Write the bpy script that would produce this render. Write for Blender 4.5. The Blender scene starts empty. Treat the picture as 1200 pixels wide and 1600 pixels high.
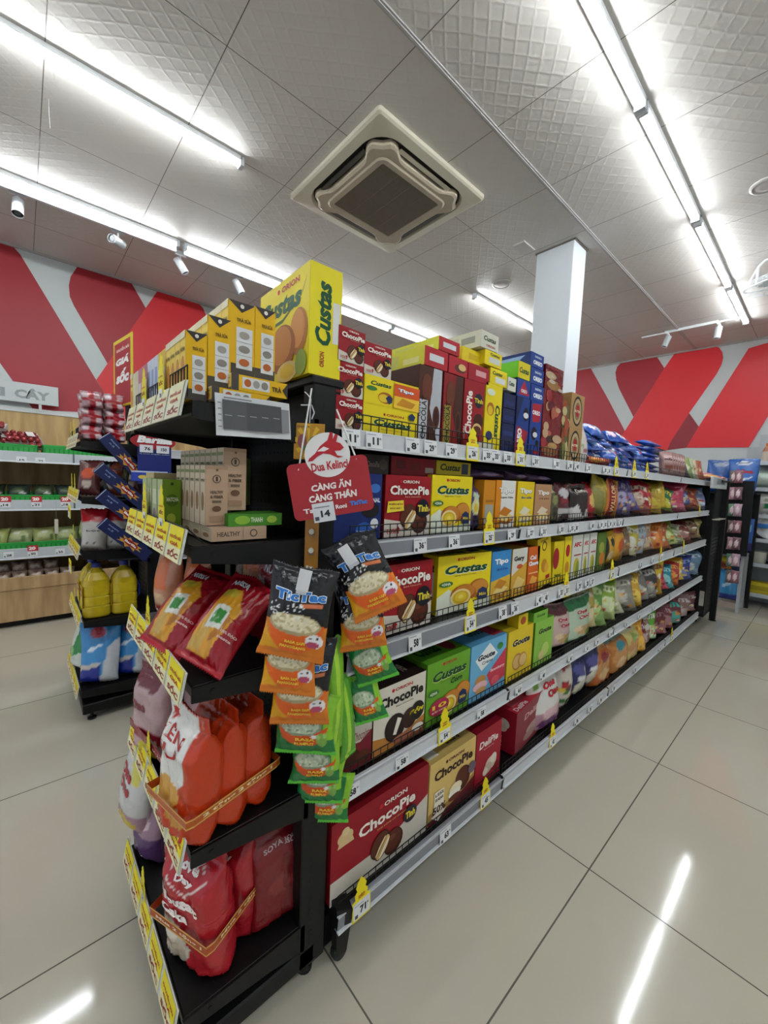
import bpy, math, random
import numpy as np
from mathutils import Vector, Matrix, Euler

# ------------------------------------------------------------------ camera, world, exposure
PI = math.pi
CAM_H = 1.27
YAW, PIT, ROL, FPX = math.radians(47.95), math.radians(-4.46), math.radians(2.34), 628.5
SC = bpy.context.scene
COL = SC.collection
fwd = Vector((-math.sin(YAW)*math.cos(PIT), math.cos(YAW)*math.cos(PIT), math.sin(PIT)))
r0 = Vector((math.cos(YAW), math.sin(YAW), 0)); u0 = r0.cross(fwd)
rgt = r0*math.cos(ROL) + u0*math.sin(ROL); upv = -r0*math.sin(ROL) + u0*math.cos(ROL)
cam = bpy.data.cameras.new('camera'); camo = bpy.data.objects.new('camera', cam); COL.objects.link(camo)
cam.sensor_fit = 'VERTICAL'; cam.sensor_height = 36; cam.lens = FPX*36/1600; cam.clip_start = 0.02; cam.clip_end = 60
m = Matrix((rgt, upv, -fwd)).transposed().to_4x4(); m.translation = (0, 0, CAM_H); camo.matrix_world = m
SC.camera = camo
SC.view_settings.view_transform = 'Standard'; SC.view_settings.look = 'None'
SC.view_settings.gamma = 1; SC.view_settings.use_curve_mapping = False
SC.view_settings.exposure = 1.1
TUBE_E = 30.0
TUBE_C = (0.93, 0.98, 1.0)
SC.cycles.max_bounces = 6; SC.cycles.diffuse_bounces = 4; SC.cycles.glossy_bounces = 3; SC.cycles.transmission_bounces = 5
SC.cycles.caustics_reflective = False; SC.cycles.caustics_refractive = False
wd = bpy.data.worlds.new('world'); SC.world = wd; wd.use_nodes = True
wd.node_tree.nodes['Background'].inputs[0].default_value = (0.80, 0.88, 1.0, 1)
wd.node_tree.nodes['Background'].inputs[1].default_value = 0.35

# where a sight line of the camera meets a plane of the shop (used to read real places off the photograph)
def ray(px, py): return fwd + rgt*((px-600)/FPX) - upv*((py-800)/FPX)
def on_x(px, py, x): d = ray(px, py); return Vector((0, 0, CAM_H)) + d*(x/d.x)
def on_y(px, py, y): d = ray(px, py); return Vector((0, 0, CAM_H)) + d*(y/d.y)
def on_z(px, py, z): d = ray(px, py); return Vector((0, 0, CAM_H)) + d*((z-CAM_H)/d.z)

# ------------------------------------------------------------------ colours and materials
def lin(h):
    if not isinstance(h, str): return h
    h = h.lstrip('#'); o = []
    for i in (0, 2, 4):
        c = int(h[i:i+2], 16)/255
        o.append(c/12.92 if c <= .04045 else ((c+.055)/1.055)**2.4)
    return tuple(o)
MATS = {}
def mat(name, rough=.5, metal=0., spec=.5, noise=.06, nscale=40, bump=0., bscale=60, color=None, coat=0., trans=0., bdist=.002, alpha=1.):
    if name in MATS: return MATS[name]
    M = bpy.data.materials.new(name); M.use_nodes = True; nt = M.node_tree; N = nt.nodes; Lk = nt.links
    b = N['Principled BSDF']
    b.inputs['Roughness'].default_value = rough; b.inputs['Metallic'].default_value = metal
    b.inputs['Specular IOR Level'].default_value = spec; b.inputs['Coat Weight'].default_value = coat
    b.inputs['Coat Roughness'].default_value = .12; b.inputs['Transmission Weight'].default_value = trans
    b.inputs['Alpha'].default_value = alpha
    tc = N.new('ShaderNodeTexCoord')
    nz = N.new('ShaderNodeTexNoise'); nz.inputs['Scale'].default_value = nscale; nz.inputs['Detail'].default_value = 3
    Lk.new(tc.outputs['Object'], nz.inputs['Vector'])
    mr = N.new('ShaderNodeMapRange'); mr.inputs['To Min'].default_value = 1-noise; mr.inputs['To Max'].default_value = 1+noise
    Lk.new(nz.outputs['Fac'], mr.inputs['Value'])
    mx = N.new('ShaderNodeMix'); mx.data_type = 'RGBA'; mx.blend_type = 'MULTIPLY'; mx.inputs['Factor'].default_value = 1
    if color is None:
        at = N.new('ShaderNodeAttribute'); at.attribute_name = 'Col'; Lk.new(at.outputs['Color'], mx.inputs['A'])
    else:
        mx.inputs['A'].default_value = (*lin(color), 1)
    Lk.new(mr.outputs['Result'], mx.inputs['B']); Lk.new(mx.outputs['Result'], b.inputs['Base Color'])
    if bump:
        n2 = N.new('ShaderNodeTexNoise'); n2.inputs['Scale'].default_value = bscale; n2.inputs['Detail'].default_value = 4
        Lk.new(tc.outputs['Object'], n2.inputs['Vector'])
        bp = N.new('ShaderNodeBump'); bp.inputs['Strength'].default_value = bump; bp.inputs['Distance'].default_value = bdist
        Lk.new(n2.outputs['Fac'], bp.inputs['Height']); Lk.new(bp.outputs['Normal'], b.inputs['Normal'])
    MATS[name] = M
    return M
CARD = mat('printed_card', rough=.5, spec=.28, noise=.04)
FILM = mat('plastic_film', rough=.2, spec=.5, coat=.1, noise=.06, bump=1., bscale=30, bdist=.005)
PAPER = mat('paper', rough=.6, noise=.03)
PLAST = mat('plastic', rough=.4, noise=.04)
BLK = mat('black_powder_coat', rough=.45, spec=.3, color='0c0c0d', noise=.15, nscale=90, bump=.08, bscale=900, bdist=.0004)
RAIL = mat('grey_rail', rough=.42, noise=.05)
WIRE = mat('black_wire', rough=.4, color='0c0c0d', metal=.3)
WOOD = None
def emis(name, c, s):
    M = bpy.data.materials.new(name); M.use_nodes = True; N = M.node_tree.nodes
    b = N['Principled BSDF']; b.inputs['Base Color'].default_value = (.9, .9, .9, 1)
    b.inputs['Emission Color'].default_value = (*c, 1); b.inputs['Emission Strength'].default_value = s
    nz = N.new('ShaderNodeTexNoise'); nz.inputs['Scale'].default_value = 3
    mr = N.new('ShaderNodeMapRange'); mr.inputs['To Min'].default_value = s*.97; mr.inputs['To Max'].default_value = s*1.03
    M.node_tree.links.new(nz.outputs['Fac'], mr.inputs['Value']); M.node_tree.links.new(mr.outputs['Result'], b.inputs['Emission Strength'])
    return M

# ------------------------------------------------------------------ mesh collector
class Acc:
    def __init__(s): s.v = []; s.f = []; s.c = []; s.m = []; s.T = None; s.sm = []
    def poly(s, pts, col, mi=0, smooth=False):
        n = len(s.v)
        s.v.extend([tuple(s.T @ Vector(p)) if s.T else tuple(p) for p in pts])
        s.f.append(tuple(range(n, n+len(pts)))); s.c.append(lin(col)); s.m.append(mi); s.sm.append(smooth)
    def mesh(s, vs, fs, col, mi=0, smooth=False):
        n = len(s.v); s.v.extend([tuple(s.T @ Vector(p)) if s.T else tuple(p) for p in vs]); c = lin(col)
        for f in fs: s.f.append(tuple(i+n for i in f)); s.c.append(c); s.m.append(mi); s.sm.append(smooth)
    def box(s, a, b, col='888888', mi=0, ch=0.0):
        x0, y0, z0 = [min(p, q) for p, q in zip(a, b)]; x1, y1, z1 = [max(p, q) for p, q in zip(a, b)]
        if ch <= 0:
            v = [(x0,y0,z0),(x1,y0,z0),(x1,y1,z0),(x0,y1,z0),(x0,y0,z1),(x1,y0,z1),(x1,y1,z1),(x0,y1,z1)]
            s.mesh(v, [(0,3,2,1),(4,5,6,7),(0,1,5,4),(1,2,6,5),(2,3,7,6),(3,0,4,7)], col, mi); return
        lo = (x0,y0,z0); hi = (x1,y1,z1); v = []; idx = {}
        for cx in (0,1):
            for cy in (0,1):
                for cz in (0,1):
                    for ax in range(3):
                        p = []
                        for k, cc in enumerate((cx,cy,cz)):
                            e = hi[k] if cc else lo[k]
                            if k != ax: e += -ch if cc else ch
                            p.append(e)
                        idx[(cx,cy,cz,ax)] = len(v); v.append(tuple(p))
        f = []
        I = idx
        for ax in range(3):
            o = [k for k in range(3) if k != ax]
            for sd in (0,1):
                q = []
                for (a1, b1) in ((0,0),(1,0),(1,1),(0,1)):
                    c = [0,0,0]; c[ax] = sd; c[o[0]] = a1; c[o[1]] = b1; q.append(I[(*c, ax)])
                flip = (sd == 0) ^ (ax == 1)
                f.append(tuple(q[::-1]) if flip else tuple(q))
        for ax in range(3):
            o = [k for k in range(3) if k != ax]
            for a1 in (0,1):
                for b1 in (0,1):
                    c0 = [0,0,0]; c0[o[0]] = a1; c0[o[1]] = b1; c1 = list(c0); c1[ax] = 1
                    f.append((I[(*c0,o[0])], I[(*c1,o[0])], I[(*c1,o[1])], I[(*c0,o[1])]))
        for cx in (0,1):
            for cy in (0,1):
                for cz in (0,1): f.append((I[(cx,cy,cz,0)], I[(cx,cy,cz,1)], I[(cx,cy,cz,2)]))
        s.mesh(v, f, col, mi)
    def tube(s, p, q, r, col='888888', n=8, mi=0, r2=None, caps=True, smooth=True):
        p = Vector(p); q = Vector(q); r2 = r if r2 is None else r2
        d = (q-p).normalized(); a = d.orthogonal().normalized(); b = d.cross(a)
        v = [tuple(p+(a*math.cos(t)+b*math.sin(t))*r) for t in [2*PI*i/n for i in range(n)]]
        v += [tuple(q+(a*math.cos(t)+b*math.sin(t))*r2) for t in [2*PI*i/n for i in range(n)]]
        s.mesh(v, [(i, (i+1) % n, n+(i+1) % n, n+i) for i in range(n)], col, mi, smooth)
        if caps: s.mesh(v, [tuple(range(n-1, -1, -1)), tuple(range(n, 2*n))], col, mi)
    def path(s, pts, r, col='111111', n=6, mi=0):
        for a, b in zip(pts, pts[1:]): s.tube(a, b, r, col, n, mi, caps=False)
    def lathe(s, prof, c=(0,0,0), n=20, col='888888', mi=0, ax='z'):
        v = []
        for (r, z) in prof:
            for i in range(n):
                t = 2*PI*i/n; p = (r*math.cos(t), r*math.sin(t), z)
                if ax == 'x': p = (p[2], p[0], p[1])
                if ax == 'y': p = (p[0], p[2], p[1])
                v.append((c[0]+p[0], c[1]+p[1], c[2]+p[2]))
        k = len(prof)
        cols = col if isinstance(col, list) else [col]*(k-1)
        for j in range(k-1):
            s.mesh([v[j*n+i] for i in range(n)]+[v[(j+1)*n+i] for i in range(n)], [(i, (i+1) % n, n+(i+1) % n, n+i) for i in range(n)], cols[j], mi, True)
    def build(s, name, mats, parent=None, link=True):
        me = bpy.data.meshes.new(name)
        me.from_pydata(s.v, [], s.f)
        if not isinstance(mats, (list, tuple)): mats = [mats]
        for mm in mats: me.materials.append(mm)
        me.polygons.foreach_set('material_index', s.m)
        me.polygons.foreach_set('use_smooth', s.sm)
        at = me.color_attributes.new('Col', 'FLOAT_COLOR', 'CORNER')
        lens = np.array([len(f) for f in s.f]); cc = np.repeat(np.array(s.c, float).reshape(-1, 3), lens, axis=0)
        at.data.foreach_set('color', np.hstack([cc, np.ones((len(cc), 1))]).astype(np.float32).ravel())
        me.update()
        o = bpy.data.objects.new(name, me)
        if link: COL.objects.link(o)
        if parent: o.parent = parent
        return o

def tag(o, label=None, cat=None, group=None, kind=None):
    if label: o['label'] = label
    if cat: o['category'] = cat
    if group: o['group'] = group
    if kind: o['kind'] = kind
    return o
def empty(name, loc=(0,0,0), rz=0):
    o = bpy.data.objects.new(name, None); COL.objects.link(o); o.location = loc; o.rotation_euler = (0,0,rz)
    o.empty_display_size = .05
    return o
def dup(o, parent=None):
    c = o.copy(); COL.objects.link(c)
    if parent: c.parent = parent
    for ch in list(o.children): dup(ch, c)
    return c

# ------------------------------------------------------------------ lettering
TXT = {}
def text_mesh(t, bold=.02, shear=0.):
    k = (t, bold, shear)
    if k in TXT: return TXT[k]
    cu = bpy.data.curves.new('t', 'FONT'); cu.body = t; cu.resolution_u = 2; cu.offset = bold; cu.shear = shear; cu.size = 1
    o = bpy.data.objects.new('t', cu)
    me = bpy.data.meshes.new_from_object(o)
    v = np.array([tuple(p.co)[:2] for p in me.vertices]) if len(me.vertices) else np.zeros((1, 2))
    f = [tuple(p.vertices) for p in me.polygons]
    bpy.data.objects.remove(o); bpy.data.curves.remove(cu); bpy.data.meshes.remove(me)
    lo = v.min(0); hi = v.max(0); v = (v-lo)/np.maximum(hi-lo, 1e-6)
    TXT[k] = (v, f)
    return TXT[k]

# drawing ops, all coordinates are fractions of the face (x right, y up)
#  r: x0 y0 x1 y1 col | e: cx cy rx ry col | c: cx cy r(of height) col | p: pts col | t: x0 x1 yc h text col [rot bold shear]
def R(*a): return ('r',)+a
def E_(*a): return ('e',)+a
def C_(*a): return ('c',)+a
def P_(*a): return ('p',)+a
def T_(x0, x1, yc, h, s, col, rot=0, bold=.03, shear=0.): return ('t', x0, x1, yc, h, s, col, rot, bold, shear)
def op_outline(op, w, h, n=20):
    k = op[0]
    if k == 'r': return [(op[1]*w, op[2]*h), (op[3]*w, op[2]*h), (op[3]*w, op[4]*h), (op[1]*w, op[4]*h)]
    if k == 'e': return [((op[1]+op[3]*math.cos(t))*w, (op[2]+op[4]*math.sin(t))*h) for t in [2*PI*i/n for i in range(n)]]
    if k == 'c': return [(op[1]*w+op[3]*h*math.cos(t), (op[2]+op[3]*math.sin(t))*h) for t in [2*PI*i/n for i in range(n)]]
    if k == 'p': return [(x*w, y*h) for x, y in op[1]]
def text_pts(op, w, h):
    _, x0, x1, yc, hh, s, col, rot, bold, shear = op
    v, f = text_mesh(s, bold, shear)
    if rot:
        # rot: text runs upwards; x0..x1 is then the vertical span, yc the horizontal centre, hh the letter height over width
        a = (yc+hh/2-v[:, 1]*hh)*w; b = (x0+v[:, 0]*(x1-x0))*h
        if rot < 0: a = (yc-hh/2+v[:, 1]*hh)*w; b = (x1-v[:, 0]*(x1-x0))*h
        return np.stack([a, b], 1), f, col
    return np.stack([(x0+v[:, 0]*(x1-x0))*w, (yc-hh/2+v[:, 1]*hh)*h], 1), f, col
LAY = .00022
def draw_face(A, org, U, V, N, w, h, ops, mi=0):
    org = Vector(org); U = Vector(U); V = Vector(V); N = Vector(N); k = 0
    for op in ops:
        k += 1; off = N*(LAY*k+.0001)
        if op[0] == 't':
            pts, f, col = text_pts(op, w, h)
            A.mesh([tuple(org+U*a+V*b+off) for a, b in pts], f, col, mi)
        else:
            A.poly([tuple(org+U*a+V*b+off) for a, b in op_outline(op, w, h)], op[-1], mi)

# carton: local front faces -Y, base centre at the origin
def carton(name, w, h, d, base, F=(), Rt=(), L=(), T=(), B=(), link=True, mats=None, ch=.0012, flap=True):
    A = Acc(); A.box((-w/2,-d/2,0), (w/2,d/2,h), base, 0, ch)
    if flap and h > .03:
        dk = tuple(c*.55 for c in lin(base))
        if not Rt: draw_face(A, (w/2,-d/2,0), (0,1,0), (0,0,1), (1,0,0), d, h, [R(.04,.5,.96,.506,dk)])
    draw_face(A, (-w/2,-d/2,0), (1,0,0), (0,0,1), (0,-1,0), w, h, F)
    draw_face(A, (w/2,-d/2,0), (0,1,0), (0,0,1), (1,0,0), d, h, Rt)
    draw_face(A, (-w/2,d/2,0), (0,-1,0), (0,0,1), (-1,0,0), d, h, L)
    draw_face(A, (-w/2,-d/2,h), (1,0,0), (0,1,0), (0,0,1), w, d, T)
    draw_face(A, (w/2,d/2,0), (-1,0,0), (0,0,1), (0,1,0), w, h, B)
    return A.build(name, mats or CARD, link=link)

def inside(op, U, V, w, h):
    k = op[0]
    if k == 'r': return (U >= op[1]) & (U <= op[3]) & (V >= op[2]) & (V <= op[4])
    if k == 'e': return ((U-op[1])/op[3])**2+((V-op[2])/op[4])**2 <= 1
    if k == 'c': return ((U-op[1])*w)**2+((V-op[2])*h)**2 <= (op[3]*h)**2
    r = np.zeros(U.shape, bool); P = op[1]
    for i in range(len(P)):
        (x0, y0), (x1, y1) = P[i], P[i-1]
        if y0 == y1: continue
        c = ((y0 > V) != (y1 > V)) & (U < (x1-x0)*(V-y0)/(y1-y0)+x0); r ^= c
    return r

# sealed bag: local front faces -Y, stands on its lower edge at z=0
def pouch(name, w, h, t, base, ops=(), back=None, style='pillow', seed=0, nx=26, ny=34, wr=1., mats=None, link=True, zig=True, sag=0.):
    rg = np.random.RandomState(seed)
    us = np.linspace(0, 1, nx+1); vs = np.linspace(0, 1, ny+1)
    seal = .045 if h > .1 else .06
    us = .5-.5*np.cos(np.pi*us) if nx > 12 else us
    U, V = np.meshgrid(us, vs)
    ph = rg.rand(8)*6.28; kk = rg.randint(3, 9, 8)
    def prof(U, V):
        e = (1-np.abs(2*U-1)**2.4).clip(0)**.55
        if style == 'pillow':
            q = np.clip((V-seal)/(1-2*seal), 0, 1); s = np.sin(np.pi*q)**.55
        elif style == 'stand':
            q = np.clip((V)/(1-seal), 0, 1); s = np.minimum(1, (1-q)*1.5)**.6*np.minimum(1, (q+.03)*9)**.5
        else:  # block: boxy bag with a folded top
            q = np.clip(V/.86, 0, 1); s = np.where(V > .86, .03, np.minimum(1, (1-q)*5+.05)**.5)*np.minimum(1, (V+.02)*14)**.5
            e = (1-np.abs(2*U-1)**7).clip(0)**.5
        d = s*e
        wn = 0
        for i in range(4): wn = wn+np.sin(kk[i]*2*U*3.1+ph[i]+V*kk[i+4]*1.7)*.5
        dist = np.minimum(V-0, 1-V); wn = wn*(.05*np.exp(-dist/.12)+.012)*wr
        wn = wn+.035*wr*np.sin(U*kk[4]*2.1+V*kk[5]*2.6+ph[4])*np.sin(V*kk[6]*1.8-U*2+ph[5])
        cr = 0
        for i in range(5):
            an = ph[i]*2; cr = cr+np.clip(1-np.abs(np.sin((U*np.cos(an)*1.6+V*np.sin(an)*2.2)*(3.5+kk[i])+ph[(i+3) % 8]))*3.2, 0, 1)*(-1 if i % 2 else .8)
        wn = wn+.030*wr*cr*(.35+np.exp(-dist/.2))
        return np.clip(d+wn*np.where((V > seal*.8) & (V < 1-seal*.8), e, .15), 0.012, None)
    def warp(U, V, side):
        D = prof(U, V)*t/2
        mid = prof(np.full_like(U, .5), V)
        W = w*(1-.10*mid) if style != 'block' else w*(1-.03*mid)
        sway = w*.02*np.sin(V*4+ph[6])*wr
        X = (U-.5)*W+sway; Z = V*h+.012*h*np.sin(U*kk[7]*1.3+ph[7])*wr*(V > .5)
        bend = sag*h*(V**2)*.5
        Y = (-D if side else D)+.25*w*.06*np.sin(V*5+ph[2])*wr+bend
        return X, Y, Z
    base = lin(base); back = lin(back) if back else base
    Xf, Yf, Zf = warp(U, V, 1); Xb, Yb, Zb = warp(U, V, 0)
    if zig:
        zz = (np.arange(nx+1) % 2)*.004*min(1, h/.2); Zf[-1] += zz; Zb[-1] += zz; Zf[0] -= zz; Zb[0] -= zz
    nv = (nx+1)*(ny+1)
    v = np.concatenate([np.stack([Xf, Yf, Zf], -1).reshape(-1, 3), np.stack([Xb, Yb, Zb], -1).reshape(-1, 3)])
    cf = np.tile(base, (nv, 1)); Uf = U.ravel(); Vf = V.ravel()
    for op in ops:
        if op[0] != 't': cf[inside(op, Uf, Vf, w, h)] = lin(op[-1])
    cb = np.tile(back, (nv, 1))
    i, j = np.meshgrid(np.arange(nx), np.arange(ny)); a = (j*(nx+1)+i).ravel()
    fq = np.stack([a, a+1, a+nx+2, a+nx+1], 1); bq = np.stack([a, a+nx+1, a+nx+2, a+1], 1)+nv
    rim = []
    for q in range(nx):
        rim += [(q+1, q, nv+q, nv+q+1)]; e = ny*(nx+1)+q; rim += [(e, e+1, nv+e+1, nv+e)]
    for q in range(ny):
        e = q*(nx+1); rim += [(e, e+nx+1, nv+e+nx+1, nv+e)]; e += nx; rim += [(e+nx+1, e, nv+e, nv+e+nx+1)]
    faces = [tuple(int(x) for x in r) for r in np.concatenate([fq, bq])]+rim
    V3 = [tuple(p) for p in v]; C3 = np.concatenate([cf, cb]); cols = [C3[list(f)] for f in faces]; sm = [True]*len(faces)
    lift = .0012
    for op in ops:
        if op[0] == 't':
            pts, f, col = text_pts(op, 1, 1)
            X, Y, Z = warp(np.clip(pts[:, 0], .01, .99), np.clip(pts[:, 1], .01, .99), 1)
            lift += .0004; n0 = len(V3); V3 += [(x, y-lift, z) for x, y, z in zip(X, Y, Z)]; c = np.array(lin(col))
            for g in f: faces.append(tuple(q+n0 for q in g)); cols.append(np.tile(c, (len(g), 1))); sm.append(False)
    me = bpy.data.meshes.new(name); me.from_pydata(V3, [], faces)
    me.materials.append(mats or FILM); me.polygons.foreach_set('use_smooth', sm)
    at = me.color_attributes.new('Col', 'FLOAT_COLOR', 'CORNER'); cc = np.concatenate(cols)
    at.data.foreach_set('color', np.hstack([cc, np.ones((len(cc), 1))]).astype(np.float32).ravel()); me.update()
    o = bpy.data.objects.new(name, me)
    if link: COL.objects.link(o)
    return o

# ------------------------------------------------------------------ the room
def grid_mat(name, base, line, x0, y0, px, py, lw, rough, bump_kind=None, rng=.04, lwx=None, spec=.5, coat=0.):
    M = bpy.data.materials.new(name); M.use_nodes = True; nt = M.node_tree; N = nt.nodes; Lk = nt.links; b = N['Principled BSDF']
    b.inputs['Roughness'].default_value = rough; b.inputs['Specular IOR Level'].default_value = spec; b.inputs['Coat Weight'].default_value = coat
    b.inputs['Coat Roughness'].default_value = .04
    tc = N.new('ShaderNodeTexCoord'); sp = N.new('ShaderNodeSeparateXYZ'); Lk.new(tc.outputs['Object'], sp.inputs[0])
    def mth(op, a, bb=None):
        n = N.new('ShaderNodeMath'); n.operation = op
        for i, q in enumerate((a, bb)):
            if q is None: continue
            if isinstance(q, (int, float)): n.inputs[i].default_value = q
            else: Lk.new(q, n.inputs[i])
        return n.outputs[0]
    def ln(o, c0, p, l):
        f = mth('PINGPONG', mth('DIVIDE', mth('SUBTRACT', o, c0-100*p), p), .5); f = mth('MULTIPLY', f, p); return mth('LESS_THAN', f, l)
    g = mth('MAXIMUM', ln(sp.outputs[0], x0, px, lwx if lwx is not None else lw), ln(sp.outputs[1], y0, py, lw))
    nz = N.new('ShaderNodeTexNoise'); nz.inputs['Scale'].default_value = 1.7; nz.inputs['Detail'].default_value = 5; Lk.new(tc.outputs['Object'], nz.inputs['Vector'])
    mr = N.new('ShaderNodeMapRange'); mr.inputs['To Min'].default_value = 1-rng; mr.inputs['To Max'].default_value = 1+rng; Lk.new(nz.outputs['Fac'], mr.inputs['Value'])
    m1 = N.new('ShaderNodeMix'); m1.data_type = 'RGBA'; m1.blend_type = 'MULTIPLY'; m1.inputs['Factor'].default_value = 1
    m1.inputs['A'].default_value = (*lin(base), 1); Lk.new(mr.outputs[0], m1.inputs['B'])
    m2 = N.new('ShaderNodeMix'); m2.data_type = 'RGBA'; Lk.new(g, m2.inputs['Factor']); Lk.new(m1.outputs['Result'], m2.inputs['A']); m2.inputs['B'].default_value = (*lin(line), 1)
    Lk.new(m2.outputs['Result'], b.inputs['Base Color'])
    bp = N.new('ShaderNodeBump')
    if bump_kind == 'emboss':
        # vinyl-faced panels: pressed diamond lattice of fine ridges
        hs = []
        for sg in (1, -1):
            w = N.new('ShaderNodeTexWave'); w.wave_type = 'BANDS'; w.bands_direction = 'X'; w.inputs['Scale'].default_value = 5.2
            w.inputs['Distortion'].default_value = .6; w.inputs['Detail'].default_value = 1
            mp = N.new('ShaderNodeMapping'); mp.inputs['Rotation'].default_value = (0, 0, sg*math.radians(38)); Lk.new(tc.outputs['Object'], mp.inputs['Vector']); Lk.new(mp.outputs[0], w.inputs['Vector'])
            hs.append(mth('POWER', w.outputs['Fac'], 9))
        h = mth('MAXIMUM', hs[0], hs[1])
        n3 = N.new('ShaderNodeTexNoise'); n3.inputs['Scale'].default_value = 90; Lk.new(tc.outputs['Object'], n3.inputs['Vector'])
        h = mth('ADD', h, mth('MULTIPLY', n3.outputs['Fac'], .7)); h = mth('SUBTRACT', h, mth('MULTIPLY', g, 2))
        Lk.new(h, bp.inputs['Height']); bp.inputs['Strength'].default_value = .4; bp.inputs['Distance'].default_value = .0018
    else:
        n3 = N.new('ShaderNodeTexNoise'); n3.inputs['Scale'].default_value = 6; Lk.new(tc.outputs['Object'], n3.inputs['Vector'])
        h = mth('SUBTRACT', mth('MULTIPLY', n3.outputs['Fac'], .25), g); Lk.new(h, bp.inputs['Height']); bp.inputs['Strength'].default_value = .3; bp.inputs['Distance'].default_value = .001
    Lk.new(bp.outputs[0], b.inputs['Normal'])
    return M
XL, XR, YN, YB, ZC = -4.94, 2.6, -3.2, 6.7, 3.18
def plain_mat(name, c, rough=.6, **k): return mat(name, rough=rough, color=c, **k)
FLOORM = grid_mat('glazed_floor_tiles', 'b6b0a0', '5f5b55', -.438, .582, .785, .805, .0022, .075, None, .05)
CEILM = grid_mat('vinyl_ceiling_panels', 'd0cbc6', '6a635e', -1.375, .12, .605, .605, .0022, .5, 'emboss', .04, None, .32)
A = Acc(); A.box((XL-.1, YN, -.1), (XR, YB+.1, 0)); tag(A.build('floor', FLOORM), kind='structure')
A = Acc(); A.box((XL-.1, YN, ZC), (XR, YB+.1, ZC+.1)); tag(A.build('ceiling', CEILM), kind='structure')
WALLM = mat('wall_paint', rough=.45, noise=.03, nscale=3)
GW, DR, BR = 'c9d0cf', 'a51f2c', 'd8232b'
def wall_polys(A, plane, val, polys, off):
    for k, (col, pts) in enumerate(polys):
        q = []
        for p in pts:
            c = (on_x if plane == 'x' else on_y)(p[0], p[1], val); c = [c.x, c.y, min(c.z, ZC-.002)]
            if plane == 'x': c[0] += off*(1+k)
            else: c[1] -= off*(1+k)
            q.append(c)
        A.poly(q, col)
def S1(x, y): return (x*.35, 240+y*.35)
def S7(x, y): return (780+.3*x, 540+.3*y)
A = Acc(); A.box((XL-.1, YN, 0), (XL, YB, ZC), 'cdd2d1')
LW = [(GW, [(-60,330),(520,515),(560,640),(-60,640)]),
      (DR, [S1(*p) for p in [(-160,420),(-40,398),(20,403),(60,418),(90,450),(430,1012),(520,1160),(150,1145),(0,935),(-160,700)]]),
      (DR, [S1(*p) for p in [(480,938),(330,680),(312,640),(307,590),(315,550),(345,505),(420,505),(582,560),(650,690),(585,800)]]),
      (BR, [S1(*p) for p in [(430,1010),(650,690),(705,610),(880,655),(905,690),(918,720),(912,745),(880,800),(600,1250),(520,1160)]]),
      (DR, [S1(*p) for p in [(1150,1000),(1040,760),(1060,700),(1240,740),(1340,900),(1240,1060)]]),
      (BR, [S1(*p) for p in [(1240,1060),(1400,800),(1600,850),(1400,1200)]])]
wall_polys(A, 'x', XL, LW, .002)
tag(A.build('wall_left', WALLM), kind='structure')
A = Acc(); A.box((XL-.1, YB, 0), (XR, YB+.1, ZC), 'c3c7c7')
BW = [(DR, [S7(*p) for p in [(300,140),(475,110),(560,265),(655,445),(620,500),(595,545),(560,560),(100,560),(150,400)]]),
      (DR, [S7(*p) for p in [(640,86),(820,55),(860,118),(700,372),(625,225),(610,180),(606,140),(615,110)]]),
      (BR, [S7(*p) for p in [(915,40),(1050,12),(1110,2),(1145,10),(1162,35),(1167,65),(1158,100),(1135,145),(990,352),(895,500),(875,545),(595,545),(655,445),(860,118)]]),
      ('8f2530', [S7(*p) for p in [(990,352),(1040,422),(975,532),(875,545),(895,500)]]),
      (BR, [S7(*p) for p in [(1040,422),(1300,15),(1385,-10),(1640,-60),(1560,110),(1300,530),(975,532)]])]
wall_polys(A, 'y', YB, BW, .002)
tag(A.build('wall_back', WALLM), kind='structure')
A = Acc(); A.box((XR, YN, 0), (XR+.1, YB, ZC), 'cdd2d1'); tag(A.build('wall_right', WALLM), kind='structure')
# a shallow corner jut of the back wall beside the shelving
cx = on_y(1169, 700, YB).x
A = Acc(); A.box((cx, YB-.05, 0), (cx+.5, YB-.001, 1.86), 'aeb5b8'); tag(A.build('trim_1', WALLM), kind='structure')
# ceiling cross tee, projecting
A = Acc(); A.box((-1.388, YN, ZC-.007), (-1.362, YB, ZC), 'a5a2a2'); A.box((-1.380, YN, ZC-.011), (-1.370, YB, ZC-.007), 'b4b2b2'); tag(A.build('trim_2', mat('painted_tee', rough=.5, noise=.05)), kind='structure')
A = Acc(); A.box((XL, YN, ZC-.02), (XL+.02, YB, ZC), 'b0a9a6'); tag(A.build('trim_3', MATS['painted_tee']), kind='structure')
A = Acc(); A.box((XL, YB-.02, ZC-.02), (XR, YB, ZC), 'b0a9a6'); tag(A.build('trim_4', MATS['painted_tee']), kind='structure')
# column
A = Acc(); A.box((-1.79, 3.19, 0), (-1.485, 3.41, ZC), 'ccd2d6', 0, .004); A.box((-1.80, 3.185, ZC-.012), (-1.475, 3.42, ZC), '6d6560')
A.box((-1.87,2.95,ZC-.012),(-1.77,3.12,ZC),'c9c6c2')
tag(A.build('column', mat('column_paint', rough=.5, noise=.03, nscale=8)), kind='structure')

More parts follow.
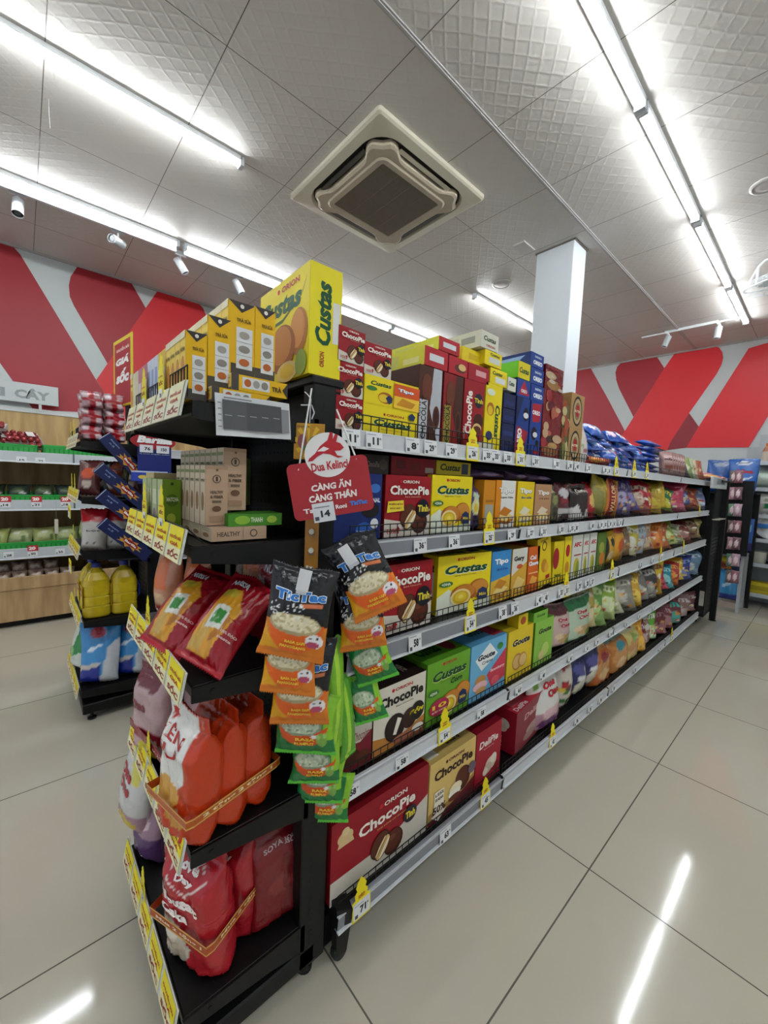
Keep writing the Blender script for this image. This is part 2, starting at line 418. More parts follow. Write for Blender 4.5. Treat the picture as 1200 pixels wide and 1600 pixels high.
# ------------------------------------------------------------------ ceiling fittings
TUBE = emis('lit_tube', TUBE_C, TUBE_E)
WHT = mat('white_enamel', rough=.35, color='dfe2e4', noise=.03)
def batten(x, y0, y1, label, group='tube lights along the ceiling', lip=False):
    e = empty('tube_light', (x, (y0+y1)/2, ZC)); L = y1-y0
    A = Acc(); A.box((-.026, -L/2, -.026), (.030, L/2, 0), 'dfe2e4', 0, .004); 
    if lip: A.box((-.034, -L/2, -.075), (-.028, L/2, 0), 'dfe2e4')
    A.build('housing', WHT, e)
    A = Acc(); A.tube((.002, -L/2+.02, -.037), (.002, L/2-.02, -.037), .0145, n=12); A.build('tube', TUBE, e)
    for s in (-1, 1):
        A = Acc(); A.box((-.02, s*L/2-.012, -.055), (.03, s*L/2+.012, -.002), 'c8ccd0', 0, .002); A.build('end_cap', PLAST, e)
    tag(e, label, 'light', group)
ys = [2.30, 3.50, 4.80, 5.90]
batten(-.795, 1.13, 2.29, 'bright tube light nearest the top edge, first above the aisle')
batten(-.795, 2.33, 3.48, 'bright tube light in the aisle run, second from the camera end')
batten(-.795, 3.55, 4.77, 'bright tube light in the aisle run passing beside the ceiling fan')
batten(-.795, 4.84, 5.90, 'last bright tube light of the aisle run, ending by the red striped wall')
batten(-2.57, -.15, 1.03, 'bright tube light ending alone between the air conditioner and the spotlights')
batten(-3.80, -.20, 1.0, 'bright tube light beside the track of spotlights, above the fruit sign', lip=True)
batten(-3.80, 1.06, 2.25, 'bright tube light behind the stacked yellow cartons', lip=True)
batten(-3.80, 2.3, 3.4, 'bright tube light further along the spotlight side, over the small red pie boxes', lip=True)
batten(-3.80, 3.45, 4.6, 'short visible tube light at the far end of the spotlight side', lip=True)
batten(-2.57, 3.42, 4.62, 'single bright tube light between the air conditioner and the white column')
# further fittings of the shop, beside and behind the camera
for i, (x, y) in enumerate([(-.795,-.2),(-.795,-1.4),(1.1,.6),(1.1,1.8),(1.1,3.0),(1.1,4.2),(1.1,-.6),(-2.57,-1.5),(-3.8,-1.45),(-3.8,5.5)]):
    batten(x, y-.58, y+.58, 'bright tube light out of view beyond the frame over the shop', 'tube lights out of view', x < -3)

def spot(x, y, aim, label, ztrack=ZC-.05):
    e = empty('track_spotlight', (x, y, ztrack)); d = Vector(aim).normalized()
    A = Acc(); A.box((-.012,-.045,-.018), (.012,.045,0), 'e4e6e8', 0, .002); A.build('adapter', WHT, e)
    A = Acc(); A.tube((0,0,-.018), (0,0,-.06), .008); A.build('stem', WHT, e)
    c = Vector((0,0,-.085)); a = c-d*.05; b = c+d*.075
    A = Acc(); A.tube(a, b, .032, n=20, caps=False); A.tube(b, a, .032, n=20, caps=False); A.poly([], 'ffffff') if False else None
    A.tube(a, a+d*.002, .032, n=20); A.build('lamp_head', WHT, e)
    A = Acc(); A.tube(b-d*.02, b-d*.012, .0315, '17181a', n=20); A.tube(b-d*.012, b-d*.011, .018, '55585c', n=16); A.build('lens', mat('dark_lens', rough=.2, noise=.02), e)
    tag(e, label, 'spotlight', 'white spotlights on ceiling tracks')
spot(-3.90, 0.02, (.45,-.05,-1), 'white track spotlight at the frame edge above the fruit sign')
spot(-3.90, .60, (.75,-.75,-.15), 'white track spotlight turned sideways showing its round glass')
spot(-3.90, 1.05, (.15,.5,-.8), 'white track spotlight tilted away, under the joint of two tube lights')
spot(-3.90, 1.55, (.15,.45,-.85), 'white track spotlight at the track end above the yellow cartons')
spot(-1.47, 5.74, (-.3,-.15,-1), 'white spotlight on the short far track, the one nearer the column', ZC-.03)
spot(-1.00, 5.77, (-.08,-.05,-1), 'white spotlight on the short far track, the one by the last tube light', ZC-.03)
A = Acc(); A.box((-3.912, -.6, ZC-.05), (-3.888, 1.80, ZC-.028), 'e0e2e4', 0, .002)
for y in (-.3, .45, 1.7): A.tube((-3.9, y, ZC-.03), (-3.9, y, ZC), .006)
tag(A.build('light_track', WHT), 'long white ceiling track carrying four spotlights beside the tube lights', 'light track')
A = Acc(); A.box((-1.74, 5.73, ZC-.03), (-.81, 5.752, ZC-.012), 'e0e2e4', 0, .002); A.box((-1.5,5.735,ZC-.02),(-1.0,5.745,ZC),'e0e2e4')
tag(A.build('light_track', WHT), 'short white track crossing the ceiling before the striped back wall', 'light track')

# ceiling cassette air conditioner
CREAM = mat('aged_cream_plastic', rough=.4, color='cfc8b4', noise=.07, nscale=9)
CREAM2 = mat('dusty_cream_plastic', rough=.5, color='bdb09a', noise=.08, nscale=14)
DK = mat('dark_recess', rough=.7, color='2b2723', noise=.2)
e = empty('ceiling_air_conditioner', (-2.17, 1.86, ZC)); hs = .465
def rsq(r, cr, z, n=8):
    pts = []
    for k, (sx, sy) in enumerate([(1,1),(-1,1),(-1,-1),(1,-1)]):
        for i in range(n+1):
            t = PI/2*k+PI/2*i/n; pts.append((sx*(r-cr)+cr*math.cos(t), sy*(r-cr)+cr*math.sin(t), z))
    return pts
def bridge(A, a, b, col, smooth=False):
    n = len(a); A.mesh(a+b, [(i, (i+1) % n, n+(i+1) % n, n+i) for i in range(n)], col, 0, smooth)
A = Acc(); o1 = rsq(hs, .02, 0); o2 = rsq(hs, .02, -.022); o3 = rsq(hs-.012, .02, -.03)
i1 = rsq(.40, .15, -.036); i2 = rsq(.39, .15, -.015)
bridge(A, o1, o2, 'cfc8b4'); bridge(A, o2, o3, 'cfc8b4'); bridge(A, o3, i1, 'cfc8b4'); bridge(A, i1, i2, 'cfc8b4'); A.build('outer_panel', CREAM, e)
A = Acc(); A.poly(rsq(.39, .15, -.0145)[::-1], '2b2723'); A.build('recess', DK, e)
# centre panel: squarish with wavy waist on every side
def wavy(r, dip, z):
    pts = []
    for k in range(4):
        a = PI/2*k
        for i in range(24):
            s = -1+2*i/24; q = abs(s)
            y = s*r*.86; x = r-dip*(1/(1+math.exp((q-.66)*22)))
            if q > .86: x = r-(q-.86)**2*r*6
            pts.append((x*math.cos(a)-y*math.sin(a), x*math.sin(a)+y*math.cos(a), z))
    return pts
A = Acc(); w1 = wavy(.375, .05, -.02); w2 = wavy(.375, .05, -.048); w3 = wavy(.36, .048, -.056); w4 = rsq(.238, .035, -.058); 
bridge(A, w1, w2, 'c0b39c'); bridge(A, w2, w3, 'c0b39c'); A.poly(w3[::-1], 'c0b39c'); A.build('centre_panel', CREAM2, e)
A = Acc(); g0 = rsq(.295, .06, -.057); g1 = rsq(.285, .055, -.064); g2 = rsq(.252, .014, -.064); g3 = rsq(.247, .012, -.059)
bridge(A, g0, g1, 'c8bca6'); bridge(A, g1, g2, 'c8bca6'); bridge(A, g2, g3, 'b0a48e'); A.build('grille_frame', CREAM2, e)
GR = mat('brown_grey_grille', rough=.6, color='857a6b', noise=.1)
A = Acc(); A.box((-.248,-.248,-.0575), (.248,.248,-.0565)); 
A.build('filter', DK, e)
A = Acc()
for i in range(50): x = -.243+.486*i/49; A.box((x-.0026, -.248, -.0625), (x+.0026, .248, -.058))
for y in (-.12, 0, .12): A.box((-.248, y-.002, -.0635), (.248, y+.002, -.058))
A.build('grille', GR, e)
for k in range(4):
    A = Acc(); a = PI/2*k; ca, sa = math.cos(a), math.sin(a); A.T = Matrix.Rotation(a, 4, 'Z')
    A.box((.345, -.22, -.036), (.372, .22, -.031), 'd6cfbc' if k in (0,) else '4a443d'); A.build('louver', PLAST, e)
tag(e, 'large cream four-way cassette air conditioner set diamond-wise in the view of the ceiling', 'air conditioner')

def disc(x, y, r, label):
    A = Acc(); A.lathe([(r*1.0,0),(r,-.006),(r*.85,-.012),(r*.8,-.008),(r*.4,-.014),(0.0001,-.015)], (x,y,ZC), 28, 'bdb9b6'); tag(A.build('ceiling_speaker', PLAST), label, 'speaker')
disc(-.43, 3.45, .085, 'round flush ceiling speaker beside the aisle tube lights, above the fan'); disc(-2.27, 3.43, .09, 'round flush ceiling speaker before the single tube light by the column')

# caged ceiling fan
e = empty('ceiling_orbit_fan', (-.38, 4.32, ZC))
A = Acc(); A.lathe([(.09,0),(.09,-.03),(.05,-.05),(.05,-.10),(.0001,-.10)], n=20, col='d8dadb'); A.build('mount', WHT, e)
A = Acc()
fc = Vector((0,0,-.27)); fr = Matrix.Rotation(.22, 3, 'X') @ Matrix.Rotation(-.12, 3, 'Y')
def FR(r, t, z): return fc+fr @ Vector((r*math.cos(t), r*math.sin(t), z))
for z, r in ((0,.235),(.045,.215),(-.045,.215),(.06,.12),(-.06,.12),(-.065,.05)):
    A.path([FR(r, 2*PI*i/32, z) for i in range(33)], .0022 if z else .006, 'd5d8da', 5)
for i in range(40):
    t = 2*PI*i/40
    A.path([FR(.05,t,.062),FR(.12,t,.06),FR(.215,t,.045),FR(.235,t,0),FR(.215,t,-.045),FR(.12,t,-.06),FR(.05,t,-.065)], .0012, 'cfd2d4', 4)
A.build('cage', WHT, e)
for k in range(3):
    A = Acc(); t0 = 2*PI*k/3
    rows = []
    for j in range(6):
        r = .03+.165*j/5; hw = .35 if j else .2
        rows.append([FR(r, t0-hw, -.015), FR(r, t0, 0), FR(r, t0+hw*1.2, .02)])
    for j in range(5):
        for q in range(2): A.mesh([rows[j][q], rows[j+1][q], rows[j+1][q+1], rows[j][q+1]], [(0,1,2,3)], 'b9c2c8', 0, True)
    A.build('blade', PLAST, e)
A = Acc(); A.tube(FR(0,0,-.02), FR(0,0,.10), .045, 'd8dadb', 16); A.tube((0,0,-.10),(0,0,-.18),.02,'d8dadb',10); A.build('motor', WHT, e)
A = Acc(); A.path([(-.16,0,-.27),(-.16,0,-.13),(-.12,0,-.09),(0,0,-.085)], .009, 'd5d8da', 8); A.path([FR(.235,PI,0),(-.19,0,-.2),(-.16,0,-.13)], .007, 'd5d8da', 8); A.build('bracket', WHT, e)
tag(e, 'white caged orbit fan hanging from the ceiling at the frame edge', 'fan')
# strands of cobweb under the ceiling
A = Acc(); 
p = on_z(82,75,ZC); A.path([p, p+Vector((.004,0,-.06)), p+Vector((0,.006,-.13))], .0012, 'c9c6c2', 4)
p = on_z(76,155,ZC); A.path([p, p+Vector((.003,0,-.07)), p+Vector((0,.004,-.14))], .001, 'c9c6c2', 4)
tag(A.build('cobweb', PAPER), 'thin cobweb strands hanging from the ceiling beside the lone tube light', 'cobweb')

# ------------------------------------------------------------------ shelving
SURF = [1.385, 1.117, .845, .50, .15]           # deck heights of the long unit, top to bottom
LOW = [1.345, 1.076, .795, .462, .105]          # lower edges of its price rails
BAYS = [.575, 1.354, 2.447, 3.61, 4.75]
XF = -.755                                      # front plane of the long unit
def long_unit(x_front, sgn, depth, bays, label, guards=True, backx=None):
    """sgn=+1 shelves face +X"""
    e = empty('supermarket_shelving', (x_front, bays[0], 0)); ox, oy = x_front, bays[0]
    def X(d): return -sgn*d          # d metres behind the front plane, local
    for bi, (a, b) in enumerate(zip(bays, bays[1:])):
        a -= oy; b -= oy
        for si, (zs, zl) in enumerate(zip(SURF, LOW)):
            A = Acc(); A.box((X(.012), a+.004, zs-.03), (X(depth), b-.004, zs-.002), '1a1a1c', 0, .002); sh = A.build('shelf', BLK, e)
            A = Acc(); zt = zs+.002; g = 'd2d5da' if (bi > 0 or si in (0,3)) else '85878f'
            # slanted price channel
            o = .006
            A.mesh([(X(.004),a+.003,zt),(X(.004),b-.003,zt),(X(-.004),b-.003,zt-.006),(X(-.004),a+.003,zt-.006),(X(0),a+.003,zl),(X(0),b-.003,zl),(X(.012),b-.003,zl),(X(.012),a+.003,zl),(X(.012),a+.003,zt),(X(.012),b-.003,zt)],
                   [(0,1,2,3),(3,2,5,4),(4,5,6,7),(0,8,9,1)], g)
            A.box((X(-.007), a+.003, zl-.003), (X(.002), b-.003, zl+.003), 'dfe2e6'); A.box((X(-.005), a+.003, zt-.006), (X(.002), b-.003, zt-.002), 'c6c9ce')
            A.box((X(-.004), b-.012, zl-.004), (X(.012), b-.004, zt), '1a1a1c')
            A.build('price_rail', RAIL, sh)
            if guards:
                A = Acc(); hg = .038; n = max(3, int((b-a)/.026)); gx = X(.012)
                for zz in (zt+hg, zt+hg*.5): A.tube((gx, a+.01, zz), (gx, b-.01, zz), .0016, n=5)
                for i in range(n+1):
                    y = a+.01+(b-a-.02)*i/n; A.tube((gx, y, zt-.004), (gx, y, zt+hg), .0013, n=4, caps=False)
                A.build('wire_guard', WIRE, sh)
    L = bays[-1]-bays[0]
    A = Acc(); A.box((X(depth), 0, .05), (X(depth+.012), L, 1.40)); A.build('back_panel', BLK, e)
    for b in bays:
        A = Acc(); A.box((X(depth-.005), b-oy-.02, 0), (X(depth+.035), b-oy+.02, 1.44), '141416', 0, .002); A.box((X(.10), b-oy-.015, .02), (X(depth), b-oy+.015, .10)); A.build('upright', BLK, e)
    A = Acc(); A.box((X(.05), 0, .02), (X(.065), L, .11)); A.build('kick_plate', BLK, e)
    for b in bays[1:-1]+[bays[-1]]:
        A = Acc(); A.tube((X(.08), b-oy-.03, 0), (X(.08), b-oy-.03, .03), .018, n=12); A.build('foot', BLK, e)
    tag(e, label, 'shelving unit'); return e
u1 = long_unit(XF, 1, .27, BAYS, 'long black shelving unit full of pie boxes and snack bags along the aisle')
u2 = long_unit(-2.38, 1, .27, [.575, 1.354, 2.447], 'half-hidden black shelving unit across the second aisle, behind the carton display', guards=False)

ZE = [1.405, 1.135, .862, .52, .165]; ZEL = [1.376, 1.107, .827, .485, .13]
def end_display(x1, x0, yf, yb, label, strip_cols, base_col=None):
    e = empty('end_display_rack', (x1, yb, 0)); W = x1-x0; D = yb-yf
    for s, x in ((0, -.045), (1, -W)):
        A = Acc(); A.box((x, -.075, .035), (x+.045, 0, 1.49), '141416', 0, .003)
        for k in range(46): z = .12+k*.029; A.box((x+.045, -.05, z), (x+.0455, -.042, z+.014), '020202')
        A.build('upright', BLK, e)
    A = Acc(); A.box((-W-.004, -.08, 1.478), (.004, .004, 1.497), '141416', 0, .003); A.build('top_cap', BLK, e)
    A = Acc(); A.box((-W+.04, -.03, .06), (-.04, -.022, 1.48), '0d0d0e')
    for i in range(int(W/.025)-3):
        for k in range(48):
            A.box((-W+.06+i*.025, -.0312, .10+k*.028), (-W+.066+i*.025, -.0301, .106+k*.028), '000000')
    A.build('perforated_back_panel', mat('perforated_steel', rough=.5, noise=.1, spec=.3), e)
    for si, (zs, zl) in enumerate(zip(ZE, ZEL)):
        dy = .014 if si == 4 else 0
        A = Acc(); A.box((-W, -D+.012-dy, zs-.028), (-.004, -.03, zs-.003), '1a1a1c', 0, .003)
        for x in (-W, -.006):   # side brackets, tapering towards the post
            A.mesh([(x,-D+.01-dy,zs-.004),(x,-.06,zs-.004),(x,-.06,zs-.075),(x,-D*.45,zs-.055),(x,-D+.01-dy,zs-.034)]+[(x+.006,-D+.01-dy,zs-.004),(x+.006,-.06,zs-.004),(x+.006,-.06,zs-.075),(x+.006,-D*.45,zs-.055),(x+.006,-D+.01-dy,zs-.034)],
                   [(0,1,2,3,4),(9,8,7,6,5),(0,4,9,5),(4,3,8,9),(3,2,7,8),(2,1,6,7),(1,0,5,6)], '141416')
        A.tube((.0002, -D+.05, zs-.02), (.0016, -D+.05, zs-.02), .005, '8a3b1e', 10)
        sh = A.build('shelf', BLK, e)
        A = Acc(); c = strip_cols[si]
        y1, y2 = -D-.012-dy, -D-dy
        A.mesh([(-W,y2,zs+.03),(0,y2,zs+.03),(0,y1,zs-.034),(-W,y1,zs-.034),(-W,y2+.003,zs+.03),(0,y2+.003,zs+.03),(0,y1+.003,zs-.034),(-W,y1+.003,zs-.034)],
               [(0,3,2,1),(4,5,6,7),(0,1,5,4),(3,7,6,2),(1,2,6,5),(0,4,7,3)], 'cfd0c4')
        A.build('price_rail', RAIL, sh)
        A = Acc(); n = max(2, int(W/.1))
        for k in range(n):
            x = -W+W*(k+.06)/n; xx = -W+W*(k+.94)/n; N = Vector((0,-1,.19)).normalized(); org = Vector((x,y2,zs+.03))-Vector((0,.012,.064))+N*.0006
            V = Vector((0,.012,.064)).normalized()
            rr = random.Random(si*7+k)
            draw_face(A, org, (1,0,0), V, N, xx-x, .066, [R(0,0,1,1,c), R(0,.42,1,1,'e8d820' if si else 'dcd8b0'), T_(.12,.9,.22,.24,'SỐC','8c1d20',0,.04), T_(.1,.9,.70,.14,'KHUYẾN MÃI','b3261e',0,.03), T_(.2,.8,.50,.12,'GIÁ','b3261e')])
        A.build('promotion_strip', PAPER, sh)
        for tx in ((-.17, -.33) if si in (0, 1) else (-.30,)):
            A = Acc(); y3 = y2-.001; pt = [(-.022,-.03),(.022,-.03),(.022,.03),(.014,.036),(.016,.052),(.008,.058),(.010,.066),(0,.078),(-.010,.066),(-.008,.058),(-.016,.052),(-.014,.036),(-.022,.03)]; n = len(pt)
            vv = [(tx+p, y3-.0012, zs+.03+q) for p, q in pt]+[(tx+p, y3, zs+.03+q) for p, q in pt]
            A.mesh(vv, [tuple(range(n)), tuple(range(n, 2*n))[::-1]]+[((i+1) % n, i, n+i, n+(i+1) % n) for i in range(n)], 'e6d820')
            draw_face(A, (tx-.02, y3-.0013, zs), (1,0,0), (0,0,1), (0,-1,0), .04, .08, [T_(.1,.9,.62,.14,'SỐC','8c1d20',0,.05), T_(.1,.9,.78,.07,'KHUYẾN MÃI','b3261e'), R(.1,.05,.9,.45,'dfe0dc'), T_(.35,.7,.26,.18,'30','2a2b2e')])
            A.build('promotion_tab', PAPER, sh)
        if si in (0, 1):
            A = Acc(); zt = zs+.002; gy = -D+.003
            hw = .055 if si == 0 else .03
            for q_, (xa, xb) in enumerate(((-.12, -.006), (-.30, -.20), (-.44, -.34)) if si == 0 else ((-W+.01, -.006),)):
                if q_: A.build('wire_guard', WIRE, sh); A = Acc()
                for zz in (hw, hw*.5): A.tube((xa, gy, zt+zz), (xb, gy, zt+zz), .0016, n=5)
                nn = max(4, int((xb-xa)/.018))
                for i in range(nn+1): x = xa+(xb-xa)*i/nn; A.tube((x, gy, zt), (x, gy, zt+hw), .0014, n=4, caps=False)
            if si: A.tube((-.006, gy, zt+hw), (-.006, gy+.03, zt), .0015, n=5)
            A.build('wire_guard', WIRE, sh)
    A = Acc(); A.box((-W, -D-.0, .04), (-.0, -.03, .09), '141416', 0, .004); A.box((-W-.01, -D-.012, .075), (-W+.05, -D+.02, .135), '101012'); A.build('base_frame', BLK, e)
    for x in (-.03, -W+.03):
        for y in (-D+.04, -.04):
            A = Acc(); A.lathe([(.0001,0),(.02,0),(.02,.008),(.008,.014),(.008,.045)], (x, y, 0), 14, '101012'); A.build('foot', BLK, e)
    tag(e, label, 'display rack'); return e
RX1, RX0, RYF, RYB = -.785, -1.30, .222, .56
end_display(RX1, RX0, RYF, RYB, 'tall black end rack facing the camera with yellow promotion strips and red snack bags', ['ded9bc', 'e6e0b0', 'e6e0b0', 'e6e0b0', 'e6e0b0'])
end_display(-2.40, -2.92, .20, .56, 'second black end rack behind, holding oil bottles and blue detergent bags', ['efe9b8']*5)
# caster under the near corner
e = empty('rack_caster', (-.775, .60, 0)); 
A = Acc(); A.mesh([(-.02,-.02,.17),(.02,-.025,.17),(.03,.02,.15),(-.02,.03,.16),(-.015,-.012,.03),(.012,-.015,.02),(.015,.015,.02),(-.012,.02,.03)],[(3,2,1,0),(4,5,6,7),(0,1,5,4),(1,2,6,5),(2,3,7,6),(3,0,4,7)],'121214'); A.build('bracket', BLK, e)
A = Acc(); A.lathe([(.0001,-.012),(.018,-.012),(.022,-.006),(.022,.006),(.018,.012),(.0001,.012)], (0,0,.022), 18, '0c0c0d', ax='x'); A.build('wheel', PLAST, e)
tag(e, 'small black corner foot with wheel under the largest red pie box', 'caster')
# far end rack
A = Acc(); A.box((-1.30, 4.762, .05), (-.765, 4.775, 1.40), '101012')
for k in range(30):
    for q in range(5): A.box((-.95+.03*q, 4.7615, .2+k*.035), (-.945+.03*q, 4.762, .21+k*.035), '8d8f92')
ep = A.build('end_panel', BLK, u1); ep.location = (-u1.location.x, -u1.location.y, 0)
e = empty('end_display_rack', (-.68, 5.17, 0))
A = Acc(); A.box((-.05, -.39, .12), (-.042, -.045, 1.385), '141416')
for i in range(9):
    for k in range(5): A.box((-.0419, -.35+i*.033, .70+k*.035), (-.0416, -.34+i*.033, .71+k*.035), '8d8f92')
for k in range(14): A.box((-.0419, -.2, .15+k*.04), (-.0416, -.188, .163+k*.04), '8d8f92')
A.build('side_panel', MATS['perforated_steel'], e)
A = Acc(); A.box((-.05, -.045, .02), (0, 0, 1.40), '141416', 0, .003)
for k in range(30): A.box((0, -.028, .1+k*.042), (.0006, -.018, .115+k*.042), '9a9c9f')
A.lathe([(.0001,0),(.03,0),(.03,.01),(.01,.02)], (-.025,-.022,0), 12); A.build('upright', BLK, e)
A = Acc(); A.box((-.60, -.395, 1.385), (0, 0, 1.40), '141416', 0, .003); A.build('top_cap', BLK, e)
A = Acc(); A.box((-.60, -.395, .10), (-.04, -.04, .13), '141416', 0, .003); A.build('shelf', BLK, e); A = Acc(); A.box((-.05,-.395,1.03),(.0,-.05,1.038),'c8c0b0'); A.build('cross_bar', RAIL, e)
tag(e, 'dark perforated end rack closing the far end of the long shelves', 'display rack')
p = on_x(1113, 745, -.70); q = on_x(1136, 765, -.70)
A = Acc(); A.box((-.71, p.y, q.z), (-.69, q.y-.1, p.z+.005), 'c9ccce', 0, .004); draw_face(A, (-.69, p.y, q.z), (0,1,0), (0,0,1), (1,0,0), q.y-.1-p.y, p.z+.005-q.z, [R(.25,.35,.85,.85,'8e9496'), R(.55,.45,.75,.75,'3d4448')])
tag(A.build('label_display', PLAST), 'small grey electronic device clipped at the far end of the top shelf', 'electronic label')

# ------------------------------------------------------------------ printed artwork
RED, RED2, YEL, CREAMY = '9c1420', '7d0f1a', 'e8cf10', 'd9cfb8'
def orion(x0, x1, y, h, c='f2e9dd', dot='c8202c'):
    return [C_(x0, y, h*.55, dot), T_(x0+(x1-x0)*.1, x1, y, h, 'ORION', c, 0, .03)]
def rell(cx, cy, a, b, ang, asp, col, n=18):
    """a tilted ellipse; half axes are fractions of the height"""
    ca, sa = math.cos(ang), math.sin(ang); return P_([(cx+(a*math.cos(t)*ca-b*math.sin(t)*sa)/asp, cy+a*math.cos(t)*sa+b*math.sin(t)*ca) for t in [2*PI*i/n for i in range(n)]], col)
def pies(cx, cy, r, asp):
    """a whole cake and a cut one with layered cream; r is a fraction of the height, asp = width/height"""
    rx = r/asp; an = math.radians(52); qx, qy = cx-rx*.55, cy+r*.1
    o = [C_(cx+rx*.8, cy-r*.3, r, '3f1a10'), C_(cx+rx*.72, cy-r*.18, r*.86, '5a2818'), E_(cx+rx*.62, cy+r*.12, rx*.4, r*.22, '74402a'),
         rell(qx, qy+r*.12, r*1.05, r*.92, an, asp, '3f1a10'), rell(qx-rx*.08, qy+r*.2, r*.95, r*.78, an, asp, '5f2c1b'),
         rell(qx+rx*.22, qy-r*.18, r*.98, r*.52, an, asp, '351409'), rell(qx+rx*.22, qy-r*.18, r*.90, r*.44, an, asp, 'ddb872')]
    for k, (off, w_, c) in enumerate([(-.12, .13, 'f4ecd8'), (.10, .035, '6b3320'), (-.02, .02, 'b07a40'), (.22, .07, 'f0e2bc')]):
        o.append(rell(qx+rx*.22-math.sin(an)*off*rx*1.6, qy-r*.18+math.cos(an)*off*r*1.6, r*.80, r*w_, an, asp, c))
    return o
def tinh(cx, cy, r, asp): return [C_(cx, cy, r, '1b1e2c'), C_(cx, cy, r*.9, '10131f'), T_(cx-r/asp*.85, cx+r/asp*.85, cy, r*.75, 'Tình', 'e8cf3a', 0, .04)]
def chocopie(w, h, red=RED, white=True, special=False, ten=True, big=False):
    a = w/h; o = [R(0,0,1,1,red)]
    if white: o += [P_([(0,0),(1,0),(1,.45 if not big else .5),(.55,.22 if not big else .28),(.0,.30)], 'd8cfc2')]
    o += [P_([(.45,.2),(1,.42),(1,.36),(.5,.12)], '5b2a1c')] if not big else []
    o += pies(.60, .29, .20, a)+orion(.30, .70, .90, .05)+[T_(.08,.94,.76,.15,'ChocoPie','f6efe6',0,.035)]
    o += [T_(.4,.75,.655,.022,'Bánh ChocoPie','e9b9a0',0,.0)]+tinh(.81, .46, .155, a)
    if special: o += [P_([(.02,.40),(.38,.43),(.36,.60),(.04,.58)], 'e8cf3a'), T_(.06,.34,.54,.035,'PHIÊN BẢN','7d1520'), T_(.08,.32,.47,.035,'ĐẶC BIỆT','7d1520')]
    if ten: o += [T_(.04,.22,.10,.08,'10%','b01a26',0,.02), P_([(.24,.06),(.28,.06),(.28,.12),(.31,.12),(.26,.18),(.21,.12),(.24,.12)], 'b01a26')]
    return o
def small_pie(w, h): return chocopie(w, h, ten=True)
def choco_top(w, d, red=RED2): return [R(0,0,1,1,red), T_(.12,.68,.45,.4,'ChocoPie','efe6da',0,.03), C_(.8,.5,.36,'14161f'), T_(.74,.87,.5,.3,'Tình','e8cf3a')]
def custas(w, h, green=False, text='Custas', sub=None):
    a = w/h; bg = '6aa62b' if green else 'ecd51a'
    o = [R(0,0,1,1,bg)]
    if not green: o += [P_([(0,0),(1,0),(1,.18),(.6,.10),(.2,.42),(0,.30)], 'e2e7d4')]
    o += orion(.36, .66, .92, .05, 'b5202a')
    o += [T_(.115,.925,.745,.165,text,'f3f3e6' if not green else 'cfe07a',0,.06,.25), T_(.12,.92,.75,.15,text,'0e4a2c',0,.045,.25), T_(.3,.7,.635,.02,'Bánh trứng Custas','6b5b20')]
    ex, ey = (.62,.30) if not green else (.7,.27)
    o += [E_(ex+.14, ey+.06, .2, .17, 'b56a1c'), E_(ex+.16,ey+.09,.16,.12,'cf8a34'), E_(ex-.15, ey, .24, .17, 'a85c18'), E_(ex-.13,ey+.03,.2,.13,'c97f2c'), E_(ex-.20, ey-.05, .19, .15, 'ecd79a'), E_(ex-.20, ey-.05, .15, .115, 'd8b020'), E_(ex-.20,ey-.045,.11,.08,'e6c838'), E_(ex-.2,ey-.04,.05,.035,'f2df60')]
    o += [P_([(.76,.14),(.92,.14),(.95,.2),(.93,.32),(.84,.37),(.75,.32),(.73,.2)], '22325e'), T_(.77,.91,.24,.06,'Món','e9c93a')]
    o += [E_(.14,.52,.12,.05,'3f7a34'), T_(.06,.22,.52,.045,'+DHA','f1efe0')]
    if sub: o += [T_(.52,.80,.60,.09,sub,'123c1e',0,.03,.2)]
    if green: o += [E_(.28,.27,.22,.13,'b42a52'), T_(.12,.44,.29,.07,'10','f4d53a'), T_(.12,.44,.22,.04,'BẮP NON','f3e7d0')]
    return o
def custas_side(w, h): return [R(0,0,1,1,'e3cc18'), T_(.22,.86,.5,.52,'Custas','0e4a2c',1,.045,.2), R(.62,.3,.78,.72,'dcdcd2'), T_(.03,.16,.5,.2,'ORION','b5202a',1)]
def custas_top(w, d): return [R(0,0,1,1,'d9c216'), T_(.1,.6,.5,.45,'Custas','0e4a2c',0,.04,.2), R(.68,.3,.9,.7,'22325e')]
def tipo(bg, tx='f6f6f6', pic='d08a2a', panel=None, sub=None, drop='1c4f9c'):
    o = [R(0,0,1,1,bg)]
    if panel: o += [P_([(.0,.42),(1,.5),(1,1),(0,1)] if panel[0] == 'u' else [(.25,0),(.95,0),(.95,1),(.25,1)], panel[1])]
    o += [T_(.135,.875,.775,.155,'Tipo',drop,0,.07), T_(.14,.86,.78,.14,'Tipo',tx,0,.05)]
    if sub: o += [T_(.25,.85,.64,.05,sub,drop,0,.03)]
    o += [P_([(.1,.12),(.6,.06),(.92,.16),(.5,.25)], pic), P_([(.1,.19),(.55,.13),(.9,.24),(.45,.34)], 'f0d489'), P_([(.15,.30),(.55,.24),(.82,.36),(.42,.45)], pic)]
    return o
def generic(bg, text=None, tc='f4efe0', spots=(), band=None, ty=.75, th=.14, vert=False):
    o = [R(0,0,1,1,bg)]
    if band: o += [R(0,band[0],1,band[1],band[2])]
    for s in spots: o.append(E_(*s))
    if text: o.append(T_(.12,.88,ty,th,text,tc,0,.035) if not vert else T_(.08,.92,.4,th,text,tc,1,.035))
    return o
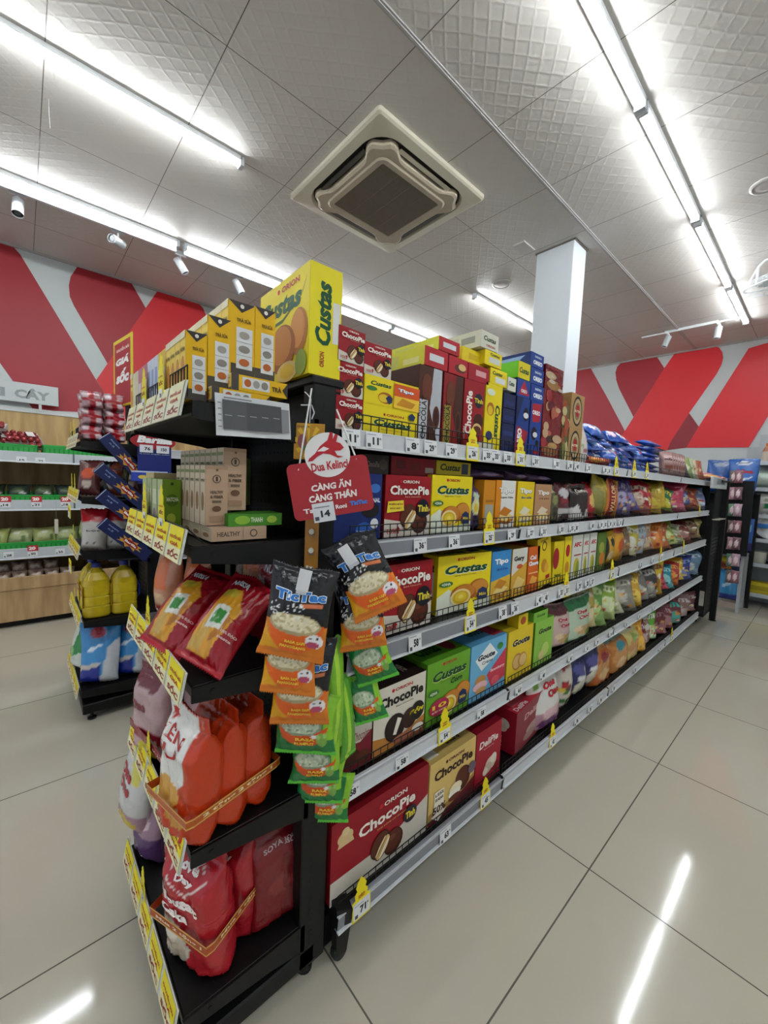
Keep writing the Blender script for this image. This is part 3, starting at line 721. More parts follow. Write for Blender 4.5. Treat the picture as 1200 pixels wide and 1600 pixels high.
def delipie(w, h): return [R(0,0,1,1,'a3142a'), T_(.12,.86,.74,.13,'DeliPie','f3e4df',0,.03,.15), T_(.3,.7,.63,.03,'Bánh bông lan','e0b0a8'), E_(.62,.30,.22,.12,'d9c9b8'), E_(.50,.24,.16,.10,'c9b59f'), E_(.72,.36,.12,.09,'e8dccb'), E_(.40,.20,.1,.07,'e3d5c2'), E_(.85,.16,.12,.1,'7d0f1a')]

LABELS = {}
def put(o, x, y, z, rz=0, rx=0, ry=0):
    o.location = (x, y, z); o.rotation_euler = (rx, ry, rz); return o
R90 = PI/2

# front row of a shelf of the long unit: the carton's front plane is at x = -0.785
FX = -.785
SHN = ['top shelf', 'second shelf', 'third shelf', 'fourth shelf', 'bottom shelf']
ROW = [[] for _ in range(5)]      # (y0, y1, short) for the price cards
def place_carton(si, px0, pyt, px1, pyr, d, label, short, F, base, T=None, L=None, Rt=None, name='snack_box', cat='box', group=None, z0=None, ztop=None, rot=0, x=FX, reg=True):
    a = on_x(px0, pyt, x); b = on_x(px1, pyr, x); zt = ztop if ztop else a.z; zb = z0 if z0 is not None else SURF[si]
    w = b.y-a.y-.003; h = zt-zb
    o = carton(name, w, h, d, base, F(w, h) if callable(F) else F, (Rt(d, h) if callable(Rt) else Rt) or (), (L(d, h) if callable(L) else L) or (), (T(w, d) if callable(T) else T) or ())
    put(o, x-d/2, (a.y+b.y)/2, zb, R90+rot); tag(o, label, cat, group or 'packaged goods on the '+SHN[si])
    if reg: ROW[si].append((a.y, b.y, short))
    return o
z4 = lambda x, y: (500+.3*x, 480+.3*y)
z5 = lambda x, y: (500+.3*x, 820+.3*y)
z6 = lambda x, y: (500+.3*x, 1100+.3*y)
z7 = lambda x, y: (780+.3*x, 540+.3*y)
z8 = lambda x, y: (780+.3*x, 820+.3*y)
z9 = lambda x, y: (900+.19167*x, 660+.19167*y)     # far upper crop
z10 = lambda x, y: (900+.19167*x, 840+.19167*y)    # far lower crop

# --- top shelf
zz = SURF[0]
for k, nm in enumerate(['lowest', 'middle', 'topmost']):
    o = place_carton(0, 523, 616, 567.5, 626, .13, f'small red pie box, {nm} of the three stacked by the black rack post', 'small pie boxes', small_pie, RED2, z0=zz+k*.079, ztop=zz+k*.079+.078, T=lambda w, d: [R(0,0,1,1,RED2)], name='pie_box', reg=k == 0)
    o.rotation_euler.z += (.03, -.04, .05)[k]
w_y0 = on_x(569.5, 586, FX).y; w_y1 = on_x(655, 603, FX).y
cw = w_y1-w_y0; chh = 1.527-zz
F = [R(0,0,1,1,'ecd51a')]+orion(.36,.72,.37,.045,'b5202a','b5202a')+[T_(.17,.87,.215,.125,'Custas','f6f3c0',0,.06,.2), T_(.175,.865,.22,.11,'Custas','0e4a2c',0,.045,.2), T_(.3,.75,.10,.02,'Bánh trứng nhân kem','8a6a18')]
F += [R(.0,.52,.5,1,'ecd51a'), T_(.1,.46,.88,.075,'Custas','0e4a2c',0,.04,.2), E_(.36,.66,.13,.1,'b56a1c'), E_(.33,.65,.09,.07,'e3c12c'), E_(.12,.78,.09,.04,'3f7a34'), P_([(.42,.56),(.48,.6),(.48,.68),(.42,.72),(.36,.66)],'22325e')]
F += [R(.5,.52,1,.96,'d9571c'), R(.5,.52,1,.74,'f0c63a'), T_(.575,.885,.845,.085,'Tipo','1c4f9c',0,.07), T_(.58,.88,.85,.075,'Tipo','f6f6f6',0,.05), P_([(.55,.58),(.85,.56),(.92,.66),(.66,.72)],'c98a1c'), R(.5,.52,.507,1,'b0a010'), P_([(.82,.34),(.9,.34),(.93,.42),(.86,.48),(.79,.42)],'22325e')]
o = carton('combo_box', cw, chh, .16, 'e3cc18', F); put(o, FX-.08, (w_y0+w_y1)/2, zz, R90)
tag(o, 'wide yellow combo box printed with two biscuit brands behind the wire guard', 'box', 'packaged goods on the top shelf'); ROW[0].append((w_y0, w_y1, 'yellow combo box'))
place_carton(0, 569.5, 532, 613, 548, .13, 'small red pie box sitting on top of the wide yellow combo box', '', small_pie, RED2, z0=1.5285, ztop=1.605, name='pie_box', reg=False)
def chocolat(c1, c2, side):
    return lambda w, h: [R(0,0,1,1,c1), P_([(.0,.0),(.55,.0),(.75,.4),(.45,1),(0,1)], c1), P_([(.62,1),(1,1),(1,0),(.9,0),(.5,.45)], side), E_(.8,.34,.16,.16,'5b2a1c'), E_(.8,.34,.10,.12,'3a1710'), E_(.35,.72,.22,.18,'6b3320'), R(.05,0,.4,.55,side if c2 is None else c2), T_(.03,.60,.24,.22,'CHOCOLAT','2a1410' if c2 is None else '3a2410',1,.02), T_(.32,.52,.06,.08,'LOTTE','2a1410',1)]
place_carton(0, 655, 572, 692, 575, .14, 'tall brown and silver chocolate cake box beside the combo box', 'brown chocolate box', chocolat('4a2418', None, 'b9bcc4'), '3a1a12', name='cake_box', ztop=1.592)
place_carton(0, 694, 585, 725, 588, .14, 'tall red and brown chocolate cake box with gold lower part', 'red-brown chocolate box', chocolat('8c1a1e', '8d8430', '4a2418'), '7d1520', name='cake_box', ztop=1.592)
place_carton(0, 726, 592, 758.5, 596, .14, 'red pie box standing on end with its name running upwards', 'upright red pie box', lambda w, h: [R(0,0,1,1,RED), T_(.2,.84,.26,.3,'ChocoPie','f6efe6',1,.035), T_(.1,.3,.07,.06,'ORION','f2e9dd',1), C_(.72,.72,.11,'1b1e2c'), T_(.5,.94,.72,.07,'Tình','e8cf3a'), E_(.75,.42,.24,.11,'4a2013'), E_(.7,.3,.22,.08,'d8b878'), E_(.7,.28,.2,.06,'5d2a18'), R(.45,0,1,.10,'d8cfc2')], RED2, name='pie_box', ztop=1.594)
place_carton(0, 759.5, 602, 786, 606, .14, 'yellow custard cake box standing on end, name running upwards', 'upright custard box', lambda w, h: [R(0,0,1,1,'ecd51a'), T_(.2,.70,.76,.3,'Custas','0e4a2c',-1,.045,.2), E_(.32,.62,.22,.10,'b56a1c'), E_(.30,.60,.15,.07,'e3c12c'), E_(.3,.87,.24,.05,'dfe6d0'), E_(.3,.22,.2,.07,'22325e'), R(0,0,.6,.10,'dfe2d0')], 'd9c216', name='cake_box', ztop=1.604)
# laid boxes on top (small end faces the aisle)
def laid(px0, py0, px1, pyr, zb, h, length, end_ops, base, label, side=None, top=None, xo=0.):
    x = FX-xo; a = on_x(px0, py0, x); b = on_x(px1, pyr, x); w = b.y-a.y-.002
    o = carton('cake_box', w, h, length, base, end_ops, (), side or (), top or ()); put(o, x-length/2, (a.y+b.y)/2, zb, R90)
    tag(o, label, 'box', 'boxes lying on top of the top row'); return o
lab = [R(0,0,1,1,'b3202c'), R(.2,.3,.82,.68,'d9dce2')]
gs = [R(0,0,1,1,'c9c83a'), R(.1,.15,.5,.8,'b8bc60'), R(.6,.2,.9,.5,'d8d68a')]
zA = 1.596
laid(664, 538, 701, 547, zA, .052, .21, lab, 'b3202c', 'flat red-ended box on the brown chocolate boxes, yellow-green along its side', gs, [R(0,0,1,1,'c2c03a')])
laid(686, 525, 719, 536, zA+.054, .038, .20, lab, 'b3202c', 'topmost flat red-ended box of the pile above the chocolate boxes', gs, [R(0,0,1,1,'c2c03a')], .0)
laid(702, 550, 732, 558, zA, .05, .19, [R(0,0,1,1,'b3202c'), E_(.6,.4,.3,.25,'5b2a1c'), E_(.7,.5,.2,.2,'d8b878')], '9c1420', 'flat red box end showing a dark cake, next to the white-labelled red end')
laid(733, 556, 765.5, 565, zA+.0, .05, .19, [R(0,0,1,1,'a5182a'), R(.35,.35,.85,.7,'d9a0a4')], '9c1420', 'flat dark red box with pink printed end above the upright red pie box')
laid(722, 545, 757, 548, zA+.056, .045, .17, [R(0,0,1,1,'e3cc18'), R(.3,.3,.8,.7,'d0b010')], 'd9c216', 'flat yellow box bridging the red box ends under the white carton', None, None, .02)
laid(758, 546, 785, 552, zA+.064, .046, .19, [R(0,0,1,1,'ecd51a'), R(.25,.2,.9,.6,'dadcd4'), T_(.3,.85,.8,.2,'Custas','0e4a2c')], 'd9c216', 'yellow cake box end with a white label, just under the white carton')
laid(766.5, 573, 793, 582, zA+.010, .05, .19, [R(0,0,1,1,'ecd51a'), T_(.12,.7,.72,.25,'Custas','0e4a2c',0,.04,.2), R(.3,.12,.9,.5,'dcdfe0')], 'd9c216', 'yellow cake box end lettered in green lying over the upright custard box')
laid(752, 515, 780, 520, zA+.112, .052, .22, [R(0,0,1,1,'d9d8c8'), T_(.15,.85,.6,.3,'Custas','2c4a2c',0,.04,.2), T_(.3,.8,.2,.15,'ORION','b5202a')], 'cfcfc0', 'pale cream cake carton lying topmost of all above the yellow boxes', [R(0,0,1,1,'c6c6b6'), R(.15,.25,.6,.8,'b4b6ac'), R(.65,.3,.9,.7,'8d9088')], None, .0)
laid(794, 588, 807, 592, zA+.006, .045, .19, [R(0,0,1,1,'dfe0d4'), T_(.12,.8,.55,.35,'Custas','2c4a2c',0,.04,.2)], 'cfcfc0', 'white-ended cake box between yellow custard ends and blue biscuit boxes')
# dark blue biscuits
for k in range(4):
    laid(787, 620, 806, 622, zz+k*.052, .050, .15, [R(0,0,1,1,'1a2350'), R(.1,.2,.9,.5,'263270')], '151c44', f'dark blue wafer pack in the four-high pile, {["lowest", "second lowest", "second highest", "highest"][k]}')
ORE = lambda w, h: [R(0,0,1,1,'1b3a86'), P_([(.0,0),(.62,0),(.95,.42),(.1,.5)], 'a31c30'), P_([(.0,.5),(.5,1),(0,1)], '16224e'), T_(.08,.46,.32,.34,'OREO','f2f4f8',1,.06), E_(.72,.72,.2,.12,'16161c'), E_(.72,.70,.2,.05,'e8e8ea')]
place_carton(0, 808, 619, 829, 622, .16, 'tall blue and red sandwich biscuit box with white upright lettering', 'red-blue biscuit box', ORE, '16224e', name='biscuit_box', ztop=1.592)
place_carton(0, 830, 625, 848, 628, .16, 'tall blue sandwich biscuit box with red upper panel next to foil packs', 'blue biscuit box', lambda w, h: [R(0,0,1,1,'1d3f92'), P_([(.1,.95),(.95,.98),(.85,.65),(.2,.62)],'b02034'), T_(.15,.85,.8,.08,'OREO','f2f4f8',0,.05), E_(.4,.42,.25,.12,'16161c'), E_(.5,.4,.2,.05,'d9dce2'), E_(.7,.25,.15,.06,'16161c'), R(.4,.05,.9,.12,'b02034')], '16224e', name='biscuit_box', ztop=1.592)
OREND = [R(0,0,1,1,'1d3f92'), T_(.2,.9,.35,.3,'OREO','f4f6fa',0,.06), T_(.3,.8,.75,.15,'SANDWICH','dfe6f4')]
laid(808, 600, 829, 604, 1.594, .062, .2, [R(0,0,1,1,'1d3f92'), P_([(.1,.1),(.95,.15),(.5,.95)],'b02034'), T_(.3,.75,.35,.2,'OREO','f2f4f8')], '16224e', 'blue biscuit box with a red triangle on its end, lying above the tall blue boxes')
laid(829.5, 606, 850, 610, 1.594, .06, .2, OREND, '16224e', 'blue biscuit box end with white lettering, lowest of three in the blue pile')
laid(829.5, 578, 850, 582, 1.656, .058, .2, OREND, '16224e', 'blue biscuit box end with white lettering, middle of three in the blue pile')
laid(829.5, 556, 850, 562, 1.716, .052, .22, OREND, '16224e', 'blue biscuit box end with white lettering, topmost of the blue pile', [R(0,0,1,1,'1b2f6e'), P_([(.3,.3),(.7,.25),(.9,.8),(.4,.75)],'8fa8d8')])
laid(810, 570, 829, 575, 1.658, .058, .20, [R(0,0,1,1,'d8c81c'), T_(.1,.9,.5,.35,'Custas','0e4a2c',0,.04,.2)], '5fae2a', 'bright green cake box with a yellow lettered end, perched on the blue biscuit pile', [R(0,0,1,1,'6cc02e')], [R(0,0,1,1,'6cc02e')])
FOIL = mat('crinkled_foil_print', rough=.22, metal=.35, noise=.12, nscale=60, bump=1., bscale=60, bdist=.004)
def foil(px0, pyt, px1, pyr, z0, zt, base, spots, label, short, name='foil_pack'):
    a = on_x(px0, pyt, FX); b = on_x(px1, pyr, FX); w = b.y-a.y-.002
    ops = [E_(*s) for s in spots]
    o = carton(name, w, zt-z0, .12, base, [R(0,0,1,1,base)]+ops, mats=FOIL); put(o, FX-.06, (a.y+b.y)/2, z0, R90); tag(o, label, 'box', 'packaged goods on the top shelf')
    if short: ROW[0].append((a.y, b.y, short))
rs = random.Random(5)
sp = lambda cols, n, r=.16: [(rs.random()*.8+.1, rs.random()*.9+.05, r*(.6+rs.random()), r*.35*(.6+rs.random()), rs.choice(cols)) for _ in range(n)]
foil(849, 630, 879, 634, SURF[0], 1.652, '8d1a22', [(.5,.12,.4,.08,'b07038'),(.5,.3,.35,.06,'5b2a1c'),(.6,.2,.25,.05,'c99a5a')]+sp(['c86a50','d9b08a','6d1016','b5303a'], 12), 'tall red crinkled foil biscuit pack between blue biscuit boxes and the gold oval boxes', 'red foil pack')
foil(853, 575, 881, 580, 1.654, 1.75, '7d1a20', [(.5,.25,.4,.2,'b08048'),(.3,.6,.3,.15,'c9b08a')]+sp(['d8c0b0','a03038'], 7), 'short red foil pack standing on the tall red foil one before the column', None)
foil(880, 636, 890, 640, SURF[0], 1.62, '6b6a34', sp(['c99a3a','8d8a44','b5502a','d8c88a'], 12, .3), 'narrow olive and gold biscuit pack beside the oval-window boxes', 'olive pack')
def oval(k): return [R(0,0,1,1,'b08a58'), E_(.5,.5,.36,.44,'241812'), E_(.5,.5,.30,.37,'b9a27a'), E_(.5,.5,.2,.26,'8d7048'), P_([(.4,.35),(.6,.35),(.62,.68),(.38,.68)],'b3202c'), T_(.3,.7,.5,.07,'BUTTER','f0e2c0')]
for k in range(2):
    a = on_x(891, 650, FX); b = on_x(911, 655, FX)
    o = carton('butter_cookie_box', b.y-a.y, .148, .13, '9c7a4a', oval(0)); put(o, FX-.065, (a.y+b.y)/2, SURF[0]+k*.150, R90)
    tag(o, f'golden cookie box with a black-rimmed oval picture, {["lower", "upper"][k]} one of two', 'box', 'packaged goods on the top shelf')
ROW[0].append((a.y, b.y, 'gold oval cookie boxes'))
def bag_on(si, px0, pyt, px1, pyr, t, label, base, ops=(), short=None, style='pillow', z0=None, ztop=None, rot=0, lean=0, tilt=0, seed=1, x=FX, name='snack_bag', group=None, nx=18, ny=22, back=None, cat='bag', mats=None, wr=1., sag=0):
    a = on_x(px0, pyt, x); b = on_x(px1, pyr, x); zb = z0 if z0 is not None else SURF[si]; zt = ztop or a.z
    w = abs(b.y-a.y); o = pouch(name, w*1.04, zt-zb, t, base, ops, back, style, seed, nx, ny, wr, mats, True, True, sag)
    put(o, x-t/2-.004, (a.y+b.y)/2, zb, R90+rot, lean, tilt); o.rotation_euler = (Matrix.Rotation(R90+rot, 3, 'Z') @ Matrix.Rotation(lean, 3, 'X') @ Matrix.Rotation(tilt, 3, 'Y')).to_euler()
    tag(o, label, cat, group or 'packaged goods on the '+SHN[si])
    if short: ROW[si].append((a.y, b.y, short))
    return o
bag_on(0, 911, 655, 930, 690, .05, 'white paper bag with faint floral print leaning beyond the gold cookie boxes', 'd9d4cc', [E_(.3,.7,.12,.06,'c98a4a'), E_(.6,.3,.2,.05,'b56a78'), E_(.4,.4,.1,.04,'a0b070')], 'white floral bag', ztop=1.58, lean=-.18, seed=3)

# heap of small blue bags
rh = random.Random(11)
for i in range(45):
    lay = 0
    for st_, nn_ in ((11, 11), (21, 10), (30, 9), (38, 8), (45, 7)):
        if i < st_: n = nn_; k = i-(st_-nn_); break
        lay += 1
    y = 2.62-.05+(k+.5*(lay % 2))*(.88-.16*lay)/n+.10*lay*.9; 
    y = 2.00 + (k+.5)*(1.16-.13*lay)/n+.05*lay
    c = rh.choice(['1f49a0', '173a86', '2657b4'])
    o = pouch('sweet_bag', .118, .125, .042, c, [E_(.5,.5,.3,.25,rh.choice(['c8d4e8','e0b8d0','6fa0d8'])), E_(.35,.6,.12,.1,'e8eef6'), E_(.7,.4,.12,.12,'b03060')], '173a86', 'pillow', i % 6, 12, 11, 2.6)
    put(o, FX-.05-rh.random()*.06, y, SURF[0]+.016+lay*.037, R90+rh.uniform(-.35,.35), -1.05+rh.uniform(-.2,.25), 0)
    o.rotation_euler = (Matrix.Rotation(R90-.2+rh.uniform(-.3,.3), 3, 'Z') @ Matrix.Rotation(-.95+rh.uniform(-.15,.15), 3, 'X')).to_euler()
    tag(o, 'small glossy blue sweets bag in the heap on the top shelf', 'bag', 'blue sweets bags heaped on the top shelf')
ROW[0].append((2.0, 3.1, 'blue sweets heap'))
bag_on(0, 925, 700, 960, 712, .04, 'flat orange and red snack packet tucked in front of the blue sweets heap', 'a52028', [E_(.3,.6,.3,.3,'e08a2a')], 'orange-red packet', ztop=1.43, seed=5)
for k in range(6):
    a = on_x(1034+k*0, 700, FX)
    o = pouch('wafer_pack', .26, .12, .045, ['1f3f98','2a55b0'][k % 2], [E_(.4,.5,.25,.2,'c86a3a')] if k == 5 else [R(.1,.3,.6,.6,'c6d0e6')], None, 'pillow', k, 8, 8); 
    o.rotation_euler = (Matrix.Rotation(R90, 3, 'Z') @ Matrix.Rotation(-1.45, 3, 'X')).to_euler(); o.location = (FX-.04-.01*(k % 2), 3.22+.01*k, SURF[0]+.02+k*.038)
    tag(o, f'flat blue wafer pack past the blue sweets heap, {["lowest","second","third","fourth","fifth","topmost with orange end"][k]} from below', 'packet', 'flat packs on the top shelf')
for k in range(5):
    o = pouch('seaweed_pack', .28, .13, .02, '1f6a3a', [R(.1,.2,.9,.4,'3a8a4a')], None, 'pillow', k, 8, 8)
    o.rotation_euler = (Matrix.Rotation(R90, 3, 'Z') @ Matrix.Rotation(-1.48, 3, 'X')).to_euler(); o.location = (FX-.16, 3.85, SURF[0]+.17+k*.014)
    tag(o, f'flat green packet in the small pile behind the brown packs, {["lowest","second","third","fourth","topmost"][k]}', 'packet', 'flat packs on the top shelf')
for k in range(6):
    o = pouch('candy_pack', .12, .17, .045, 'a07a78', [E_(.5,.35,.3,.15,'6b3320'), R(.15,.55,.85,.8,'c8a8a4'), T_(.2,.8,.67,.12,'milk','5a2a2a')], None, 'block', k, 8, 10)
    put(o, FX-.03, 3.47+k*.066, SURF[0], R90-.55, -.1); tag(o, 'pinkish-brown candy pack in the slanted row beyond the blue heap', 'packet', 'pinkish-brown candy packs in a slanted row')
ROW[0].append((3.4, 3.85, 'pinkish-brown candy packs'))
for k in range(5):
    o = pouch('coffee_sachet', .13, .18, .02, '23241f', [R(.2,.2,.8,.35,'6a7a4a')], None, 'pillow', k, 8, 10)
    o.rotation_euler = (Matrix.Rotation(R90-.7, 3, 'Z') @ Matrix.Rotation(-.5, 3, 'X')).to_euler(); o.location = (FX-.05, 3.86+k*.05, SURF[0]+.005)
    tag(o, 'black slanted sachet packet past the pinkish-brown candy packs', 'packet', 'black slanted packets on the top shelf')
for k, (c, c2, nm) in enumerate([('8a9a5a','d8d8b8','olive green'),('b8bc9a','6a8a4a','pale green'),('c9b89a','a06040','beige'),('b5603a','e0a070','orange-brown'),('a04a30','d8c0a0','rust')]):
    o = pouch('candy_bag', .16, .19, .04, c, [E_(.5,.5,.28,.2,c2)], None, 'pillow', k+3, 8, 10)
    o.rotation_euler = (Matrix.Rotation(R90-.6, 3, 'Z') @ Matrix.Rotation(-.35, 3, 'X')).to_euler(); o.location = (FX-.05, 4.14+k*.115, SURF[0]+.005)
    tag(o, f'{nm} candy bag near the far end of the top shelf', 'bag', 'candy bags at the far end')

def busy(sd, c, c2, ty):
    """a printed front: photo blob, bands, small crumbs and a short word-like mark"""
    q = random.Random(sd); mixc = lambda a, b, t: tuple(x*(1-t)+y*t for x, y in zip(lin(a), lin(b)))
    o = [P_([(0, q.uniform(.2,.5)), (1, q.uniform(.2,.5)), (1, 0), (0, 0)], mixc(c, c2, q.uniform(.1,.5))), E_(q.uniform(.35,.65), q.uniform(.25,.4), .32, .2, mixc(c, c2, .75)), P_([(.1,ty-.06),(.9,ty-.02),(.86,ty+.12),(.14,ty+.09)], c2)]
    for k in range(9): o.append(E_(q.uniform(.15,.85), q.uniform(.08,.5), q.uniform(.04,.12), q.uniform(.02,.06), q.choice([c2, 'd8b46a', 'b8402a', 'e8e2d0', mixc(c, '1a1412', .5), 'c88a3a'])))
    for k in range(4): x = .18+.16*k; o.append(R(x, ty-.01, x+q.uniform(.07,.12), ty+.07, mixc(c, '101010', .4)))
    o.append(P_([(0,.92),(1,.90),(1,1),(0,1)], mixc(c, '101010', .3))); return o

# --- second shelf
place_carton(1, 523, 742, 598, 744, .16, 'large dark blue biscuit box half hidden by the red hanging sign', 'dark blue biscuit box', lambda w, h: [R(0,0,1,1,'182c6e'), E_(.85,.78,.12,.07,'3f78c8'), T_(.55,.97,.60,.07,'ORIGINAL','e6ecf6'), E_(.62,.14,.18,.13,'2a5cb0'), E_(.85,.24,.09,.08,'e8e8ea'), T_(.45,.75,.13,.03,'Thơm ngon giòn','dfe6f4'), E_(.75,.45,.2,.12,'1a1216')], '131f50', name='biscuit_box', ztop=1.285)
place_carton(1, 569, 716, 608, 718, .13, 'almost black pie box lying above the large blue biscuit box', '', [R(0,0,1,1,'1d1214'), T_(.1,.6,.5,.3,'ChocoPie','6a5a54'), C_(.78,.5,.3,'3a302a')], '161012', z0=1.287, ztop=1.335, name='pie_box', reg=False)
place_carton(1, 602.5, 742, 674.5, 746, .17, 'large red and white pie box at the middle of the second shelf front', 'large red pie box', lambda w, h: chocopie(w, h, special=True), RED2, name='pie_box', ztop=1.285)
place_carton(1, 611, 713, 681, 718, .12, 'dark red box lying flat above the large red pie box', '', [R(0,0,1,1,'7d1020'), R(.1,.35,.3,.8,'5a0c16'), R(.4,.3,.65,.75,'6b1420'), R(.75,.2,.95,.5,'9a8a88')], '5a0c16', z0=1.287, ztop=1.338, name='cake_box', reg=False, x=FX-.02)
place_carton(1, 675.5, 742, 739, 745, .17, 'yellow custard cake box beside the large red pie box on the second shelf', 'yellow custard box', custas, 'd0ba14', name='cake_box', ztop=1.292)
place_carton(1, 682, 718, 736, 724, .12, 'darker yellow cake box lying flat over the custard box', '', lambda w, h: [R(0,0,1,1,'b8a420'), T_(.1,.68,.55,.5,'Custas','2c3a18',0,.04,.2), R(.72,.1,.92,.9,'3a4050')], '9a8a18', z0=1.296, ztop=1.338, name='cake_box', reg=False, x=FX-.02)
bag_on(1, 740, 745, 756, 748, .07, 'narrow purple bag with a green and yellow picture between two biscuit boxes', '4e3a6e', [E_(.5,.45,.35,.18,'d8d8a0'), E_(.5,.42,.2,.1,'e0c040'), E_(.5,.68,.3,.06,'b8c8b0'), E_(.5,.2,.3,.08,'2c2040')], 'purple bag', style='block', ztop=1.28, seed=7)
place_carton(1, 757, 748, 775, 749, .15, 'plain orange and grey side of a wafer box beside the layered wafer picture', 'orange-grey box', [R(0,0,1,1,'d08818'), R(.15,.1,.9,.5,'a8a49c'), R(.2,.55,.9,.6,'a86a10')], 'd08818', name='wafer_box', ztop=1.285)
place_carton(1, 776, 749, 808, 751, .15, 'orange wafer box with a white stripe and a layered wafer picture', 'orange wafer box', lambda w, h: tipo('e08a14','f4f4f4','c8781a',('v','e8e8e4'),'Layer Cake','3a3a44'), 'c87810', name='wafer_box', ztop=1.287)
place_carton(1, 809.5, 749, 836, 752, .15, 'yellow biscuit box with white letters next to the beige one', 'yellow biscuit box', lambda w, h: tipo('e6c814','f4f4f4','e8e0c0',None,'Bơ sữa','2c4a8c'), 'c8ae10', name='wafer_box', ztop=1.287)
place_carton(1, 837.5, 751, 863, 754, .15, 'beige-brown biscuit box with white letters on the second shelf', 'beige biscuit box', lambda w, h: tipo('b88a64','f4efe8','e6d8c0',None,'Cà phê','5a3a28'), '9a7250', name='wafer_box', ztop=1.28)
for k, (a, b) in enumerate([(745, 803), (806, 836), (838, 872)]):
    bag_on(1, a, 738, b, 742, .09, f'flat violet bag lying across the biscuit boxes, {["over the custard end","in the middle","over the beige box"][k]}', '5a4468', [E_(.4,.5,.2,.2,'8a78a0')], None, z0=1.289, ztop=1.328, seed=k, x=FX-.03, group='violet bags lying on the second shelf')
bag_on(1, 864, 757, 878, 759, .06, 'narrow olive packet between the beige box and a maroon bag', '5a5638', [E_(.5,.6,.3,.12,'8a8a50'), E_(.5,.3,.3,.12,'3a3420'), R(.2,.8,.8,.9,'c8c0a0')], 'olive packet', style='block', ztop=1.275, seed=2)
bag_on(1, 879, 757, 901, 760, .07, 'maroon and white pouch with a rounded label', 'b9b4b4', [R(0,.35,1,1,'5a1420'), E_(.5,.75,.35,.12,'c8c4c8'), R(.2,.5,.8,.62,'8a2030'), E_(.5,.1,.4,.12,'3a1a18')], 'maroon pouch', style='stand', ztop=1.285, seed=4)
bag_on(1, 903, 755, 927, 759, .08, 'dark brown chocolate bag with white swirls below its pale lettering', '2a1614', [P_([(0,0),(.6,.0),(.2,.45),(0,.3)],'d8d4d0'), P_([(.5,0),(1,.1),(1,.4),(.7,.25)],'c8c4c0'), R(.1,.93,.6,.98,'8a2030'), T_(.12,.9,.80,.10,'Chocovit','e8e0d8',0,.04)], 'dark brown bag', style='block', ztop=1.29, seed=6)
bag_on(1, 928, 742, 944, 750, .07, 'red bag behind the dark chocolate bag', 'a81828', [E_(.5,.5,.3,.2,'d8b060')], 'red bag', ztop=1.30, seed=8, lean=-.1)
bag_on(1, 932, 745, 956, 752, .06, 'slanted mustard-yellow bag with a pale label at its top corner', 'b09a28', [P_([(.0,0),(.9,0),(.5,.6),(0,.7)],'8a8440'), P_([(.55,.75),(.95,.7),(.9,.95),(.5,.9)],'e8e04a')], 'mustard bag', ztop=1.31, tilt=.2, seed=9)
bag_on(1, 957, 744, 974, 750, .05, 'orange and dark red striped bag standing tall like a narrow banner', 'c8742a', [R(.1,0,.55,1,'8a1c1c'), T_(.1,.85,.32,.3,'WALLOR','f0c080',1,.03), R(.75,0,1,1,'d8a030')], 'orange striped bag', ztop=1.315, tilt=.06, seed=10)
FAR = [('5e4a8c','b8b0c8','purple and grey'),('4a3a78','8a80b0','deep purple'),('9c1c2c','d8c8b0','red and cream'),('b81c30','e8c040','bright red'),('b8982c','e0c848','golden'),('c8a820','f0e070','yellow'),('2c6a3a','e0d83a','green with yellow base'),('c8405c','e890a0','pink'),('b83858','f0a0b8','rose pink'),('4a5498','b0b4d8','blue-violet'),('a0483a','e0a080','brick red'),('7a8ab8','d8e0f0','pale blue')]
ff = lambda n, i: i
ypos = [2.55,2.68,2.80,2.95,3.10,3.24,3.40,3.58,3.76,3.95,4.15,4.40]
for k, ((c, c2, nm), y) in enumerate(zip(FAR, ypos)):
    w = (ypos[k+1]-y if k < 11 else .22)*1.28; hh = [.22,.21,.20,.20,.20,.19,.17,.19,.22,.18,.19,.20][k]
    o = pouch('snack_bag', w, hh, .075, c, busy(k+40, c, c2, .70), None, 'pillow', k, 22, 26, 2.2)
    o.rotation_euler = (Matrix.Rotation(R90-(.75 if k % 3 else .35), 3, 'Z') @ Matrix.Rotation(-.22, 3, 'X') @ Matrix.Rotation([.1,-.25,.2,.05][k % 4], 3, 'Y')).to_euler(); o.location = (FX-.05, y+w/2, SURF[1])
    tag(o, f'{nm} snack bag on the second shelf beyond the striped bag', 'bag', 'packaged goods on the second shelf'); ROW[1].append((y, y+w, nm+' bag'))
    c2_ = o.copy(); COL.objects.link(c2_); c2_.location.x -= .12; c2_.location.y += .03; c2_.rotation_euler.z += .2; tag(c2_, f'{nm} bag standing behind its twin '+'on the second shelf')

# --- third shelf
place_carton(2, 596, 886, 677, 877, .18, 'large red and white pie box on the third shelf beside the hanging bags', 'large red pie box', lambda w, h: chocopie(w, h), RED2, name='pie_box', ztop=1.040, T=choco_top)
a = on_x(683, 880, FX-.02); b = on_x(768, 868, FX); w = b.y-a.y-.012; h = 1.036-SURF[2]
o = carton('cake_box', w, h, .075, 'd9c216', custas(w, h), (), custas_side(.075, h), custas_top(w, .075)); put(o, FX-.05, (a.y+b.y)/2+.01, SURF[2], R90-.10)
tag(o, 'yellow custard cake box turned to show its narrow lettered side on the third shelf', 'box', 'packaged goods on the third shelf'); ROW[2].append((a.y, b.y, 'yellow custard box'))
place_carton(2, 769, 870, 799.5, 862, .14, 'sky blue and yellow biscuit box beside the turned custard box', 'blue biscuit box', lambda w, h: tipo('e0b43a','f4f6fa','c8842a',('u','3a8ccc'),'Sữa','1c4f9c'), '3a7ab0', name='wafer_box', ztop=1.032, T=lambda w, d: [R(0,0,1,1,'3f86c0')])
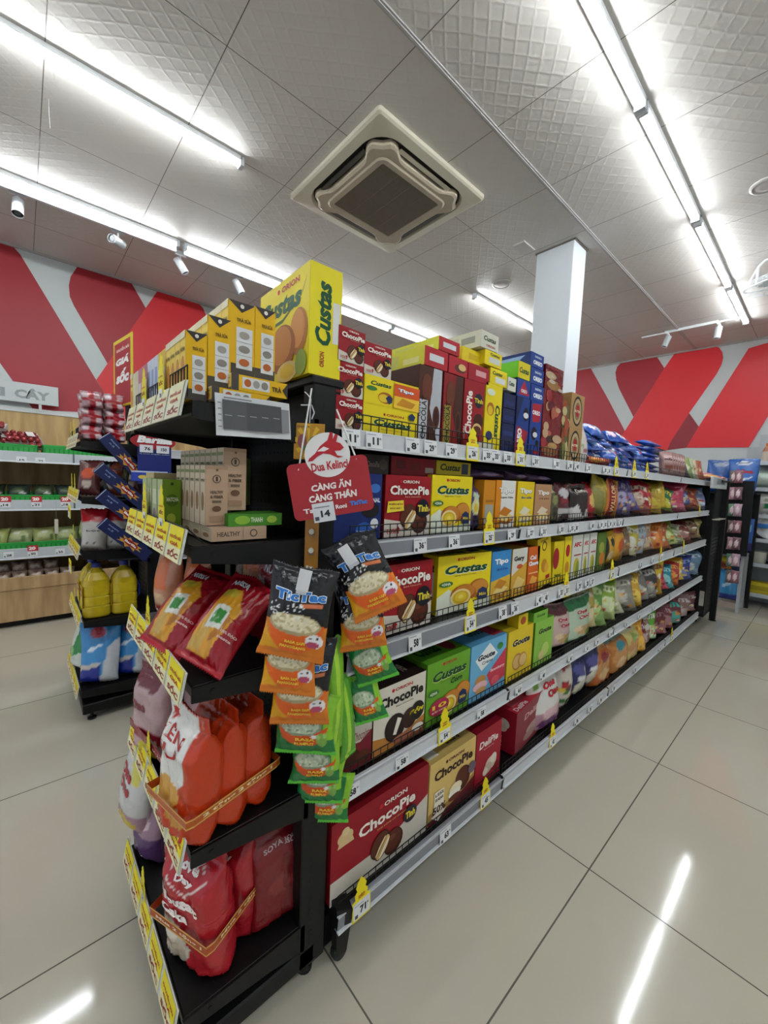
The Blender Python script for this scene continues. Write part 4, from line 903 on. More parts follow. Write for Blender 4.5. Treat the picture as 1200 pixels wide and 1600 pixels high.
place_carton(2, 801, 866, 825, 858, .14, 'white and golden wheat biscuit box between blue and orange boxes', 'white-gold biscuit box', lambda w, h: [R(0,0,1,1,'d8a63a'), P_([(0,.45),(1,.7),(1,1),(0,1)],'dcdad0'), T_(.1,.8,.78,.13,'Gery','3a3430',0,.06), E_(.5,.62,.2,.05,'c8572a'), P_([(.1,.2),(.6,.1),(.9,.3),(.4,.42)],'e8c878')], 'c89a3a', name='wafer_box', ztop=1.03, T=lambda w, d: [R(0,0,1,1,'d0a23c')])
place_carton(2, 826, 862, 844.5, 855, .14, 'orange cheese biscuit box with white and blue lettering', 'orange cheese box', lambda w, h: [R(0,0,1,1,'d8641c'), T_(.15,.7,.76,.1,'Cal','e8ecf4',0,.06), T_(.08,.92,.63,.1,'Cheese','e8ecf4',0,.06), P_([(.2,.2),(.7,.14),(.9,.28),(.4,.36)],'f0b04a'), R(.1,.4,.9,.43,'f0c080')], 'c05614', name='wafer_box', ztop=1.028)
o = place_carton(2, 846, 844, 866, 842, .05, 'slim yellow banana snack box leaning sideways on the third shelf', 'leaning yellow box', lambda w, h: [R(0,0,1,1,'e8c81c'), C_(.5,.82,.10,'6a4a18'), C_(.5,.82,.07,'e8c81c'), E_(.45,.42,.22,.14,'c88a1c'), E_(.62,.36,.16,.10,'e0a838'), R(.55,.12,.85,.2,'b3202c'), T_(.2,.8,.95,.05,'CHUỐI','6a4a18')], 'd0b014', name='snack_box', ztop=1.055)
o.rotation_euler = (Matrix.Rotation(R90, 3, 'Z') @ Matrix.Rotation(-.16, 3, 'Y')).to_euler(); o.location.z += .004
place_carton(2, 866, 853, 882, 850, .1, 'yellow box with a dark red round mark behind the leaning banana box', 'yellow-red box', lambda w, h: [R(0,0,1,1,'e3cc18'), E_(.25,.6,.3,.25,'a31c24'), T_(.2,.8,.2,.08,'Nabati','3a5a2a')], 'c8b010', name='wafer_box', ztop=1.035)
place_carton(2, 883, 845, 894, 843, .1, 'narrow bright yellow box with a red oval beside the white corn snack boxes', 'narrow yellow box', lambda w, h: [R(0,0,1,1,'ecd51a'), E_(.5,.68,.3,.14,'b3202c'), E_(.5,.3,.3,.14,'c88a1c')], 'd0b014', name='wafer_box', ztop=1.05)
for k, (p, q) in enumerate([(895, 911), (912, 921), (922, 933)]):
    place_carton(2, p, 845, q, 842, .1, f'white corn snack box with red letters, {["first and widest","middle, half covered","last"][k]} of three alike', 'white corn box', lambda w, h: [R(0,0,1,1,'dcdcd4'), T_(.15,.88,.78,.11,'AFC','c02030',0,.06), E_(.5,.25,.28,.22,'c8b43a'), E_(.62,.2,.16,.2,'8aa03a'), R(.2,.52,.9,.55,'b04050')], 'cfcfc6', name='snack_box', ztop=1.05)
place_carton(2, 934, 843, 948, 841, .1, 'olive green vegetable cracker box beside the white corn boxes', 'green cracker box', lambda w, h: [R(0,0,1,1,'5a7a2a'), E_(.6,.3,.3,.2,'c87a2a'), E_(.5,.6,.3,.15,'a0a84a')], '4a6a24', name='snack_box', ztop=1.045)
bag_on(2, 949, 839, 968, 838, .06, 'black and yellow snack bag with dark upright lettering', 'd0a21c', [R(0,0,.25,.9,'1c1a16'), E_(.65,.7,.2,.12,'26221a'), E_(.6,.3,.3,.15,'e0c88a')], 'black-yellow bag', ztop=1.035, seed=3)
bag_on(2, 966, 835, 980, 836, .06, 'golden yellow bag with curled top next to the clear noodle bags', 'd89a1c', [E_(.5,.5,.3,.2,'c0541c'), R(0,.85,1,1,'b03a20')], 'golden bag', ztop=1.04, seed=5, tilt=.1)
F3 = [('8a6a50','b89a78','tan see-through noodle'),('7a5a44','a88a68','brown see-through noodle'),('c8b83a','e8e8e0','yellow and white'),('9aa4ac','d8dce0','silvery see-through'),('b88a6a','e0c8a8','beige'),('c8682a','f09a50','orange slanted'),('b0522a','e0a060','rust-orange'),('8a9a3a','d8e0a0','yellow-green'),('c0b8a0','6a8a4a','cream and green'),('7a3a34','b88a80','wine brown'),('6a4a34','a89070','dark tan'),('8a7a4a','c8b878','khaki')]
yp = [2.47,2.62,2.78,2.92,3.08,3.26,3.42,3.60,3.78,3.98,4.20,4.44]
for k, ((c, c2, nm), y) in enumerate(zip(F3, yp)):
    w = (yp[k+1]-y if k < 11 else .24)*1.28; hh = [.22,.22,.22,.22,.20,.22,.19,.19,.17,.18,.18,.19][k]
    o = pouch('snack_bag', w, hh, .08, c, busy(k+60, c, c2, .66), None, 'pillow', k+2, 22, 26, 2.2)
    o.rotation_euler = (Matrix.Rotation(R90-(.7 if k > 4 else .3), 3, 'Z') @ Matrix.Rotation(-.15 if k < 5 else -.4, 3, 'X') @ Matrix.Rotation([.05,-.1,.15][k % 3], 3, 'Y')).to_euler(); o.location = (FX-.06, y+w/2, SURF[2])
    tag(o, f'{nm} bag on the third shelf beyond the golden bag', 'bag', 'packaged goods on the third shelf'); ROW[2].append((y, y+w, nm+' bag'))
    c2_ = o.copy(); COL.objects.link(c2_); c2_.location.x -= .12; c2_.location.y += .03; c2_.rotation_euler.z += .2; tag(c2_, f'{nm} bag standing behind its twin '+'on the third shelf')

# --- fourth shelf
place_carton(3, 536, 1106, 583.5, 1090, .17, 'white and maroon chocolate cake box at the start of the fourth shelf', 'white-maroon cake box', lambda w, h: [R(0,0,1,1,'cfc8ba'), R(0,0,1,.22,'7a1c28'), P_([(0,.0),(1,.1),(1,.5),(.6,.38),(0,.42)],'7a1c28'), T_(.05,.7,.72,.16,'Orra','1c1a1a',0,.04), T_(.35,.95,.48,.13,'Chocolate','8a3028',0,.0,.3), E_(.3,.2,.3,.12,'4a2013'), E_(.7,.15,.25,.1,'5d2a18')], 'bfb8aa', name='cake_box', ztop=.690)
place_carton(3, 584.5, 1088, 666.5, 1046, .18, 'cream and brown pie box with black lettering on the fourth shelf', 'cream-brown pie box', lambda w, h: [R(0,0,1,1,'ded8c8'), P_([(0,0),(1,0),(1,.3),(.55,.16),(0,.28)],'c0803a'), P_([(.3,0),(1,0),(1,.2),(.6,.12)],'8a4a30')]+orion(.34,.72,.9,.05,'b5202a')+[T_(.08,.95,.76,.16,'ChocoPie','1c1614',0,.04), T_(.4,.75,.64,.022,'Bánh ChocoPie','8a7a6a'), C_(.40,.32,.21,'2a1a18'), P_([(.36,.22),(.42,.2),(.52,.42),(.44,.46)],'ece6da'), C_(.68,.36,.16,'3a221c'), E_(.84,.42,.14,.15,'26201c'), T_(.68,.97,.43,.10,'ĐẬM','e8d82a',0,.05,.3), E_(.55,.12,.2,.06,'b06a50'), E_(.85,.15,.12,.06,'e8e2d4')], '2a1a18', name='pie_box', ztop=.695, T=lambda w, d: [R(0,0,1,1,'251816'), T_(.15,.8,.4,.4,'ChocoPie','b8aca0',0,.03)])
place_carton(3, 667.5, 1052, 735.5, 1012, .16, 'green corn custard cake box beside the cream pie box', 'green custard box', lambda w, h: custas(w, h, True, 'Custas', 'Corn'), '5c9424', name='cake_box', ztop=.708, T=lambda w, d: [R(0,0,1,1,'5a9a26'), T_(.1,.6,.5,.4,'Custas','143c1c',0,.04,.2), E_(.78,.5,.14,.3,'8a2a34')])
place_carton(3, 736.5, 1016, 792.5, 991, .16, 'light blue strawberry cream biscuit box with a pink corner', 'light blue biscuit box', lambda w, h: [R(0,0,1,1,'6cb0d8'), P_([(.12,.72),(.5,.95),(.75,.7),(.3,.5)],'eef0f0'), T_(.18,.66,.74,.10,'Goute','26303a',0,.05,.2), T_(.3,.6,.63,.06,'Crème','5a6a74'), P_([(.45,.38),(1,.75),(1,.2),(.6,.12)],'c83a50'), T_(.55,.97,.42,.07,'Strawberry','f0d8d8'), E_(.28,.34,.15,.09,'c08a4a'), E_(.28,.24,.2,.08,'e8b8c0'), E_(.3,.16,.14,.06,'c89a5a'), E_(.7,.22,.12,.08,'e05a68'), E_(.8,.82,.08,.06,'3a8a3a')], '5aa0c8', name='biscuit_box', ztop=.708, T=lambda w, d: [R(0,0,1,1,'5aa0cc'), T_(.3,.75,.5,.3,'Goute','26303a'), R(.7,.1,1,.9,'b03a4c')])
place_carton(3, 795, 988, 834, 976, .14, 'yellow almond cracker box beside the light blue biscuit box', 'yellow cracker box', lambda w, h: [R(0,0,1,1,'e3c428'), T_(.16,.88,.73,.14,'Goute','f6eec0',0,.08,.2), T_(.17,.87,.735,.13,'Goute','2a2a30',0,.05,.2), E_(.40,.34,.2,.17,'b8803a'), E_(.38,.34,.16,.13,'d8b070'), E_(.6,.34,.18,.15,'c08a44'), E_(.62,.34,.14,.12,'e0be80')], 'd0b424', name='biscuit_box', ztop=.705, T=lambda w, d: [R(0,0,1,1,'d8bc28')])
o = place_carton(3, 811, 958, 826, 954, .05, 'thin yellow box upright on top behind the almond cracker box', '', [R(0,0,1,1,'e0c81c'), E_(.5,.5,.3,.3,'b3502a')], 'd0b014', z0=.707, ztop=.76, name='biscuit_box', reg=False)
place_carton(3, 837, 972, 866, 962, .14, 'light green cracker box with black script on the fourth shelf', 'green cracker box', lambda w, h: [R(0,0,1,1,'8cc04a'), T_(.2,.88,.76,.11,'Goute','24301c',0,.05,.2), E_(.6,.32,.2,.15,'b8d070'), E_(.4,.22,.14,.1,'d8c88a')], '6fae34', name='biscuit_box', ztop=.70, L=lambda w, h: [R(0,0,1,1,'4e8a24'), T_(.3,.75,.5,.4,'Goute','dfe8b0',1,.04)])
place_carton(3, 835, 950, 857, 945, .12, 'second light green cracker box lying on top of the green one', '', [R(0,0,1,1,'7cb83e'), T_(.2,.8,.6,.3,'Goute','24301c')], '6aa834', z0=.702, ztop=.745, name='biscuit_box', reg=False)
def oneone(bg, top=None, low='c8a070', tc='b01c2c'):
    o = [R(0,0,1,1,bg)]
    if top: o += [P_([(0,.72),(1,.78),(1,1),(0,1)], top)]
    return o+[T_(.3,.72,.66,.11,'One','f4eee8',0,.09), T_(.36,.82,.53,.11,'One','f4eee8',0,.09), T_(.3,.72,.66,.10,'One',tc,0,.05), T_(.36,.82,.53,.10,'One',tc,0,.05), E_(.55,.22,.3,.10,low), E_(.3,.28,.14,.07,'e0c8a0'), E_(.7,.14,.2,.07,'8aa04a')]
bag_on(3, 867, 947, 903, 940, .10, 'dusty pink rice cracker bag with red doubled lettering and maroon top', 'c8a8a0', oneone('c8aca6','5a1c24'), 'pink rice cracker bag', ztop=.70, seed=3, style='stand', tilt=.1, nx=24, ny=30)
bag_on(3, 898, 940, 936, 930, .10, 'pale green rice cracker bag with dark green top and red lettering', 'b8ccb0', oneone('b4c8b0','1c6a38'), 'green rice cracker bag', ztop=.71, seed=4, style='stand', nx=24, ny=30)
F4 = [('a8944a','e0d8b0','golden and cream'),('5a8a34','c0d890','leaf green'),('8aa83a','e8f0c0','lime green curled'),('c8c8a8','8aa04a','off-white and green'),('8a8478','d0ccc0','grey-beige'),('c89a2a','f0d060','amber'),('6a6660','c8c4bc','smoke grey'),('3a3634','b8b4ac','black and silver'),('d0b41c','8a2a20','lemon yellow'),('a81c3c','e86a80','crimson'),('2a8a9c','a0e0e0','teal'),('b8302c','e8a040','tomato red'),('d8a02c','f0e080','marigold'),('2a3a8c','8a9ad0','royal blue'),('6a8aa8','d0e0e8','pale steel blue')]
yp = [2.12,2.28,2.42,2.56,2.70,2.88,3.02,3.18,3.36,3.52,3.68,3.84,4.0,4.18,4.40]
for k, ((c, c2, nm), y) in enumerate(zip(F4, yp)):
    w = (yp[k+1]-y if k < 14 else .28)*1.3; hh = [.23,.25,.24,.23,.23,.22,.24,.24,.26,.2,.19,.19,.19,.21,.22][k]
    o = pouch('snack_bag', w, hh, .085, c, busy(k+80, c, c2, .72), None, 'pillow', k+5, 22, 26, 2.2)
    o.rotation_euler = (Matrix.Rotation(R90-.6, 3, 'Z') @ Matrix.Rotation(-.25, 3, 'X') @ Matrix.Rotation(.12*((k % 3)-1), 3, 'Y')).to_euler(); o.location = (FX-.06, y+w/2, SURF[3])
    tag(o, f'{nm} snack bag beyond the rice cracker bags', 'bag', 'packaged goods on the fourth shelf'); ROW[3].append((y, y+w, nm+' bag'))
    c2_ = o.copy(); COL.objects.link(c2_); c2_.location.x -= .12; c2_.location.y += .03; c2_.rotation_euler.z += .2; tag(c2_, f'{nm} bag standing behind its twin '+'on the fourth shelf')

# --- bottom shelf
place_carton(4, 518, 1293, 670.5, 1199, .22, 'largest red pie box, at the front corner of the bottom shelf', 'largest red pie box', lambda w, h: [R(0,0,1,1,'961422'), P_([(0,0),(.42,0),(.42,.28),(.0,.29)],'cfc8bc'), P_([(.42,0),(1,0),(1,.55),(.42,.22)],'cfc8bc')]+[E_(.12,.76,.07,.08,'d8bc8a'), P_([(.05,.66),(.2,.66),(.18,.74),(.07,.74)],'d8bc8a'), E_(.12,.83,.035,.05,'e0c898')]+orion(.46,.74,.84,.06)+[T_(.24,.84,.68,.15,'ChocoPie','f4ece2',0,.035), T_(.42,.74,.555,.022,'THE LOVE OF GIVING','c89a5a'), *pies(.52, .29, .17, w/h), E_(.78,.47,.075,.115,'1b1e2c'), T_(.725,.835,.47,.1,'Tình','e8cf3a',0,.04)], '8a101c', name='pie_box', ztop=.378, T=lambda w, d: [R(0,0,1,1,'84101c'), T_(.22,.62,.4,.4,'ChocoPie','efe6da',0,.03), T_(.38,.52,.78,.12,'ORION','d8b878'), E_(.76,.45,.08,.34,'14161f'), T_(.70,.82,.45,.3,'Tình','e8cf3a')])
place_carton(4, 672, 1203, 744, 1157, .17, 'golden tan reduced-sugar pie box with brown lettering', 'golden tan pie box', lambda w, h: [R(0,0,1,1,'dcbc70'), P_([(0,0),(1,0),(1,.3),(.5,.12),(0,.1)],'6a1c24'), P_([(0,.08),(.5,.12),(1,.3),(1,.36),(.4,.2),(0,.2)],'b08a4a')]+orion(.34,.72,.89,.05,'5a2a1c','5a2a1c')+[T_(.09,.93,.75,.16,'ChocoPie','3a1c14',0,.04), C_(.72,.42,.20,'4a2013'), C_(.7,.46,.16,'5d2a18'), E_(.56,.34,.14,.09,'f0e2c0'), E_(.54,.27,.14,.06,'f6efdf'), E_(.54,.2,.13,.05,'6b3320'), P_([(.1,.14),(.04,.14),(.2,.0),(.36,.14),(.3,.14),(.3,.5),(.1,.5)],'efe6d4'), T_(.12,.29,.45,.05,'LESS','3a1c14'), T_(.12,.29,.37,.05,'SUGAR','3a1c14'), T_(.08,.34,.21,.12,'50%','3a1c14',0,.03), E_(.92,.5,.09,.1,'6a5a6a')], 'd0ae62', name='pie_box', ztop=.365, T=lambda w, d: [R(0,0,1,1,'d8b86c'), T_(.5,.8,.3,.2,'ChocoPie','3a1c14'), R(.3,.4,.9,.7,'3a1c14'), R(.05,.1,.25,.5,'efe6d4')])
place_carton(4, 745, 1150, 786, 1108, .16, 'dark red soft cake box beside the golden tan pie box', 'dark red cake box', delipie, '8a1024', name='cake_box', ztop=.365, T=lambda w, d: [R(0,0,1,1,'8a1024')])
place_carton(4, 788, 1095, 812, 1080, .16, 'dark red soft cake box standing between the plain one and the turned one', 'red cake box', delipie, '8a1024', name='cake_box', ztop=.37, x=FX-.09)
o = place_carton(4, 808, 1118, 864, 1090, .11, 'bright red soft cake box turned a little, its pinkish front facing the aisle', 'turned red cake box', lambda w, h: [R(0,0,1,1,'8f3a42'), T_(.25,.9,.72,.14,'DeliPie','d8b0b0',0,.03,.15), E_(.6,.32,.26,.12,'b89a94'), E_(.45,.2,.2,.1,'a8847e')], 'b81c34', name='cake_box', T=lambda w, d: [R(0,0,1,1,'c8283c'), R(.1,.3,.5,.7,'d8606c'), T_(.05,.4,.15,.2,'DeliPie','f0e0e0')], L=lambda w, h: [R(0,0,1,1,'98142a'), E_(.5,.65,.24,.12,'d8ccc0'), E_(.45,.55,.2,.1,'cfc0b0'), T_(.1,.35,.35,.22,'DeliPie','e8c8c8',1)])
o.rotation_euler.z += .10; o.location.x -= .02
bag_on(4, 845, 1050, 889, 1038, .10, 'white rice cracker bag with big red doubled lettering on the bottom shelf', 'dcdad6', [R(0,0,1,1,'dcdad6'), R(0,0,1,.36,'b88a98'), T_(.38,.8,.76,.13,'One','c01c2c',0,.07), T_(.46,.9,.60,.13,'One','c01c2c',0,.07), E_(.2,.84,.09,.05,'7ab03a'), E_(.5,.3,.3,.1,'d8b0b8'), E_(.4,.14,.3,.09,'6a3a6a')], 'white rice cracker bag', ztop=.40, style='stand', seed=2, nx=24, ny=30)
bag_on(4, 887, 1038, 906, 1030, .09, 'slim white, red and green speckled snack bag beside the white rice cracker bag', 'c8c0b8', sum([[E_(random.Random(k).random(), random.Random(k+50).random(), .14, .06, ['a82028','3a6a34','d8b84a','5a2a1c'][k % 4])] for k in range(16)], []), 'speckled bag', ztop=.40, seed=6)
for k, (p, q) in enumerate([(904, 926), (924, 947)]):
    bag_on(4, p, 1022-8*k, q, 1012-8*k, .11, f'navy and silver snack bag, the one {["beside the speckled bag","next to the sandwich bread"][k]}', '26285a', [E_(.5,.3,.35,.2,'c8c4b0'), E_(.4,.7,.3,.12,'4a4a8c'), R(.2,.48,.8,.58,'d8d8e0'), E_(.75,.45,.15,.3,'b8b8c0')], ['navy bag by the speckled one', 'navy bag by the bread'][k], ztop=.385, seed=7+k, tilt=.08)
BREAD = [('b8642c','e0b070','orange bread loaf with a red oval label','8a1c20'),('b07030','3aa0a8','bread loaf with a teal wrapper end','2a8a98'),('c8b870','e8e8d0','pale yellow-green bread','8aa04a')]
for k, ((c, c2, nm, c3), (p, q)) in enumerate(zip(BREAD, [(938, 962), (962, 988), (986, 1004)])):
    bag_on(4, p, 1005-12*k, q, 995-12*k, .13, f'{nm} in a clear bag on the bottom shelf', c, [E_(.5,.45,.4,.3,'c88a4a'), E_(.5,.68,.25,.12,c3), R(0,.82,1,1,c2), E_(.5,.25,.3,.12,'e0b880')], nm.split(' with')[0], ztop=.375, style='block', seed=k+1, name='bread_bag')
F5 = [('a01c2c','e8c8c8','red with white cross lettering'),('d8921c','f0c050','shiny orange'),('7a2a34','c8b0b0','brown-red'),('c8c4b8','8a4a44','cream'),('5aa02c','e8f0d8','green and white topped'),('6a2430','a06a70','maroon'),('70303a','b08084','plum'),('6a2a34','3ab0a0','maroon with teal label'),('8a6a6a','d0c0c0','clear pinkish'),('6a3a3e','b09a9a','dim rosewood')]
yp = [2.86,3.0,3.2,3.32,3.42,3.56,3.74,3.92,4.14,4.42]
for k, ((c, c2, nm), y) in enumerate(zip(F5, yp)):
    w = (yp[k+1]-y if k < 9 else .28)*1.28; hh = [.20,.22,.18,.2,.22,.2,.2,.21,.2,.18][k]
    o = pouch('snack_bag', w, hh, .095, c, busy(k+100, c, c2, .7), None, 'stand' if k < 5 else 'block', k+9, 22, 26, 2.0)
    o.rotation_euler = (Matrix.Rotation(R90-.45, 3, 'Z') @ Matrix.Rotation(-.1, 3, 'X')).to_euler(); o.location = (FX-.07, y+w/2, SURF[4])
    tag(o, f'{nm} bag on the bottom shelf beyond the bread', 'bag', 'packaged goods on the bottom shelf'); ROW[4].append((y, y+w, nm+' bag'))
    c2_ = o.copy(); COL.objects.link(c2_); c2_.location.x -= .12; c2_.location.y += .03; c2_.rotation_euler.z += .2; tag(c2_, f'{nm} bag standing behind its twin '+'on the bottom shelf')

# --- price cards on the rails
used = {}
def near_short(si, y):
    c = [(abs((a+b)/2-y)-(b-a)/2, s) for a, b, s in ROW[si] if s]; return min(c)[1] if c else 'goods'
ORD = ['', ', second one there', ', third one there', ', fourth one there', ', fifth one there', ', sixth one there', ', seventh one there', ', eighth one there', ', ninth one there']
def card(si, y, txt, yellow=False, w=.052):
    zs, zl = SURF[si], LOW[si]; h = zs-zl-.004; A = Acc(); N = Vector((1,0,0))
    A.box((-.0012, -w/2, -.003), (0, w/2, h), 'e4e5e8'); F = [R(.02,.02,.98,.98,'e6e7ea'), T_(.38,.76,.46,.46,txt,'16171a',0,.05), R(.08,.08,.26,.3,'4a4c50'), R(.06,.82,.6,.87,'9a9ca0'), T_(.79,.90,.62,.14,'000','3a3c40')]
    draw_face(A, (0,-w/2,-.003), (0,1,0), (0,0,1), (1,0,0), w, h+.003, F)
    s = near_short(si, y)
    if yellow:
        A.T = None; hh = .100 if si else .092
        pts = [(-.031,-.008),(.031,-.008),(.031,.045),(.020,.048),(.022,.062),(.014,.070),(.018,.080),(.010,hh-.006),(0,hh+.004),(-.010,hh-.006),(-.018,.080),(-.014,.070),(-.022,.062),(-.020,.048),(-.031,.045)]
        v = [(-.0022, p, q) for p, q in pts]+[(-.0008, p, q) for p, q in pts]; n = len(pts)
        A.mesh(v, [tuple(range(n))[::-1], tuple(range(n, 2*n))]+[(i, (i+1) % n, n+(i+1) % n, n+i) for i in range(n)], 'f0de10')
        for kk, (tx, q) in enumerate((('KHUYẾN MÃI', .056), ('SỐC', .048 if si < 4 else .050))):
            draw_face(A, (-.0006,-.012,q-.004), (0,1,0), (0,0,1), (1,0,0), .024, .010 if kk == 0 else .012, [T_(.05,.95,.5,.6,tx,'b3261e',0,.05)])
        key = f'yellow promotion tag reading {txt} below the {s} on the {SHN[si]} rail'; nm = 'promotion_tag'; g = 'yellow promotion tags on the price rails'; cat = 'price tag'
    else: key = f'white price card below the {s} on the {SHN[si]} rail'; nm = 'price_card'; g = 'white price cards on the price rails'; cat = 'price card'
    k = used.get(key, 0); used[key] = k+1
    o = A.build(nm, PAPER); o.location = (XF+.0085, y, zl+.004); o.rotation_euler = (0, -.09 if not yellow else -.06, 0)
    tag(o, key+ORD[min(k, 8)], cat, g)
def cpx(si, px, py, txt, yl=False, w=.052): card(si, on_x(px, py, XF).y, txt, yl, w)
for px, py, t, yl in [(546,690,'11',0),(582,693,'11',0),(642,697,'8',0),(670,701,'29',0),(703,703,'29',0),(736,708,'26',1),(759,711,'33',0),(772,713,'33',0),(791,713,'33',0),(811,712,'31',1),(834,722,'31',0),(867,727,'35',0),(888,729,'38',0),(899,730,'40',0),(917,733,'25',0),(943,735,'20',0),(949,736,'26',0),(962,726,'26',1),(990,732,'18',1),(1010,735,'19',1)]: cpx(0, px, py, t, yl)
for px, py, t, yl in [(654,854,'36',0),(707,847,'36',0),(762,838,'25',1),(797,837,'29',0),(827,832,'27',0),(847,829,'31',0),(875,826,'33',0),(891,824,'35',0),(898,823,'38',0),(923,821,'40',0),(937,819,'29',0),(943,818,'32',0),(951,817,'30',0),(957,816,'26',0),(967,815,'25',0),(1093,792,'19',1)]: cpx(1, px, py, t, yl)
for px, py, t, yl in [(646,1005,'58',0),(733,970,'54',1),(783,959,'38',0),(802,953,'36',0),(840,942,'40',0),(850,938,'40',0),(874,928,'33',0),(883,920,'31',1),(903,915,'29',0),(915,912,'28',0),(923,909,'27',0),(955,895,'29',1),(1000,880,'22',0),(1018,876,'24',0),(1032,862,'21',1),(1068,848,'18',1)]: cpx(2, px, py, t, yl)
for px, py, t, yl in [(547,1236,'58',0),(626,1187,'58',0),(693,1135,'54',1),(750,1112,'58',0),(808,1078,'61',0),(846,1054,'48',0),(889,1027,'45',0),(915,1012,'43',0),(931,1003,'39',0),(952,992,'36',0),(976,979,'32',0),(997,963,'34',0),(1020,950,'31',0)]: cpx(3, px, py, t, yl)
for px, py, t, yl in [(563,1405,'71',1),(694,1298,'63',0),(757,1235,'45',1),(862,1150,'42',1),(899,1127,'36',0),(920,1108,'35',0),(936,1098,'34',0),(957,1075,'30',0),(990,1050,'28',0),(1029,1018,'26',0),(1049,992,'25',1)]: cpx(4, px, py, t, yl, .056)

# ------------------------------------------------------------------ the end rack's goods (their +X side faces the aisle)
G1 = 'cartons on the end rack'
def sidebox(px0, py0, px1, py1, x1, wx, side_ops, base, label, name, front=(), top=(), n=1, step=None, glabel=None, zb=None, group=G1, alt=None, zt=None, skip=0):
    """a carton whose +X side spans the given corners on the plane x=x1; n copies follow towards -X"""
    a = on_x(px0, py0, x1); b = on_x(px1, py1, x1); z0 = zb if zb is not None else b.z; z1 = zt or a.z
    d = b.y-a.y; h = z1-z0; step = step or wx+.0015
    o = carton(name, wx, h, d, base, front, side_ops, (), top); put(o, x1-wx/2, (a.y+b.y)/2, z0); tag(o, label, 'carton', group)
    for k in range(1, n):
        if alt and k in alt:
            bs, fr = alt[k]; c = carton(name, wx, h*.97, d, bs, fr)
        else: c = dup(o)
        c.location = (x1-wx/2-step*k, (a.y+b.y)/2+.0, z0); tag(c, glabel or label, 'carton', group)
    return o
zt1, zt2 = ZE[0], ZE[1]
YS = [R(0,0,1,1,'e3b210'), R(0,0,1,.16,'4a4440'), P_([(.0,1),(1,1),(.5,.86)],'3a3634'), R(.3,.1,.92,.66,'d9dadc'), R(.3,.28,.92,.286,'8a8a8a'), R(.3,.46,.92,.466,'8a8a8a'), E_(.6,.56,.2,.05,'a09a94'), E_(.6,.37,.22,.05,'8a847c'), E_(.6,.19,.2,.05,'b5602a'), T_(.3,.85,.76,.06,'TRÀ SỮA','4a3a1c'), C_(.5,.94,.028,'e8e4dc')]
YF = [R(0,0,1,1,'e6c85a'), R(0,0,1,.16,'5a5450'), E_(.5,.45,.35,.2,'c8843a'), T_(.1,.9,.75,.08,'PHÔ MAI','5a4418'), R(0,.9,1,1,'e0d8b8')]
YT = [R(0,0,1,1,'d8c890')]
alt = {}
for k in (4,5): alt[k] = ('c8a040', [R(0,0,1,1,'d8b84a'), R(.1,.3,.9,.7,'e8e0c8')])
for k in (6,7,8): alt[k] = ('b8bcc8', [R(0,0,1,1,'c4cad8'), R(.2,.4,.8,.8,'8a9ac0')])
for k in (9,10,11): alt[k] = ('b0707e', [R(0,0,1,1,'b87080'), R(.1,.3,.9,.7,'d8c8c8')])
for k in (12,13): alt[k] = ('c8c0a0', [R(0,0,1,1,'d0c8a8')])
sidebox(290, 516, 323, 606, -.815, .032, YS, 'e3b210', 'yellow carton with white panels, at the outer corner of the top of the end rack', 'dessert_carton', YF, YT, 15, None, 'upright carton in the front row receding from the outer yellow one', zb=zt1, alt=alt, group='upright cartons in the front row on top of the end rack')
sidebox(325, 491, 360, 586, -.815, .035, YS, 'e3b210', 'yellow carton with white panels, second back from the outer corner, raised on a lying one', 'dessert_carton', YF, YT, 4, None, 'upright yellow carton in the second row on top of the end rack', zb=zt1+.03, group='second row of yellow cartons')
sidebox(357, 466, 397, 560, -.82, .035, YS, 'e3b210', 'tallest-standing yellow carton with white panels, in the middle of the top group', 'dessert_carton', YF, YT, 4, None, 'upright yellow carton in the third row on top of the end rack', zb=zt1+.064, group='third row of yellow cartons')
sidebox(399, 478, 429, 568, -.82, .035, YS, 'e3b210', 'yellow carton with white panels standing next to the big custard box', 'dessert_carton', YF, YT, 2, None, 'upright yellow carton tucked behind the one by the big custard box', zb=zt1+.064, group='fourth row of yellow cartons')
YL = [R(0,0,1,1,'e3b210'), R(0,0,.12,1,'4a4440'), R(.18,.2,.66,.9,'d9dadc'), E_(.27,.55,.06,.25,'b5602a'), E_(.42,.55,.06,.25,'a09a94'), E_(.57,.55,.06,.25,'8a847c'), T_(.7,.88,.5,.4,'TRÀ','4a3a1c'), P_([(1,0),(1,1),(.9,.5)],'3a3634')]
sidebox(331, 588, 421, 622, -.80, .05, YL, 'e3b210', 'yellow carton lying flat, lower of two, just above the taped paper sheet', 'dessert_carton', YF, YT, 3, None, 'yellow carton lying flat behind the lower one over the paper sheet', zb=zt1, zt=zt1+.029, group='lower lying yellow cartons')
sidebox(362, 560, 449, 598, -.80, .05, YL, 'e3b210', 'yellow carton lying flat, upper of two, touching the big custard box', 'dessert_carton', YF, YT, 3, None, 'yellow carton lying flat behind the upper one by the big custard box', zb=zt1+.031, zt=zt1+.062, group='upper lying yellow cartons')
